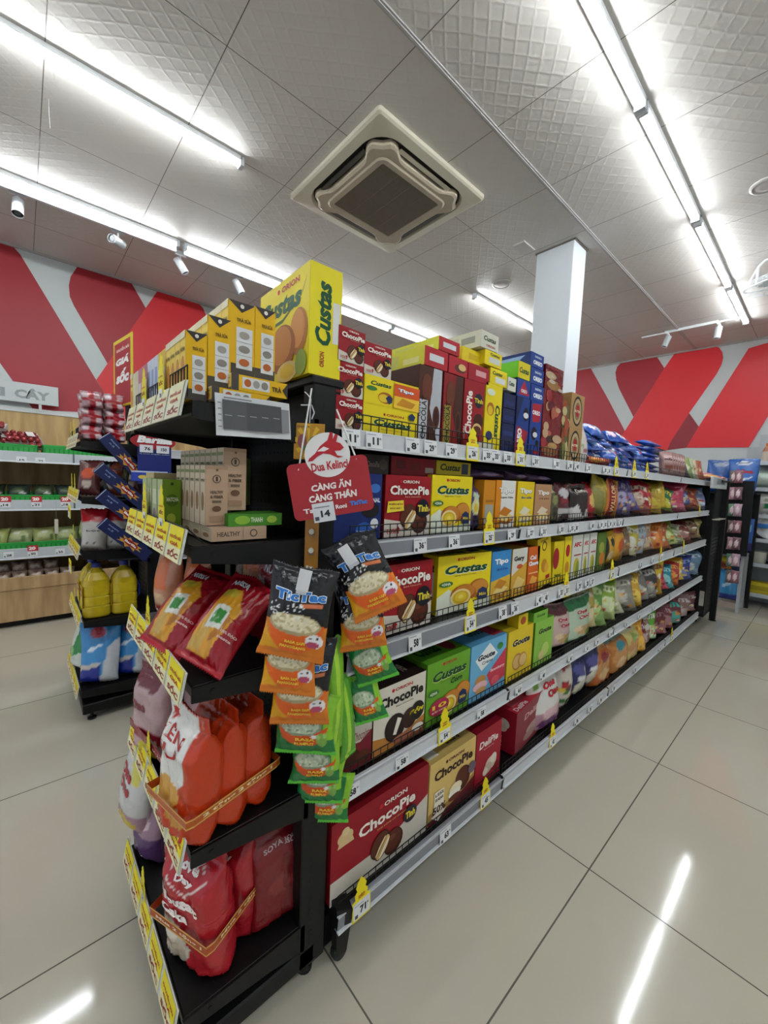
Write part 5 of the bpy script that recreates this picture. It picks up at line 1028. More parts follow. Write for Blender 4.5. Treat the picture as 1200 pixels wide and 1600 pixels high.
# big custard box on the post
a = on_x(490, 445, -.79); b = on_x(525, 470, -.79); w = .26; hh = 1.735-1.498; d = .082
o = carton('custard_cake_box', w, hh, d, 'dcc818', [R(0,0,1,1,'dccb20')]+[P_([(0,.60),(.5,.62),(.85,.74),(.96,.92),(.88,.77),(.5,.585),(0,.57)],'3a5a2a'), T_(.02,.86,.76,.2,'Custas','12502e',0,.045,.2), T_(.48,.82,.91,.06,'ORION','a8242e'), C_(.42,.91,.025,'c8202c'), E_(.82,.42,.16,.22,'a86a24'), E_(.80,.45,.13,.18,'c8883c'), E_(.5,.32,.27,.24,'98581a'), E_(.48,.36,.22,.19,'bb7a30'), E_(.62,.08,.2,.10,'d8c070'), E_(.62,.08,.14,.07,'e0c030'), E_(.88,.12,.1,.12,'8aa040')],
           [R(0,0,1,1,'e8d81c'), T_(.28,.86,.42,.5,'Custas','12502e',1,.045,.2), R(.72,.32,.95,.7,'dfe0d8'), T_(.08,.22,.4,.15,'ORION','a8242e',1)], (), [R(0,0,1,1,'e8d81c')])
put(o, -.786-w/2, .515, 1.498, -.03); tag(o, 'big yellow custard cake box standing highest, on the black post of the end rack', 'box')

# second shelf of the end rack: beige and green tea cartons
BG = [R(0,0,1,1,'b89a80'), R(0,.94,1,1,'a88a70'), C_(.5,.78,.07,'4a4038'), C_(.5,.78,.055,'b89a80'), R(.45,.74,.55,.82,'4a4038'), T_(.2,.8,.56,.05,'HEALTHY','5a4a3c'), T_(.2,.8,.48,.05,'& FIBER','5a4a3c'), R(.3,.38,.7,.42,'6a5a4a'), E_(.5,.28,.2,.05,'6a4a34'), R(.2,.06,.8,.16,'a48468'), C_(.5,.93,.02,'6a5a4a')]
BF = [R(0,0,1,1,'c4b49c'), E_(.5,.4,.3,.16,'8a6a4a'), T_(.15,.85,.75,.08,'organic','4a5a34'), R(.1,.88,.9,.93,'7a8a5a')]
sidebox(321, 727, 355, 813, -.835, .03, BG, 'b89a80', 'beige carton with a dark round emblem, standing nearest the aisle on the second rack shelf', 'tea_carton', BF, (), 6, .034, 'beige carton in the front row on the second rack shelf', zb=zt2+.03, group='beige cartons in the front row')
sidebox(350, 699, 384, 784, -.84, .035, BG, 'b89a80', 'taller-standing beige carton with round emblem, set behind over the green lying box', 'tea_carton', BF, (), 8, .038, 'beige carton in the raised back row on the second rack shelf', zb=zt2+.06, group='beige cartons in the back row')
BLY = [R(0,0,1,1,'b89a80'), T_(.1,.5,.5,.35,'HEALTHY','5a4a3c'), C_(.75,.5,.3,'4a4038'), C_(.75,.5,.22,'b89a80'), R(.55,.0,.56,1,'8a7464')]
sidebox(330, 815, 416, 839, -.805, .06, BLY, 'b89a80', 'beige carton lying flat at the bottom of the second rack shelf', 'tea_carton', BF, (), 4, .062, 'beige carton lying flat under the standing beige row', zb=zt2, zt=zt2+.027, group='lying beige cartons')
sidebox(357, 786, 440, 812, -.815, .06, [R(0,0,1,1,'4a8a2a'), E_(.25,.5,.14,.35,'8ab83a'), T_(.4,.62,.5,.4,'THANH','dfe8c8'), E_(.8,.5,.1,.3,'a8c84a')], '3e7a24', 'bright green carton lying flat below the raised beige carton', 'tea_carton', (), [R(0,0,1,1,'4a8a2e')], 1, zb=zt2+.028, zt=zt2+.054)
sidebox(254, 750, 283, 818, -.99, .045, [R(0,0,1,1,'6a8a1c'), E_(.5,.6,.35,.12,'4a6a14'), T_(.2,.85,.62,.08,'MATCHA','dfe4c0'), E_(.45,.25,.25,.1,'a8b83a'), C_(.5,.92,.03,'3a4a14')], '5a7a1c', 'olive green carton standing at the front beside the beige row', 'tea_carton', [R(0,0,1,1,'a8b48a'), R(.1,.5,.9,.8,'c8ccb0'), E_(.5,.3,.3,.12,'8a6a7a')], (), 4, .05, 'pale green carton in the front row beside the olive one', zb=zt2, group='green cartons in front')
alt2 = {}
for k, (i, x, y, z, c, f) in enumerate([(0,-1.20,.29,zt2,'b8a878','b83a3a'),(1,-1.245,.29,zt2,'b8a878','b83a3a'),(2,-1.12,.40,zt2+.09,'b0b06a','c8c8a0'),(3,-1.17,.40,zt2+.09,'b0b06a','c8c8a0'),(4,-1.22,.40,zt2+.09,'c0b070','e0d8a0'),(5,-1.04,.44,zt2+.14,'8aa05a','b8c8a0'),(6,-1.09,.44,zt2+.14,'8aa05a','b8c8a0'),(7,-1.14,.44,zt2+.14,'9aa86a','c8d0b0')]):
    o = carton('tea_carton', .045, .13, .07, c, [R(0,0,1,1,c), R(.15,.4,.85,.75,f), T_(.1,.9,.85,.07,'TEA','4a4a2a')]); put(o, x-(.07 if z > zt2 else 0), y, z if z == zt2 else zt2+.002+(z-zt2)*.35)
    tag(o, 'small pastel carton at the inner end of the second rack shelf', 'carton', 'pastel cartons at the inner end of the second rack shelf')

# third shelf: two pasta bags and others
def free_pouch(name, w, h, t, base, ops, c, rz, rx=0, ry=0, seed=0, style='pillow', label=None, cat='bag', group=None, nx=26, ny=34, wr=1., back=None, mats=None, centre=True, link=True):
    o = pouch(name, w, h, t, base, ops, back, style, seed, nx, ny, wr, mats, link)
    M = Matrix.Rotation(rz, 3, 'Z') @ Matrix.Rotation(rx, 3, 'X') @ Matrix.Rotation(ry, 3, 'Y')
    o.rotation_euler = M.to_euler(); c = Vector(c)
    if centre: c = c - M @ Vector((0,0,h/2))
    o.location = c
    if label: tag(o, label, cat, group)
    return o
PASTA = [R(0,0,1,1,'9a1420'), P_([(.18,.08),(.62,.08),(.80,.62),(.5,.8),(.2,.7)],'d89a2a'), P_([(.2,.1),(.42,.1),(.5,.45),(.28,.5)],'c8a04a'), P_([(.5,.2),(.66,.3),(.72,.5),(.58,.55)],'b8742a'), P_([(.32,.32),(.62,.36),(.60,.6),(.3,.56)],'dcdcd0'), P_([(.36,.38),(.58,.41),(.56,.54),(.35,.51)],'3a8a3a'), T_(.2,.55,.86,.07,'NUSSA','e8e8ee',0,.05), T_(.66,.96,.36,.035,'100% ĐẠO','e0b8b0'), T_(.66,.92,.30,.03,'pasta','e0b8b0'), E_(.36,.72,.16,.05,'c8b03a'), R(.05,0,.95,.05,'b01c28')]
z3 = ZE[2]
free_pouch('pasta_bag', .125, .205, .075, '9a1420', PASTA, on_x(358,970,-.845), .75, -.72, .38, 21, 'pillow', 'red pasta bag with a clear window, lying foremost on the third rack shelf', nx=60, ny=72, wr=1.8)
free_pouch('pasta_bag', .12, .20, .075, '9a1420', PASTA, on_x(296,950,-.955), .7, -.72, .34, 22, 'pillow', 'red pasta bag with a green label, lying behind the foremost one', nx=60, ny=72, wr=1.8)
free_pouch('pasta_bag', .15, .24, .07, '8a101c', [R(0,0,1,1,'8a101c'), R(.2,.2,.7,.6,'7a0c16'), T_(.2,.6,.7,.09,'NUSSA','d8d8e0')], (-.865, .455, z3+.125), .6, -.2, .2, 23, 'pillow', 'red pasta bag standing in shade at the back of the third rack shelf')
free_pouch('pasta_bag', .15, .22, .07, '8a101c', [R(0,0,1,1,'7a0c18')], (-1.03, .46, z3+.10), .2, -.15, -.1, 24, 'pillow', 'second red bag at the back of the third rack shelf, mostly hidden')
OR = [R(0,0,1,1,'c88a6a'), P_([(.2,.5),(.8,.5),(.7,.95),(.3,.95)],'d8703a'), R(.1,.12,.9,.24,'9a1c20'), T_(.25,.75,.18,.05,'MUA 1','f0e0d0'), E_(.5,.35,.3,.08,'d8b08a'), R(0,0,1,.1,'3a7a3a')]
free_pouch('vermicelli_bag', .10, .19, .06, 'c88a6a', OR, (-1.155, .285, z3+.105), .3, -.05, 0, 25, 'pillow', 'orange and tan pouch with a red band, foremost on the third rack shelf')
free_pouch('vermicelli_bag', .10, .18, .06, 'c88a6a', OR, (-1.07, .33, z3+.10), .3, -.05, 0, 26, 'pillow', 'orange and tan pouch with a red band, behind its twin on the third rack shelf')
free_pouch('vermicelli_bag', .10, .17, .06, 'c8a890', OR[:2], (-.98, .45, z3+.17), .3, -.05, 0, 27, 'pillow', 'pale orange pouch peeping over the red pasta bags')

# fourth shelf: cracker multipack, pink bag pair
z4e = ZE[3]
e = empty('cracker_multipack', (-.80, .33, z4e+.004), .22)
KEN = [R(0,0,1,1,'c43a14'), P_([(0,.3),(0,1),(.75,1),(.75,.5),(.4,.28)],'e4e2dc'), E_(.18,.9,.10,.045,'c02c1c'), T_(.05,.62,.80,.10,'KÊN','b0241a',0,.02), T_(.05,.55,.67,.10,'JU','b0241a',0,.02), E_(.35,.35,.3,.12,'d8a24a'), E_(.6,.2,.25,.08,'c88a34')]
KS = [R(0,0,1,1,'c43a14'), E_(.5,.2,.3,.1,'b06a2a'), R(.15,.06,.5,.1,'4a8a2a')]
for k, y in enumerate((-.064, .0, .064)):
    o = pouch('cracker_pack', .15, .255-.008*k, .082, 'c43a14', KEN if k == 0 else KS, 'c43a14', 'block', 31+k, 44, 56, 1.6); o.parent = e; o.location = (-.075, y, 0)
A = Acc(); pts = []
for (x, y) in [(-.156,-.114),(.003,-.114),(.007,-.10),(.007,.10),(.003,.113),(-.156,.113)]: pts.append((x, y))
n = len(pts); zb0, zb1 = .060, .079
v = [(x,y,zb0+ (.006 if y > 0 else 0)) for x, y in pts]+[(x,y,zb1+(.006 if y > 0 else 0)) for x, y in pts]
A.mesh(v, [(i, (i+1) % n, n+(i+1) % n, n+i) for i in range(n)], 'b8561c'); 
A.mesh([(p[0]*1.002, p[1]*1.002, p[2]+(.015 if j else .0)) for j in (0,) for p in v[:n]]+[(p[0]*1.002, p[1]*1.002, p[2]+.0035) for p in v[:n]], [(i, (i+1) % n, n+(i+1) % n, n+i) for i in range(n)], 'd8a048')
A.mesh([(p[0]*1.002, p[1]*1.002, p[2]-.0035) for p in v[n:]]+[(p[0]*1.002, p[1]*1.002, p[2]) for p in v[n:]], [(i, (i+1) % n, n+(i+1) % n, n+i) for i in range(n)], 'd8a048')
draw_face(A, (.0078,-.09,zb0+.004), (0,.9994,.033), (0,0,1), (1,0,0), .18, .014, [T_(.04,.98,.45,.72,'2 tặng 2 tặng 1','f0d8a0',0,.04)])
A.build('gift_band', FILM, e)
tag(e, 'orange cracker packs bound in threes by a gift band, on the fourth rack shelf', 'snack pack')
e = empty('rice_cracker_multipack', (-1.08, .30, z4e+.004), .12)
PK = [R(0,0,1,1,'b8989a'), P_([(.0,.78),(.75,.72),(.9,1),(0,1)],'6a1c2a'), T_(.08,.5,.55,.12,'One','7a1c2a',0,.05), R(0,.20,1,.30,'8a1c2c'), E_(.6,.1,.3,.09,'c8b82a'), R(0,0,1,.04,'5a1420')]
for k, (x, y) in enumerate([(-.085, -.03), (.03, .05)]):
    o = pouch('cracker_bag', .15, .235, .075, 'b8989a', PK, 'b8989a', 'block', 41+k, 28, 34, 1.2); o.parent = e; o.location = (x, y, 0); o.rotation_euler = (0, 0, .2)
A = Acc(); A.box((-.165,-.075,.05), (.115,-.073,.07), '8a1c2c'); draw_face(A, (-.165,-.075,.05), (1,0,0), (0,0,1), (0,-1,0), .28, .02, [T_(.5,.98,.5,.6,'MUA 2 TẶNG','e0b8b0')]); A.build('gift_band', FILM, e)
tag(e, 'dusty pink rice cracker bags bound as a pair, inner side of the fourth rack shelf', 'snack pack')
# bottom: nougat bags
z5e = ZE[4]
e = empty('nougat_multipack', (-.832, .362, z5e+.004), .40)
NG = [R(0,0,1,1,'b4202a'), P_([(.2,.70),(.55,.60),(.85,.78),(.55,.93),(.25,.90)],'e8d8d4'), P_([(.22,.71),(.54,.615),(.83,.78),(.55,.915),(.27,.885)],'b4202a'), T_(.30,.72,.81,.06,'Lové','f4ece8',0,.05), T_(.34,.70,.73,.055,'Day','f4ece8',0,.05), T_(.02,.80,.565,.085,'Nougat','f2e6e0',0,.05), T_(.10,.62,.47,.075,'Cake','f2e6e0',0,.05), P_([(.05,.05),(.5,.02),(.6,.2),(.45,.36),(.1,.38),(.0,.2)],'d8ccb8'), E_(.25,.28,.16,.07,'e8dfd0'), E_(.35,.13,.14,.06,'c9b8a0'), E_(.15,.16,.1,.05,'b89a80')]
for k, y in enumerate((-.05, .035)):
    o = pouch('nougat_bag', .17, .285-.012*k, .088, 'b01c28', NG if k == 0 else [R(0,0,1,1,'a81a26'), T_(.2,.8,.75,.06,'Love Day','e0c8c4')], 'b01c28', 'block', 51+k, 50, 64, 1.7); o.parent = e; o.location = (-.085, y, 0)
A = Acc(); pts = [(-.178,-.106),(-.0,-.106),(.006,-.09),(.006,.076),(0,.088),(-.178,.088)]; n = len(pts)
def ring(A, z0, z1, c, s=1.0):
    v = [(x*s,y*s,z0+(.012 if y > 0 else 0)) for x, y in pts]+[(x*s,y*s,z1+(.012 if y > 0 else 0)) for x, y in pts]
    A.mesh(v, [(i, (i+1) % n, n+(i+1) % n, n+i) for i in range(n)], c)
ring(A, .094, .116, 'b04a1c'); ring(A, .094, .0975, 'd8a048', 1.003); ring(A, .1125, .116, 'd8a048', 1.003)
draw_face(A, (-.165,-.1066,.098), (1,0,0), (0,0,1), (0,-1,0), .16, .014, [T_(.05,.95,.5,.7,'Mua 2 tặng 1','f0d0a0',0,.03)]); draw_face(A, (.0068,-.08,.1), (0,.997,.08), (0,0,1), (1,0,0), .14, .014, [T_(.05,.95,.5,.7,'Mua 2 tặng 1','f0d0a0',0,.03)])
A.build('gift_band', FILM, e)
tag(e, 'red nougat cake bags bound by a gift band, foremost on the bottom rack shelf', 'snack pack')
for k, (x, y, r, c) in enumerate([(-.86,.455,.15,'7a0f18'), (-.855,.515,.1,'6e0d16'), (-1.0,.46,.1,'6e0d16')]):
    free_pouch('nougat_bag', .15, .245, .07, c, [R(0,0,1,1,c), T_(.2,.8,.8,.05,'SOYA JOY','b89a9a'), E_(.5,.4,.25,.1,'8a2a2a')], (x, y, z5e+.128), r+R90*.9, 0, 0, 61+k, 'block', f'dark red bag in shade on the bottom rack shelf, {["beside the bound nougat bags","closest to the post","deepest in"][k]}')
CH = [R(0,0,1,1,'a01c24'), P_([(0,.55),(.75,.60),(.8,1),(0,1)],'16171c'), P_([(.5,.52),(1,.5),(1,1),(.75,1)],'c8a82a'), T_(.02,.62,.66,.16,'CHI','f2f2f2',0,.07), C_(.70,.80,.13,'1c2433'), T_(.55,.86,.84,.05,'FAMILY','f2f2f2',0,.03), T_(.58,.82,.78,.05,'PACK','f2f2f2',0,.03), T_(.15,.55,.46,.06,'vị One','f0d8d0'), E_(.5,.38,.12,.04,'d8c04a'), E_(.45,.16,.3,.12,'c8903a'), E_(.2,.24,.16,.09,'d8a850'), E_(.7,.12,.2,.07,'e0b860')]
free_pouch('chips_bag', .18, .27, .09, 'a01c24', CH, (-1.02, .295, z5e+.14), .25, -.05, -.12, 71, 'pillow', 'red and black family chips bag with curled yellow top on the bottom rack shelf', nx=32, ny=40)
OW = [R(0,0,1,1,'cfcfcd'), P_([(.35,.95),(.62,.55),(.85,.6),(.75,1)],'d8d060'), T_(.1,.6,.60,.12,'One','a81c2c',0,.06), T_(.15,.68,.47,.12,'One','a81c2c',0,.06), R(0,0,1,.22,'b08a9a'), E_(.6,.1,.3,.08,'c8b03a'), E_(.3,.86,.15,.04,'7ab03a')]
free_pouch('rice_cracker_bag', .16, .26, .08, 'cfcfcd', OW, (-1.27, .235, z5e+.215), .15, .0, .16, 72, 'stand', 'white rice cracker bag with a yellow strip, tallest on the bottom rack shelf', nx=28, ny=34)
free_pouch('rice_cracker_bag', .15, .17, .08, '7a5a80', [R(0,0,1,1,'a08094'), R(0,0,1,.4,'5a3a6a'), E_(.5,.6,.3,.15,'d8c0c8')], (-1.25, .262, z5e+.085), .15, 0, 0, 73, 'stand', 'mauve and purple bag at the inner front of the bottom rack shelf')

# ------------------------------------------------------------------ hangers on the end rack
def toscreen(c, dx=0, dy=0): return c
def qpoint(px, py, x): return on_x(px, py, x)
# taped sheet of paper
x = -.7805; q = [on_x(*p, x) for p in [(335,613),(452,631),(454,687),(338,680)]]
e = empty('paper_notice', q[0])
A = Acc(); L = [v-q[0] for v in q]
def bl(u, v, o=0): return (L[3]*(1-v)+L[0]*v)*(1-u)+(L[2]*(1-v)+L[1]*v)*u+Vector((o,0,0))
rows = []
N_ = 6
for i in range(N_+1):
    for j in range(3): rows.append(bl(i/N_, j/2, .002*math.sin(i*1.3+j)))
A.mesh(rows, [(i*3+j, (i+1)*3+j, (i+1)*3+j+1, i*3+j+1) for i in range(N_) for j in range(2)], 'd4d6d9', 0, True); 
A.mesh([Vector(r)-Vector((.0012,0,0)) for r in rows], [(i*3+j, i*3+j+1, (i+1)*3+j+1, (i+1)*3+j) for i in range(N_) for j in range(2)], 'c4c6c9', 0, True); A.build('sheet', PAPER, e)
A = Acc()
for (u0, v0, u1, v1, c, o) in [(.08,.16,.86,.86,'55565a',.0045),(.38,.16,.86,.86,'4a4b4f',.0047),(.86,.18,.97,.80,'8a8c90',.0045),(.1,.9,.45,.925,'6a6c70',.0045)]:
    A.poly([bl(u0,v0,o), bl(u1,v0,o), bl(u1,v1,o), bl(u0,v1,o)], c)
for k in range(5): A.poly([bl(.1+.16*k,.49+.01*k,.005), bl(.19+.16*k,.485+.01*k,.005), bl(.19+.16*k,.50+.01*k,.005), bl(.1+.16*k,.505+.01*k,.005)], 'b8babd')
for k in range(5): A.poly([bl(.02,.2+.14*k,.005), bl(.06,.2+.14*k,.005), bl(.06,.23+.14*k,.005), bl(.02,.23+.14*k,.005)], '8a8c90')
A.build('printed_block', PAPER, e)
tag(e, 'white paper sheet with dark grey printed block taped below the yellow cartons', 'paper sheet')

# direction facing the camera for hanging goods
FA = math.radians(52)
# gold header and strip
c = on_x(483, 690, -.768)
e = empty('clip_strip', (c.x, c.y, c.z), FA)
A = Acc(); W_, H_ = .066, .078; A.box((-W_/2,0,-H_/2), (W_/2,.002,H_/2), 'c08a1c', 0, .0008)
ops = [R(.02,.02,.98,.98,'b8861c')]
for k in range(9):
    t = k*PI*2/9+.1; ops.append(P_([(.5,.45),(.5+.5*math.cos(t)*.95,.5+.48*math.sin(t)),(.5+.5*math.cos(t+.3)*.95,.5+.48*math.sin(t+.3))],'d8b02a'))
ops += [E_(.28,.5,.15,.2,'8a4a4a'), E_(.65,.45,.17,.2,'6a7a4a'), E_(.45,.3,.12,.1,'3a7a3a'), T_(.1,.55,.90,.06,'SNACK','6a4a14')]
draw_face(A, (-W_/2,0,-H_/2), (1,0,0), (0,0,1), (0,-1,0), W_, H_, ops); A.build('header_card', PAPER, e)
A = Acc(); A.box((-.012+.008,.001,-.30), (.018+.008,.003,-H_/2), 'a8742a', 0, .0005)
for k in range(6):
    z = -.07-.042*k; A.tube((.011,-.0,z), (.011,-.008,z), .006, 'c8c4b8', 8); A.tube((.004,-.004,z-.008), (.018,-.004,z-.008), .0012, '8a8a88', 5)
A.build('strip', PLAST, e)
A = Acc(); h0 = Vector((.0,.0,.04)); A.path([(-.012,.0,.105),(-.006,-.004,.10),(.002,-.004,.09),(0,.0,.04)], .0012, 'c8c8c8', 5); A.build('hook', PLAST, e)
tag(e, 'gold clip strip with a sunburst card hanging behind the red sign', 'clip strip')
# red hanging sign
c = on_x(517, 762, -.700)
e = empty('hanging_sign', (c.x, c.y, c.z), math.radians(54)); e.rotation_euler = (0, math.radians(-11), math.radians(54))
A = Acc(); W_, H_ = .168, .118
rr = .012; pts = []
for k, (sx, sy) in enumerate([(1,1),(-1,1),(-1,-1),(1,-1)]):
    for i in range(6): t = PI/2*k+PI/2*i/5; pts.append((sx*(W_/2-rr)+rr*math.cos(t), sy*(H_/2-rr)+rr*math.sin(t)))
n = len(pts); v = [(x,0,y) for x, y in pts]+[(x,.0025,y) for x, y in pts]
A.mesh(v, [tuple(range(n)), tuple(range(n,2*n))[::-1]]+[((i+1) % n, i, n+i, n+(i+1) % n) for i in range(n)], 'a8242c')
pts2 = [(0+.004+.047*math.cos(2*PI*i/32), .068+.046*math.sin(2*PI*i/32)) for i in range(32)]
v = [(x,-.0006,y) for x, y in pts2]+[(x,.0025,y) for x, y in pts2]
A.mesh(v, [tuple(range(32)), tuple(range(32,64))[::-1]]+[((i+1) % 32, i, 32+i, 32+(i+1) % 32) for i in range(32)], 'e4e2e0')
A.build('board', PLAST, e)
A = Acc()
draw_face(A, (-W_/2,-.0008,-H_/2), (1,0,0), (0,0,1), (0,-1,0), W_, H_, [T_(.26,.76,.55,.15,'CÀNG ĂN','f2e8e4',0,.04,.1), T_(.21,.81,.36,.15,'CÀNG THÂN','f2e8e4',0,.04,.1), T_(.12,.48,.15,.085,'Tanaka','f0e8e4',0,.03), T_(.52,.66,.15,.075,'Roni','f0e8e4',0,.04), T_(.70,.92,.17,.08,'TicTac','3f78d0',0,.07)])
draw_face(A, (-.046,-.0008,.018), (1,0,0), (0,0,1), (0,-1,0), .10, .10, [T_(.13,.89,.28,.18,'Dua Kelinci','b81c28',0,.03),
    P_([(.12,.48),(.25,.56),(.38,.70),(.55,.80),(.62,.95),(.68,.94),(.66,.80),(.72,.90),(.78,.88),(.72,.74),(.80,.70),(.86,.60),(.78,.55),(.66,.56),(.70,.46),(.82,.42),(.70,.41),(.56,.50),(.42,.54),(.30,.50),(.18,.42),(.08,.42)],'b81c28'), P_([(.3,.60),(.45,.68),(.56,.62),(.45,.58)],'e4e2e0')])
A.build('lettering', PAPER, e)
A = Acc(); A.box((-.045,-.003,-.068), (.0,-.0015,-.028), 'd8dade'); draw_face(A, (-.045,-.003,-.068), (1,0,0), (0,0,1), (0,-1,0), .045, .04, [T_(.35,.78,.42,.35,'14','1c1d20',0,.04), R(.08,.75,.8,.8,'8a8c90'), R(.06,.1,.25,.3,'4a4c50')]); A.build('price_card', PAPER, e)
A = Acc()
M = (Matrix.Translation(e.location) @ Euler((0, math.radians(-11), math.radians(54))).to_matrix().to_4x4()).inverted()
def loc(px, py, x): return M @ on_x(px, py, x)
A.tube((-.06,.001,.045), loc(487,607,-.755), .0019, 'dcdcd8', 6); A.tube((.062,.001,.05), loc(526,640,-.735), .0019, 'dcdcd8', 6)
A.build('string', PLAST, e)
tag(e, 'red hanging sign with a white round rabbit emblem and price card on strings', 'hanging sign')
A = Acc(); p0 = on_x(470,633,-.78); p1 = on_x(487,633,-.765)
A.path([p0, p1, on_x(491,645,-.762), on_x(487,655,-.762)], .0015, 'b8bcc0', 6); tag(A.build('wire_hook', PLAST), 'thin metal hook poking out of the top bracket by the paper sheet', 'hook')

# snack bags clipped in two strings
BKO = [R(0,0,1,1,'15151a'), R(0,0,1,.40,'d8781c'), P_([(0,.38),(.08,.24),(.3,.1),(.0,.08)],'e0a01c'), P_([(.06,.36),(.15,.18),(.35,.08),(.65,.08),(.88,.20),(.95,.42)],'e8641c'), E_(.48,.40,.42,.12,'b8a67c'), E_(.48,.41,.38,.095,'e6dcbc'), E_(.82,.24,.14,.08,'ece8ea'), E_(.80,.20,.10,.04,'b8486a'), E_(.76,.27,.02,.012,'15151a'), E_(.86,.28,.02,.012,'15151a'), T_(.10,.92,.71,.115,'TicTac','f2f6fa',0,.09), T_(.11,.91,.71,.10,'TicTac','2f78c8',0,.05), R(.50,.595,.88,.63,'d8784a'), T_(.36,.68,.20,.035,'RASA SAPI','f0d03a',0,.04), T_(.30,.70,.145,.035,'PANGGANG','f0d03a',0,.04)]
rb = random.Random(4)
for k in range(46): BKO.append(E_(.05+.55*rb.random()**1.3, .46+.17*rb.random(), .015, .009, 'f0f0ea'))
for k in range(60): BKO.append(E_(.14+.68*rb.random(), .34+.14*rb.random(), .026, .016, rb.choice(['f4ecd0','c4b484','efe4c0'])))
GRN = [R(0,0,1,1,'1a7a3a'), P_([(0,.9),(1,.95),(1,1),(0,1)],'6ab82a'), R(.82,.3,1,1,'8ac82a'), E_(.42,.52,.38,.18,'8a9a80'), E_(.42,.54,.34,.14,'c0ceb0'), P_([(.03,.50),(.12,.30),(.35,.18),(.65,.20),(.85,.32),(.92,.52),(.6,.38),(.3,.36)],'d8541c'), T_(.34,.68,.31,.055,'RASA','f0d03a',0,.04), T_(.32,.66,.235,.05,'RUMPUT','f0d03a',0,.04), E_(.80,.30,.09,.12,'7aa84a'), E_(.74,.36,.03,.05,'9ac86a'), E_(.85,.37,.03,.05,'9ac86a'), R(0,0,1,.07,'5ac83a'), E_(.66,.36,.05,.04,'ece8ea')]
for k in range(46): GRN.append(E_(.14+.56*rb.random(), .42+.20*rb.random(), .028, .024, rb.choice(['d8e2c8','8a9e80','b8c6a8'])))
def hang(px, py, x, w, h, ops, base, yaw, roll, lab, seed, pitch=-.08, back=None, txt=True):
    c = on_x(px, py, x); M = Matrix.Rotation(yaw, 3, 'Z') @ Matrix.Rotation(roll, 3, 'Y') @ Matrix.Rotation(pitch, 3, 'X')
    o = pouch('snack_bag', w, h, .035, base, ops, back, 'pillow', seed, 56, 70, 1.7)
    o.rotation_euler = M.to_euler(); o.location = c-M @ Vector((0,0,h/2)); tag(o, lab, 'snack bag', 'snack bags hanging on clip strips'); return o
G3 = math.radians(50)
# back greens first (strips' edges)
for k, (px, py, x, h, c, rl) in enumerate([(523,1085,-.735,.26,'7ab82a',.06),(500,1010,-.765,.24,'141418',.0),(522,1190,-.778,.17,'6ab02a',.1),(540,1120,-.745,.20,'5aa828',-.04)]):
    hang(px, py, x, .055, h, [R(0,0,1,1,c), R(.3,0,.5,1,'a8d83a' if c[0] != '1' else '24242a')], c, G3+.9, rl, ['bright green bag edge seen side-on between the two hanging strings','black bag edge seen side-on behind the first hanging string','green bag edge low between the hanging strings','green bag edge behind, next to the cream pie box'][k], 80+k)
YA = G3+.05
def hb(px, bottom, x, w, h, ops, base, roll, lab, seed, yaw=YA):
    hang(px, bottom-h*378*.70/abs(x)*1.03, x, w, h, ops, base, yaw, roll, lab, seed)
hb(513, 1288, -.776, .118, .125, GRN, '1a7a3a', .05, 'green ball snack bag, lowest of the first hanging string', 95)
hb(503, 1257, -.768, .115, .125, GRN, '1a7a3a', .05, 'green ball snack bag, second from the bottom of the first hanging string', 94)
hb(492, 1228, -.758, .120, .125, GRN, '1a7a3a', .02, 'green ball snack bag, third from the bottom of the first hanging string', 93)
hb(480, 1180, -.745, .138, .135, GRN, '1a7a3a', .08, 'green ball snack bag, topmost green one of the first hanging string', 92)
hb(474, 1134, -.728, .128, .185, BKO, '15151a', .02, 'black and orange cow snack bag, third from the top of the first hanging string', 91)
hb(457, 1084, -.705, .112, .175, BKO, '15151a', .12, 'black and orange cow snack bag, second from the top of the first hanging string', 90)
hb(466, 1030, -.678, .132, .180, BKO, '15151a', .20, 'black and orange cow snack bag with full blue lettering, topmost of the first hanging string', 89)
YBb = G3+.12
hb(572, 1135, -.735, .085, .12, GRN, '1a7a3a', -.25, 'green ball snack bag, lowest of the second hanging string', 99, YBb)
hb(580, 1075, -.720, .105, .13, GRN, '1a7a3a', -.30, 'green ball snack bag just below the cow bags of the second hanging string', 98, YBb)
hb(562, 1022, -.705, .110, .165, BKO, '15151a', -.15, 'black and orange cow snack bag, lower of two on the second hanging string', 97, YBb)
hb(570, 972, -.672, .125, .180, BKO, '15151a', -.42, 'black and orange cow snack bag tilted over, topmost of the second hanging string', 96, YBb)
for px, py, x, lab in [(476,903,-.655,'white tab clipped on the first hanging string'),(541,864,-.662,'white tab clipped on the second hanging string')]:
    c = on_x(px, py, x); e = empty('hang_tab', c, G3); A = Acc()
    A.box((-.012,-.001,-.026), (.012,.0006,.016), 'dcdde0', 0, .0004); A.box((-.010,-.0016,-.032), (.010,.0,-.026), 'c8cacd'); A.build('tab', PLAST, e)
    A = Acc(); A.tube((0,.004,.02), (0,-.006,.024), .002, 'b8bcc0', 6); A.build('clip', PLAST, e); e.rotation_euler = (0, .2 if px < 500 else -.6, G3); tag(e, lab, 'tab')

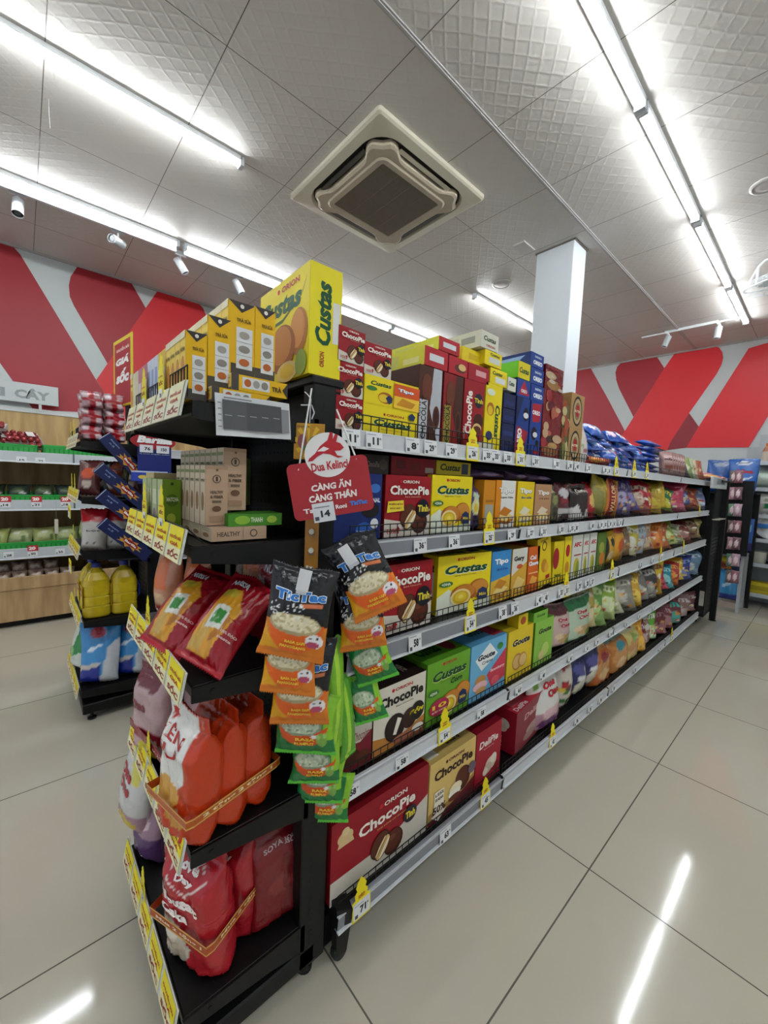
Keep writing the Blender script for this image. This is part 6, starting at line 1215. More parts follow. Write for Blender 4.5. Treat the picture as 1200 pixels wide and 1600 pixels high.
# ------------------------------------------------------------------ second end rack's goods
z2 = ZE
rk = random.Random(8)
z_y = [.262, .352, .43]
for i in range(2):
    for j in range(3):
        for l in range(2):
            o = pouch('coffee_refill_pack', .086, .078, .085, 'a8888c', [R(0,0,1,1,'a8848a'), E_(.25,.75,.2,.16,'c8b4b8'), E_(.7,.25,.2,.16,'c8b4b8'), E_(.6,.8,.1,.1,'5a3a3a'), R(0,.36,1,.56,'9a1424'), R(.40,0,.60,1,'9a1424')], '8a1c24', 'block', (i*3+j) % 5, 16, 16, 2.4)
            put(o, -2.455-.115*l, z_y[i], z2[0]+.006+j*.078, R90+rk.uniform(-.1,.1)); tag(o, 'pink and red strapped refill pack stacked on the second rack\'s top shelf', 'packet', 'pink and red packs stacked on the second rack')
for i in range(5):
    c = ['5a2a2a','2a2a2c','7a3a2a','38383a','4a1c20'][i]
    o = free_pouch('sauce_pouch', .11, .17, .05, c, [E_(.5,.6,.3,.14,['c8502a','b8b0a0','b01c28','8a8a4a','d8c8b8'][i]), E_(.5,.3,.25,.1,'c8b8a8')], (-2.46-.02*(i % 2), .25+.045*i, z2[1]+.09), R90-.6, -.15, 0, 100+i, 'pillow', f'dark sauce pouch on the second rack beside the tilted pasta boxes, {["frontmost","second","third","fourth","last"][i]} in the row', 'pouch', nx=12, ny=14)
for i in range(2):
    o = free_pouch('flour_bag', .115, .20, .085, 'b8b4ae', [R(0,0,1,1,'b8b4ae'), R(0,.70,1,1,'b01c28'), C_(.3,.15,.03,'3a3a3a'), C_(.6,.15,.03,'3a3a3a'), T_(.25,.8,.45,.05,'bột','5a5a5a')], (-2.47, .265+.10*i, z2[2]+.095), R90-.35, -.1, 0, 110+i, 'stand', f'plump white flour bag with {["a red top, in front","a red top, behind its twin"][i]} on the second rack', nx=16, ny=20)
OIL = mat('yellow_oil_plastic', rough=.12, color='dcc024', trans=.25, spec=.6, noise=.1)
def oil(y, lab, x=-2.475):
    e = empty('oil_bottle', (x, y, z2[3]+.002), R90)
    A = Acc(); prof = [(.0001,0),(.056,0),(.060,.008),(.060,.05),(.057,.056),(.060,.062),(.060,.10),(.057,.106),(.060,.112),(.060,.16),(.055,.19),(.035,.225),(.017,.245),(.017,.262)]
    n = 24; v = []
    for r, z in prof:
        for i in range(n):
            t = 2*PI*i/n; s = (abs(math.cos(t))**4+abs(math.sin(t))**4)**(-.25) if r > .02 else 1; v.append((r*s*math.cos(t)*.98, r*s*math.sin(t)*.8, z))
    for j in range(len(prof)-1): A.mesh([v[j*n+i] for i in range(n)]+[v[(j+1)*n+i] for i in range(n)], [(i, (i+1) % n, n+(i+1) % n, n+i) for i in range(n)], 'c9b020', 0, True)
    A.build('bottle', OIL, e)
    A = Acc(); A.lathe([(.019,.25),(.02,.252),(.02,.272),(.0001,.273)], n=16, col='2a3690'); A.build('cap', PLAST, e)
    A = Acc(); A.path([(.045,0,.06),(.072,0,.08),(.074,0,.13),(.05,0,.17)], .008, '2a3a8c', 8); A.build('handle', PLAST, e)
    A = Acc(); A.box((-.062,-.04,.05), (-.060,.04,.16), 'c8a820'); draw_face(A, (-.062,.04,.05), (0,-1,0), (0,0,1), (-1,0,0), .08, .11, [R(0,0,1,1,'d0b42a'), R(.1,.55,.9,.9,'b02a20'), T_(.15,.85,.72,.2,'DẦU','f4ecd0',0,.04), E_(.5,.3,.3,.2,'e8d870')]); A.build('bottle_label', PAPER, e)
    tag(e, lab, 'bottle', 'oil bottles on the second rack')
oil(.27, 'yellow cooking oil bottle with a blue cap, foremost on the second rack'); oil(.39, 'yellow cooking oil bottle standing behind the foremost one'); oil(.27, 'yellow cooking oil bottle further inside the second rack', -2.62)
DET = [R(0,0,1,1,'3a8ac8'), P_([(.6,0),(1,0),(1,.75),(.75,.6)],'c4c8d0'), R(0,0,.62,.3,'1c2c8c'), P_([(0,.28),(.6,.36),(.62,.3),(0,.2)],'c8c0b8'), E_(.45,.82,.2,.09,'a83040'), P_([(.2,.55),(.7,.65),(.6,.60),(.25,.50)],'e0eef8')]
for i in range(2):
    free_pouch('detergent_bag', .19, .30, .10, '3a8ac8', DET, (-2.49, .285+.15*i, z2[4]+.155), R90-.45, -.12, 0, 120+i, 'stand', f'blue detergent bag, {["nearer the rack corner","half hidden by the front rack"][i]}, on the second rack\'s bottom shelf', nx=24, ny=28)
free_pouch('detergent_bag', .17, .28, .10, 'c8d0c8', [R(0,0,1,1,'d0d8d0'), P_([(.3,.2),(1,.4),(1,.9),(.5,.8)],'2a8a4a'), E_(.3,.3,.2,.1,'8ab87a')], (-2.63, .235, z2[4]+.18), .35, 0, .1, 125, 'stand', 'white and green detergent bag beside the blue ones')
for k, (z, x0) in enumerate([(1.05,-2.40),(.78,-2.42)]):
    A = Acc(); N = Vector((0,-1,0))
    A.box((x0-.10,.165,z-.02), (x0,.168,z+.04), 'f0de10', 0, .0006); draw_face(A, (x0-.10,.165,z-.02), (1,0,0), (0,0,1), (0,-1,0), .1, .06, [R(0,0,1,.5,'d8dcc8'), T_(.1,.9,.7,.3,'SỐC','b3261e',0,.05)])
    tag(A.build('promotion_tag', PAPER), ['yellow promotion tag on the second rack over the oil bottles','yellow promotion tag on the second rack above the flour bags'][1-k], 'price tag')
# spaghetti boxes leaning on a tiered clip display, sides towards the camera
def spag(q, depth, lab):
    P4 = [on_x(px, py, -2.33) for px, py in q]   # top-left, top-right end, bottom-right, bottom-left of the visible broad face
    o3 = P4[0]; U = (P4[3]-P4[0]); V = (P4[1]-P4[0]); 
    e = empty('spaghetti_box', o3)
    L = U.length; W = V.length; U = U.normalized(); V = (V-U*V.dot(U)).normalized(); N = Vector((1,0,0)); W = min(W, .11)
    A = Acc(); A.T = Matrix.Identity(4)
    c = [Vector((0,0,0)), V*W, V*W+U*.27, U*.27]; v = [tuple(p) for p in c]+[tuple(p-N*depth) for p in c]
    A.mesh(v, [(0,3,2,1),(4,5,6,7),(0,1,5,4),(1,2,6,5),(2,3,7,6),(3,0,4,7)], '1c2450')
    A.T = None
    draw_face(A, (0,0,0), tuple(U), tuple(V), (1,0,0), .27, W, [R(0,0,.012,1,'a8b4d0'), P_([(.36,.15),(.42,.3),(.38,.45),(.46,.5),(.40,.75),(.50,.68),(.52,.9),(.60,.72),(.70,.88),(.70,.66),(.82,.7),(.76,.5),(.84,.4),(.72,.35),(.74,.12),(.62,.28),(.56,.05),(.50,.28)],'c8923a'), E_(.60,.5,.15,.22,'b02430'), E_(.60,.5,.135,.18,'8a1420'), T_(.48,.72,.5,.18,'Barilla','f0ece8',0,.04), T_(.1,.30,.7,.10,'SPAGHETTI','8a9ac8'), T_(.14,.24,.45,.12,'n.5','8a9ac8')])
    A.build('carton', CARD, e); tag(e, lab, 'pasta box', 'dark blue pasta boxes leaning in tiers')
for k, q in enumerate([[(154,686),(172,676),(227,725),(204,740)],[(146,737),(160,722),(225,770),(205,785)],[(149,779),(164,763),(230,812),(212,826)],[(151,824),(163,807),(240,860),(218,872)]]):
    spag(q, .03, f'dark blue spaghetti box leaning slanted, {["topmost","second","third","lowest"][k]} of the four tiers')
e = empty('tiered_clip_display', (-2.37, .47, .80)); A = Acc(); A.box((-.012,-.012,0), (0,.012,.62), '1c2a6a'); 
for k in range(4): z = .06+k*.15; A.box((-.01,-.16,z-.04), (.03,.02,z-.036), '22222a')
A.build('rack_frame', PLAST, e); tag(e, 'narrow dark holder carrying the leaning blue pasta boxes', 'display holder')
# blue header sign
a = on_x(205, 690, -2.28); b = on_x(273, 692, -2.28)
e = empty('brand_sign', (-2.28, (a.y+b.y)/2, 0), R90); w = b.y-a.y
A = Acc(); zc = on_x(236, 690, -2.28).z
pts = [(w*.52*math.cos(2*PI*i/32), .038*math.sin(2*PI*i/32)) for i in range(32)]
v = [(x,0,zc+y) for x, y in pts]+[(x,.004,zc+y) for x, y in pts]
A.mesh(v, [tuple(range(32)), tuple(range(32,64))[::-1]]+[((i+1) % 32, i, 32+i, 32+(i+1) % 32) for i in range(32)], '9a1624'); draw_face(A, (-w*.5,-.001,zc-.035), (1,0,0), (0,0,1), (0,-1,0), w, .07, [T_(.12,.94,.62,.5,'Barilla','eef0f2',0,.06,.2)]); A.build('oval_header', PLAST, e)
A = Acc(); A.box((-w*.36,.004,zc-.21), (w*.42,.007,zc-.01), '14246e'); draw_face(A, (-w*.36,.004,zc-.07), (1,0,0), (0,0,1), (0,-1,0), w*.78, .03, [T_(.05,.95,.3,.3,'vị ngon truyền thống','b8c4e0')]); A.build('blue_panel', PLAST, e)
for k, tx in enumerate(('76','150')):
    A = Acc(); x0 = -w*.32+k*w*.38; A.box((x0,-.004,zc-.055), (x0+w*.30,-.003,zc-.018), 'd8dae0'); draw_face(A, (x0,-.004,zc-.055), (1,0,0), (0,0,1), (0,-1,0), w*.3, .037, [T_(.35,.8,.5,.45,tx,'1c1d20',0,.04)]); A.build('price_card', PAPER, e)
tag(e, 'blue panel with a red oval brand header above the leaning pasta boxes', 'sign')
A = Acc(); p = on_x(205,735,-2.28); A.box((-2.285, p.y, p.z-.05), (-2.28, p.y+.16, p.z+.0), '1c3aa0'); draw_face(A, (-2.28, p.y, p.z-.05), (0,1,0), (0,0,1), (1,0,0), .16, .05, [R(0,.85,1,1,'b8c4e0'), E_(.3,.4,.12,.2,'c8b040'), T_(.5,.9,.5,.3,'Barilla','e0e4f0')])
tag(A.build('shelf_talker', PAPER), 'small blue card standing out beneath the brand sign', 'card')
# upright promotion board on the second rack
q = [on_x(*p, -2.7) for p in [(172,548),(196,525),(210,605),(176,640)]]
e = empty('promotion_board', (-2.62, .43, z2[0]))
A = Acc(); A.box((-.30,0,.0), (0,.006,.36), 'd8c01c', 0, .003)
draw_face(A, (-.30,0,0), (1,0,0), (0,0,1), (0,-1,0), .30, .36, [R(.08,.04,.92,.94,'a81c28'), T_(.2,.86,.84,.06,'KHUYẾN MÃI','f0d8d0'), T_(.15,.85,.45,.2,'sốc','f2eeea',0,.06,.2), T_(.15,.85,.67,.12,'GIÁ','f2eeea',0,.06,.2)]); A.build('board', PAPER, e)
A = Acc(); A.box((-.13,.006,-.18), (-.09,.02,.02), '141416'); A.build('foot', BLK, e)
e.location = (-2.41, .425, z2[0]+.20); e.rotation_euler = (0, 0, .12); tag(e, 'yellow-bordered red promotion board standing behind the stacked pink packs', 'sign')

# ------------------------------------------------------------------ fruit and vegetable shelving on the side wall
WOODM = None
def wood(name, c1, c2, sc):
    M = bpy.data.materials.new(name); M.use_nodes = True; nt = M.node_tree; N = nt.nodes; b = N['Principled BSDF']; b.inputs['Roughness'].default_value = .45
    tc = N.new('ShaderNodeTexCoord'); mp = N.new('ShaderNodeMapping'); mp.inputs['Scale'].default_value = sc; nz = N.new('ShaderNodeTexNoise'); nz.inputs['Scale'].default_value = 2.5; nz.inputs['Detail'].default_value = 6
    cr = N.new('ShaderNodeValToRGB'); cr.color_ramp.elements[0].color = (*lin(c1),1); cr.color_ramp.elements[1].color = (*lin(c2),1); cr.color_ramp.elements[0].position = .35; cr.color_ramp.elements[1].position = .65
    nt.links.new(tc.outputs['Object'], mp.inputs[0]); nt.links.new(mp.outputs[0], nz.inputs['Vector']); nt.links.new(nz.outputs['Fac'], cr.inputs[0]); nt.links.new(cr.outputs[0], b.inputs['Base Color']); return M
WD1 = wood('oak_board', 'a08058', 'bd9e72', (1, 8, 1)); WD2 = wood('pine_planks', 'a8844e', 'ccaa72', (8, 6, .6))
FXL = -4.20; Y0, Y1 = -1.6, 2.6
e = empty('produce_shelving', (FXL, 0, 0))
A = Acc(); A.box((-.70, Y0, .05), (0, Y1, .30), 'b0946a', 0, .004); A.box((-.02, Y0, .30), (.008, Y1, .40), 'b0946a', 0, .003); A.build('wooden_base', WD1, e)
A = Acc(); A.box((-.66, Y0, 0), (-.05, Y1, .05)); A.build('plinth', BLK, e)
A = Acc(); A.box((-.735, Y0, .3), (-.70, Y1, 1.75), 'b8985e'); A.build('back_boards', WD2, e)
A = Acc(); A.box((-.735, Y0, 1.75), (-.69, Y1, 1.79), 'd4d6d4'); A.build('top_trim', PLAST, e)
for z, dpt in ((.55,.62),(.93,.55),(1.305,.5)):
    A = Acc(); A.box((-.70, Y0, z+.02), (-.01, Y1, z+.05), '3a3a38'); sh = A.build('shelf', PLAST, e)
    A = Acc(); A.box((-.012, Y0, z), (.004, Y1, z+.075), 'b8bec2', 0, .002); A.box((-.008, Y0, z-.008), (.01, Y1, z+.004), 'd8dcde'); 
    for y in (-.9, .32, 1.5): A.box((.004, y-.006, z), (.006, y+.006, z+.075), '5a5e60')
    A.build('price_rail', RAIL, sh)
tag(e, 'wooden produce shelving with grey rails along the red and white side wall', 'produce shelving')
A = Acc(); p = on_x(91, 605, -4.84); q = on_x(0, 634, -4.84); zt, zb = 2.0, 1.84
yr = p.y
A.box((-4.86, yr-.75, zb-.012), (-4.84, yr, zt), 'cdd2d2', 0, .003); draw_face(A, (-4.84, yr-.75, zb-.012), (0,1,0), (0,0,1), (1,0,0), .75, zt-zb+.012, [T_(.10,.52,.48,.55,'TRÁI','9aa0a2',0,.05), T_(.60,.92,.48,.55,'CÂY','9aa0a2',0,.05)])
A.box((-4.86, yr-.14, 1.77), (-4.845, yr-.12, zb), 'cdd2d2'); A.box((-4.86, yr-.6, 1.77), (-4.845, yr-.58, zb), 'cdd2d2')
o = A.build('section_sign', PAPER)
tag(o, 'white section sign for fruit with grey letters above the produce shelving', 'sign')
GRE = '1f9a3c'
def tray(y0, y1, z, h, lab, x=FXL-.012, d=.34):
    A = Acc(); t = .006
    A.box((x-d, y0, z), (x, y1, z+t), GRE)
    A.box((x-t, y0, z), (x, y1, z+h), GRE, 0, .001); A.box((x-d, y0, z), (x-d+t, y1, z+h*1.2), GRE); A.box((x-d, y0, z), (x, y0+t, z+h), GRE); A.box((x-d, y1-t, z), (x, y1, z+h), GRE)
    n = int((y1-y0)/.03)
    for i in range(n): A.box((x, y0+.01+i*.03, z+h*.25), (x+.0006, y0+.02+i*.03, z+h*.7), '157a2c')
    A.box((x-t*1.5, y0, z+h-.006), (x+.004, y1, z+h), '28b048')
    tag(A.build('green_crate', PLAST), lab, 'crate')
tray(-.60, .10, 1.357, .078, 'green plastic crate of red fruit trays on the top produce shelf'); tray(.125, .60, 1.357, .085, 'green plastic crate next to the fruit one, partly behind the second rack')
tray(-.75, .44, .985, .06, 'green plastic crate on the dark middle produce shelf'); tray(-.75, .46, .602, .07, 'green plastic crate of leafy vegetables on the lower produce shelf')
def fruit_tray(x, y, z, rz, rx, lab, c='7a1a1e', n=(5,3)):
    e = empty('fruit_tray', (x, y, z), 0); e.scale = (1.25,1.25,1.25); e.rotation_euler = (Matrix.Rotation(rz, 3, 'Z') @ Matrix.Rotation(rx, 3, 'X')).to_euler()
    A = Acc(); A.mesh([(-.09,-.055,0),(.09,-.055,0),(.09,.055,0),(-.09,.055,0),(-.10,-.065,.02),(.10,-.065,.02),(.10,.065,.02),(-.10,.065,.02)], [(3,2,1,0),(0,1,5,4),(1,2,6,5),(2,3,7,6),(3,0,4,7),(4,5,1,0)], 'd4c8c4'); A.build('tray', PLAST, e)
    A = Acc()
    for i in range(n[0]):
        for j in range(n[1]):
            r = .017; A.lathe([(.0001,-r),(r*.7,-r*.7),(r,0),(r*.7,r*.7),(.0001,r)], (-.07+i*.035, -.035+j*.035, .026+.004*((i+j) % 2)), 8, [c, c, '8e2a2c', '8e2a2c'])
    o = A.build('fruit', mat('fruit_skin', rough=.25, noise=.15), e); o['kind'] = 'stuff'
    A = Acc(); A.box((.02,-.02,.047), (.06,.03,.0475), 'd8d4d0'); A.build('sticker', PAPER, e)
    tag(e, lab, 'fruit tray')
for k, (y, z, rz, rx) in enumerate([(-.50,1.45,1.5,.3),(-.30,1.455,1.6,.4),(-.13,1.45,1.4,.6),(.0,1.475,1.9,.6),(-.40,1.54,1.5,.3),(-.20,1.55,1.6,.3),(.02,1.42,1.6,.3)]):
    fruit_tray(FXL-.16, y, z, rz, rx, ['shrink-wrapped red fruit tray at the frame edge of the top crate','dark red fruit tray in the crate under a second layer','red fruit tray with white sticker at mid crate','tilted red fruit tray leaning over the crate rim','red fruit tray in the upper layer at the frame edge','dark red fruit tray alone on the upper layer','red fruit tray half seen at the inner crate end'][k])
rv = random.Random(3)
for k in range(7):
    y = -.62+.15*k; c = rv.choice(['2a3426','38402c','22281e','303a34'])
    free_pouch('vegetable_bag', .15, .13, .08, c, [E_(.5,.5,.3,.2,'4a5a3a'), E_(.7,.35,.12,.08,'b8bcae')], (FXL-.16, y, 1.06), R90+rv.uniform(-.3,.3), -.4, 0, 200+k, 'pillow', 'dim dark green vegetable bag on the middle produce shelf', 'vegetable bag', 'vegetable bags on the middle produce shelf', nx=10, ny=12)
for k in range(8):
    y = -.62+.15*k; c = ['8a9a6a','9aa878','a8a890','b0b86a','98a070','a8ac6a','9aa870','8a9a6a'][k]
    free_pouch('vegetable_bag', .17, .15, .10, c, [E_(.5,.5,.35,.25,'b8c088'), E_(.4,.6,.12,.1,'d8dcc8'), E_(.7,.3,.1,.15,'6a8048')], (FXL-.14, y, .70), R90+rv.uniform(-.4,.4), -.5, 0, 220+k, 'pillow', f'pale green vegetable bag in the lower crate, {["first","second","third","fourth","fifth","sixth","seventh","eighth"][k]} from the frame edge', 'vegetable bag', 'vegetable bags in the lower crate', nx=12, ny=14)
A = Acc(); A.lathe([(.0001,0),(.03,.008),(.042,.04),(.036,.09),(.03,.12),(.022,.15),(.0001,.165)], (FXL-.06, .39, .68), 14, 'a8b07a'); tag(A.build('gourd', mat('gourd_skin', rough=.5, noise=.15)), 'pale green gourd standing at the crate end beside the second rack', 'gourd')
for k in range(3):
    free_pouch('ginger_bag', .16, .12, .08, 'b8a45a', [E_(.5,.5,.35,.25,'d0bc6a'), E_(.3,.4,.1,.2,'8a7a3a')], (FXL-.12, -.55+.16*k, .39), R90, -.8, 0, 240+k, 'pillow', f'yellow root vegetable bag on the wooden base, {["nearest the frame edge","middle one","next to the garlic bags"][k]}', 'vegetable bag', nx=12, ny=12)
for k in range(9):
    c = 'a88f80'
    free_pouch('garlic_bag', .10, .10, .075, c, [E_(.3,.4,.2,.2,'cbb8a8'), E_(.7,.5,.2,.2,'d8c8b8'), E_(.5,.75,.2,.15,'8a6a64')], (FXL-.10-.11*(k//5), -.13+.10*(k % 5), .38+.06*(k//5)), R90, -.5, 0, 250+k, 'pillow', 'netted bag of garlic bulbs on the wooden base of the produce shelving', 'garlic bag', 'garlic bags on the wooden base', nx=10, ny=10)
def lcard(y, z, tx, red=False, x=FXL+.006, lab=''):
    A = Acc(); A.box((x, y-.03, z), (x+.0012, y+.03, z+.045), 'dadcdd'); F = [T_(.3,.8,.4,.4,tx,'2a2b2e',0,.04), R(.08,.12,.22,.35,'5a5c60')]
    if red: A.box((x, y-.03, z+.04), (x+.0015, y+.035, z+.085), 'b8202c'); draw_face(A, (x+.0015, y-.03, z+.04), (0,1,0), (0,0,1), (1,0,0), .065, .045, [T_(.1,.75,.5,.6,'20','f2e8e4',0,.06)])
    draw_face(A, (x+.0012, y-.03, z), (0,1,0), (0,0,1), (1,0,0), .06, .045, F); tag(A.build('price_card', PAPER), lab, 'price card', 'price cards on the produce shelving')
for y, z, t, r, lab in [(0.0,1.295,'15',0,'white price card under the red fruit trays'),(.11,1.295,'22',0,'white price card between the two green crates'),(-.10,.95,'14',1,'red-topped price card on the middle produce rail, nearest the frame edge'),(.08,.95,'21',1,'red-topped price card at the centre of the middle produce rail'),(.26,.95,'18',1,'red-topped price card on the middle produce rail by the second rack'),(.05,.56,'30',1,'red-topped price card on the lower produce rail'),(-.09,.56,'28',0,'white price card on the lower produce rail by the frame edge'),(.22,.56,'25',0,'white price card on the lower produce rail by the gourd'),(-.10,.325,'12',0,'white price card on the wooden lip by the yellow roots'),(.02,.325,'19',0,'white price card on the wooden lip at its middle'),(.22,.325,'24',0,'white price card on the wooden lip under the garlic')]: lcard(y, z, t, bool(r), lab=lab)
A = Acc(); p = on_x(88, 815, -4.188); A.path([p+Vector((0,0,.02)), p+Vector((0,0,.17))], .001, '8a8c8a', 4); A.box((p.x-.001, p.y-.012, p.z-.1), (p.x+.001, p.y+.012, p.z+.02), 'b8b4a4', 0, .0005)
tag(A.build('hanging_tag', PAPER), 'narrow pale tag dangling on a cord before the lower produce shelf', 'tag')

# ------------------------------------------------------------------ shelving on the back wall
YF_ = 6.20
zs = [on_y(*p, YF_).z for p in [(1190,722),(1190,763),(1190,805),(1190,843),(1190,882),(1190,930)]]
X0 = on_y(1168, 800, YF_).x
e = empty('wall_shelving', (X0, YF_, 0))
A = Acc(); A.box((0,.40,0), (1.6,.42,2.0), 'b0b6ba'); A.build('back_panel', PLAST, e)
A = Acc(); A.box((-.01,.0,0), (.0,.42,1.5), '9a9ea2'); A.build('side_panel', BLK, e)
for z in zs:
    A = Acc(); A.box((0,.01,z-.02), (1.6,.40,z), '2a2a2c'); sh = A.build('shelf', BLK, e)
    A = Acc(); A.box((0,-.004,z-.035), (1.6,.01,z+.01), 'b8bec4', 0, .002); A.build('price_rail', RAIL, sh)
tag(e, 'grey-railed shelving against the back wall with household goods', 'shelving unit')
A = None
def bottle6(x, y, z, lab):
    A = Acc(); A.lathe([(.0001,0),(.04,0),(.042,.01),(.042,.12),(.03,.16),(.016,.18),(.016,.2)], (x,y,z), 12, ['9a7a68','8a5a48','c8b8a8','a8684a','b07848','c87028']); A.lathe([(.018,.19),(.018,.215),(.0001,.216)], (x,y,z), 10, 'c8641c')
    tag(A.build('drink_bottle', PLAST), lab, 'bottle', 'orange-capped bottles on the back wall shelving')
for k in range(4): bottle6(X0+.10+.10*k, YF_+.1, zs[0]+.003, 'brown drink bottle with orange cap on the top of the back wall shelving')
def pk(x, z, w, h, c, ops, lab, style='pillow', seed=1, y=YF_+.08, name='household_pack', cat='pack'):
    return free_pouch(name, w, h, .12, c, ops, (x, y, z+h/2+.004), 0, -.08, 0, seed, style, lab, cat, nx=14, ny=16)
pk(X0+.14, zs[1], .34, .20, 'a8b8ae', [R(.1,.2,.9,.8,'b8c8bc')], 'pale green pack of tissue on the back wall shelving', seed=3)
pk(X0+.16, zs[2], .26, .24, 'c8c8c4', [R(.3,.3,.8,.55,'2a7a4a'), R(.3,.62,.8,.8,'8a8a7a')], 'white pillow pack with green print on the back wall shelving', seed=4)
A = Acc(); A.T = Matrix.Translation((X0+.22, YF_+.05, zs[3]+.16)) @ Matrix.Rotation(-.2, 4, 'X'); A.lathe([(.0001,.0),(.11,.0),(.155,-.02),(.16,-.015),(.12,.012),(.0001,.014)], (0,0,0), 28, ['c4c6c6','c4c6c6','d4d6d6','cfd1d1','c4c6c6'], ax='y'); A.T = None
o = A.build('frying_pan', PLAST); tag(o, 'round pale pan with printed centre on the back wall shelving', 'pan')
A = Acc(); A.T = Matrix.Translation((X0+.14, YF_+.02, zs[3]+.15)); A.box((-.14,-.05,-.02), (.05,-.03,.03), '2a6ab0', 0, .005); A.T = None
tag(A.build('blue_handle', PLAST), 'bright blue handle lying before the round pan', 'handle')
A = Acc(); A.lathe([(.0001,0),(.07,0),(.08,.13),(.085,.135),(.0001,.14)], (X0+.12, YF_+.12, zs[4]), 16, ['b8b8a8','c4c4b4','a8a898','c8c8bc']); tag(A.build('plastic_tub', PLAST), 'cream plastic tub on the fifth shelf of the back wall', 'tub')
A = Acc(); A.box((X0+.28, YF_+.04, zs[4]), (X0+.48, YF_+.2, zs[4]+.15), 'a82a3a', 0, .01); A.box((X0+.30,YF_+.035,zs[4]+.05),(X0+.46,YF_+.04,zs[4]+.1),'d8b0b0'); tag(A.build('storage_box', PLAST), 'red storage box beside the cream tub', 'box')
o = carton('sponge_carton', .22, .13, .15, 'c8b02a', [R(0,0,1,1,'c8b42a'), R(.15,.3,.85,.7,'a89820')]); put(o, X0+.17, YF_+.12, zs[5]+.001); tag(o, 'yellow carton on the lowest visible shelf of the back wall', 'carton')
o = carton('sponge_carton', .18, .11, .15, '8a8c84', [R(.1,.3,.9,.7,'b8bab0')]); put(o, X0+.42, YF_+.12, zs[5]+.001); tag(o, 'grey carton beside the yellow one on the back wall shelving', 'carton')
# big blue detergent sacks in front and grey low display
BLS = [R(0,0,1,1,'1f5aa8'), E_(.5,.87,.24,.06,'c8ccd4'), E_(.5,.87,.18,.035,'5a6a7a'), T_(.15,.85,.62,.12,'Aba','a82030',0,.05), P_([(.1,.5),(.5,.3),(.9,.5),(.5,.4)],'d0dcec'), R(0,0,1,.12,'16306e')]
free_pouch('detergent_sack', .26, .36, .12, '1f5aa8', BLS, (on_y(1160,750,5.85).x, 5.85, 1.30+.18), -.05, 0, 0, 301, 'stand', 'big blue detergent sack with a carrying slot, standing high beside the far rack', 'sack', nx=20, ny=24)
free_pouch('detergent_sack', .26, .36, .12, '1f5aa8', [R(0,0,1,1,'1d5098'), E_(.5,.87,.24,.06,'8a9aac')], (on_y(1126,738,6.0).x, 6.0, 1.30+.18), .05, 0, 0, 302, 'stand', 'second blue detergent sack, behind and beside the high one', 'sack', nx=20, ny=24)
q0 = on_y(1160,750,5.85).x
e = empty('sack_stand', (q0, 5.85, 0))
A = Acc(); A.box((-.42,-.08,1.28), (.14,.24,1.298), '2a2a2e'); A.build('top_board', BLK, e)
for x in (-.42, .11):
    for y in (.21,): A = Acc(); A.box((x,y,0), (x+.03,y+.03,1.28), '1a1a1c'); A.build('leg', BLK, e)
A = Acc(); A.box((-.42,.225,.1), (.14,.235,1.28), '16181c'); A.build('back_panel', BLK, e)
tag(e, 'dark stand carrying the two big blue sacks beyond the far rack', 'stand')
xs = on_y(1130, 800, 5.75).x; xe = on_y(1166, 800, 5.75).x
e = empty('low_display_table', (xs, 5.7, 0)); zt = on_y(1150, 867, 5.7).z; w = on_y(1160, 900, 5.7).x-xs
A = Acc(); A.box((0,0,zt-.03), (w,.35,zt), '9a9ea2', 0, .004); A.build('table_top', RAIL, e)
for x in (0, w-.03):
    for y in (0,.32): A = Acc(); A.box((x,y,0), (x+.03,y+.03,zt-.03), 'a0a4a8', 0, .003); A.build('leg', RAIL, e)
A = Acc(); A.box((0.03,.005,.04), (w-.03,.02,.10), '9a8e84'); A.build('lower_rail', RAIL, e)
A = Acc(); A.box((.03,.30,.1), (w-.03,.31,zt-.03), '22304a'); A.build('back_panel', PLAST, e)
tag(e, 'grey framed low display table beyond the far rack', 'display table')
free_pouch('softener_pouch', .17, .32, .1, '3a90c8', [R(0,0,1,1,'3a90c8'), R(0,0,1,.2,'2a3a8a'), P_([(.2,.4),(.8,.6),(.8,.7),(.2,.5)],'c8e0f0')], (xs+w*.45, 5.85, .27), 0, 0, 0, 303, 'stand', 'light blue softener pouch inside the grey framed display', 'pouch', nx=16, ny=18)
free_pouch('softener_pouch', .15, .14, .08, 'b8702a', [E_(.5,.8,.4,.15,'e0d02a'), E_(.5,.3,.3,.2,'8a2a20')], (xs+w*.2, 5.8, .52), 0, 0, 0, 304, 'pillow', 'small yellow and orange pouch above the light blue one in the grey display', 'pouch', nx=12, ny=12)
free_pouch('softener_pouch', .18, .34, .1, '2a5aa8', [P_([(.0,.4),(.9,.6),(.9,.8),(.0,.55)],'5ab0d8'), R(0,0,1,.25,'26206a')], (on_y(1160,835,5.8).x, 5.8, on_y(1160,835,5.8).z), 0, 0, 0, 305, 'stand', 'deep blue softener pouch standing on the grey framed display', 'pouch', nx=16, ny=18)
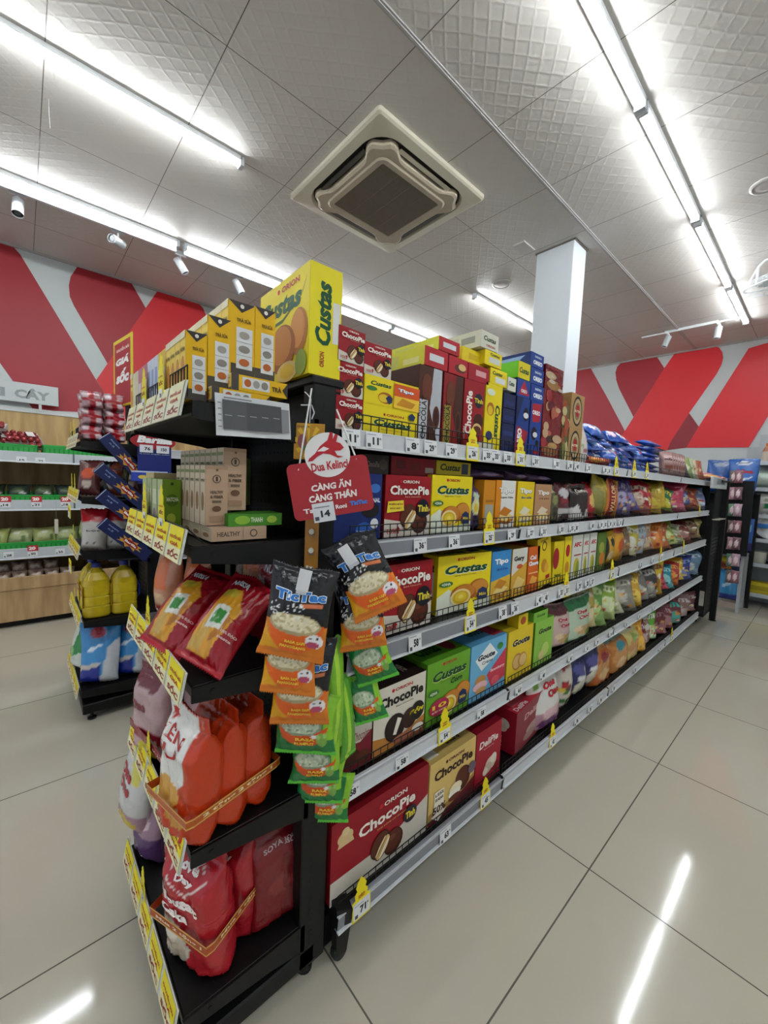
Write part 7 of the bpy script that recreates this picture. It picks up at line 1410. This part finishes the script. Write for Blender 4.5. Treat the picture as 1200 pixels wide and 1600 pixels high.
# columns of small packs hung beyond the far rack
e0 = on_y(1150, 800, 5.62)
A = Acc(); A.box((e0.x-.12, 5.64, zt), (e0.x+.12, 5.66, 1.42), '18181a'); tag(A.build('hook_stand', BLK), 'dark hook stand with hanging packs rising from the grey display', 'stand')
for k in range(7):
    for j in range(2):
        p = on_y(1146+9*j-1*k, 745+26*k, 5.6); c = [['6a5a54','a87a88','5a8068'],['8a5a66','70505a','b090a0']][j][k % 3]
        free_pouch('hair_accessory_pack', .07, .13, .03, c, [E_(.5,.5,.3,.25,'e0c8cc')], (p.x, 5.6-.02*j, p.z), 0, 0, 0, 310+k, 'pillow', 'small pastel pack hanging in columns beyond the far rack', 'pack', 'small packs hanging in columns', nx=6, ny=8)
# flat packs lying over the far rack
for k, (c, nm) in enumerate([('c86a4a','orange-red'),('d8b04a','yellow'),('c8888c','pinkish')]):
    o = pouch('noodle_pack', .20, .14, .03, c, [R(.2,.2,.7,.8,'e8d0b0')], None, 'pillow', k, 10, 10)
    o.rotation_euler = (Matrix.Rotation(.2*k, 3, 'Z') @ Matrix.Rotation(-R90+.05, 3, 'X')).to_euler(); o.location = (-.76-.06*k, 4.78+.10*k, 1.418+.022*k)
    tag(o, f'{nm} flat pack lying on the cap of the far rack', 'packet')

# ------------------------------------------------------------------ let every leaning bag rest on its deck
bpy.context.view_layer.update()
for o in list(COL.objects):
    if o.parent or o.type != 'MESH' or 'category' not in o.keys() or o['category'] in ('price card', 'price tag', 'snack bag', 'card', 'hook'): continue
    mw = o.matrix_basis; c = [mw @ Vector(v) for v in o.bound_box]
    n = len(o.data.vertices); co = np.empty(n*3, np.float32); o.data.vertices.foreach_get('co', co)
    w = co.reshape(-1, 3) @ np.array(mw.to_3x3()).T + np.array(mw.translation); lo = w.min(0); hi = w.max(0); mid = (lo+hi)/2
    aisle = mid[1] > .57 and -1.05 < mid[0] < -.7 and mid[1] < 4.78
    rack = mid[1] < .56 and (-1.4 < mid[0] < -.75 or -2.95 < mid[0] < -2.35)
    if not (aisle or rack): continue
    decks = [z for z in (SURF if aisle else ZE) if z <= mid[2]]
    if not decks: continue
    dz = max(decks)+.0012-lo[2]
    if 0 < dz < .05: o.location.z += dz
    if aisle:
        dx = hi[0]-(XF-.0155)
        if dx > 0: o.location.x -= dx
print('objects', len(bpy.data.objects), 'faces', sum(len(m.polygons) for m in bpy.data.meshes))
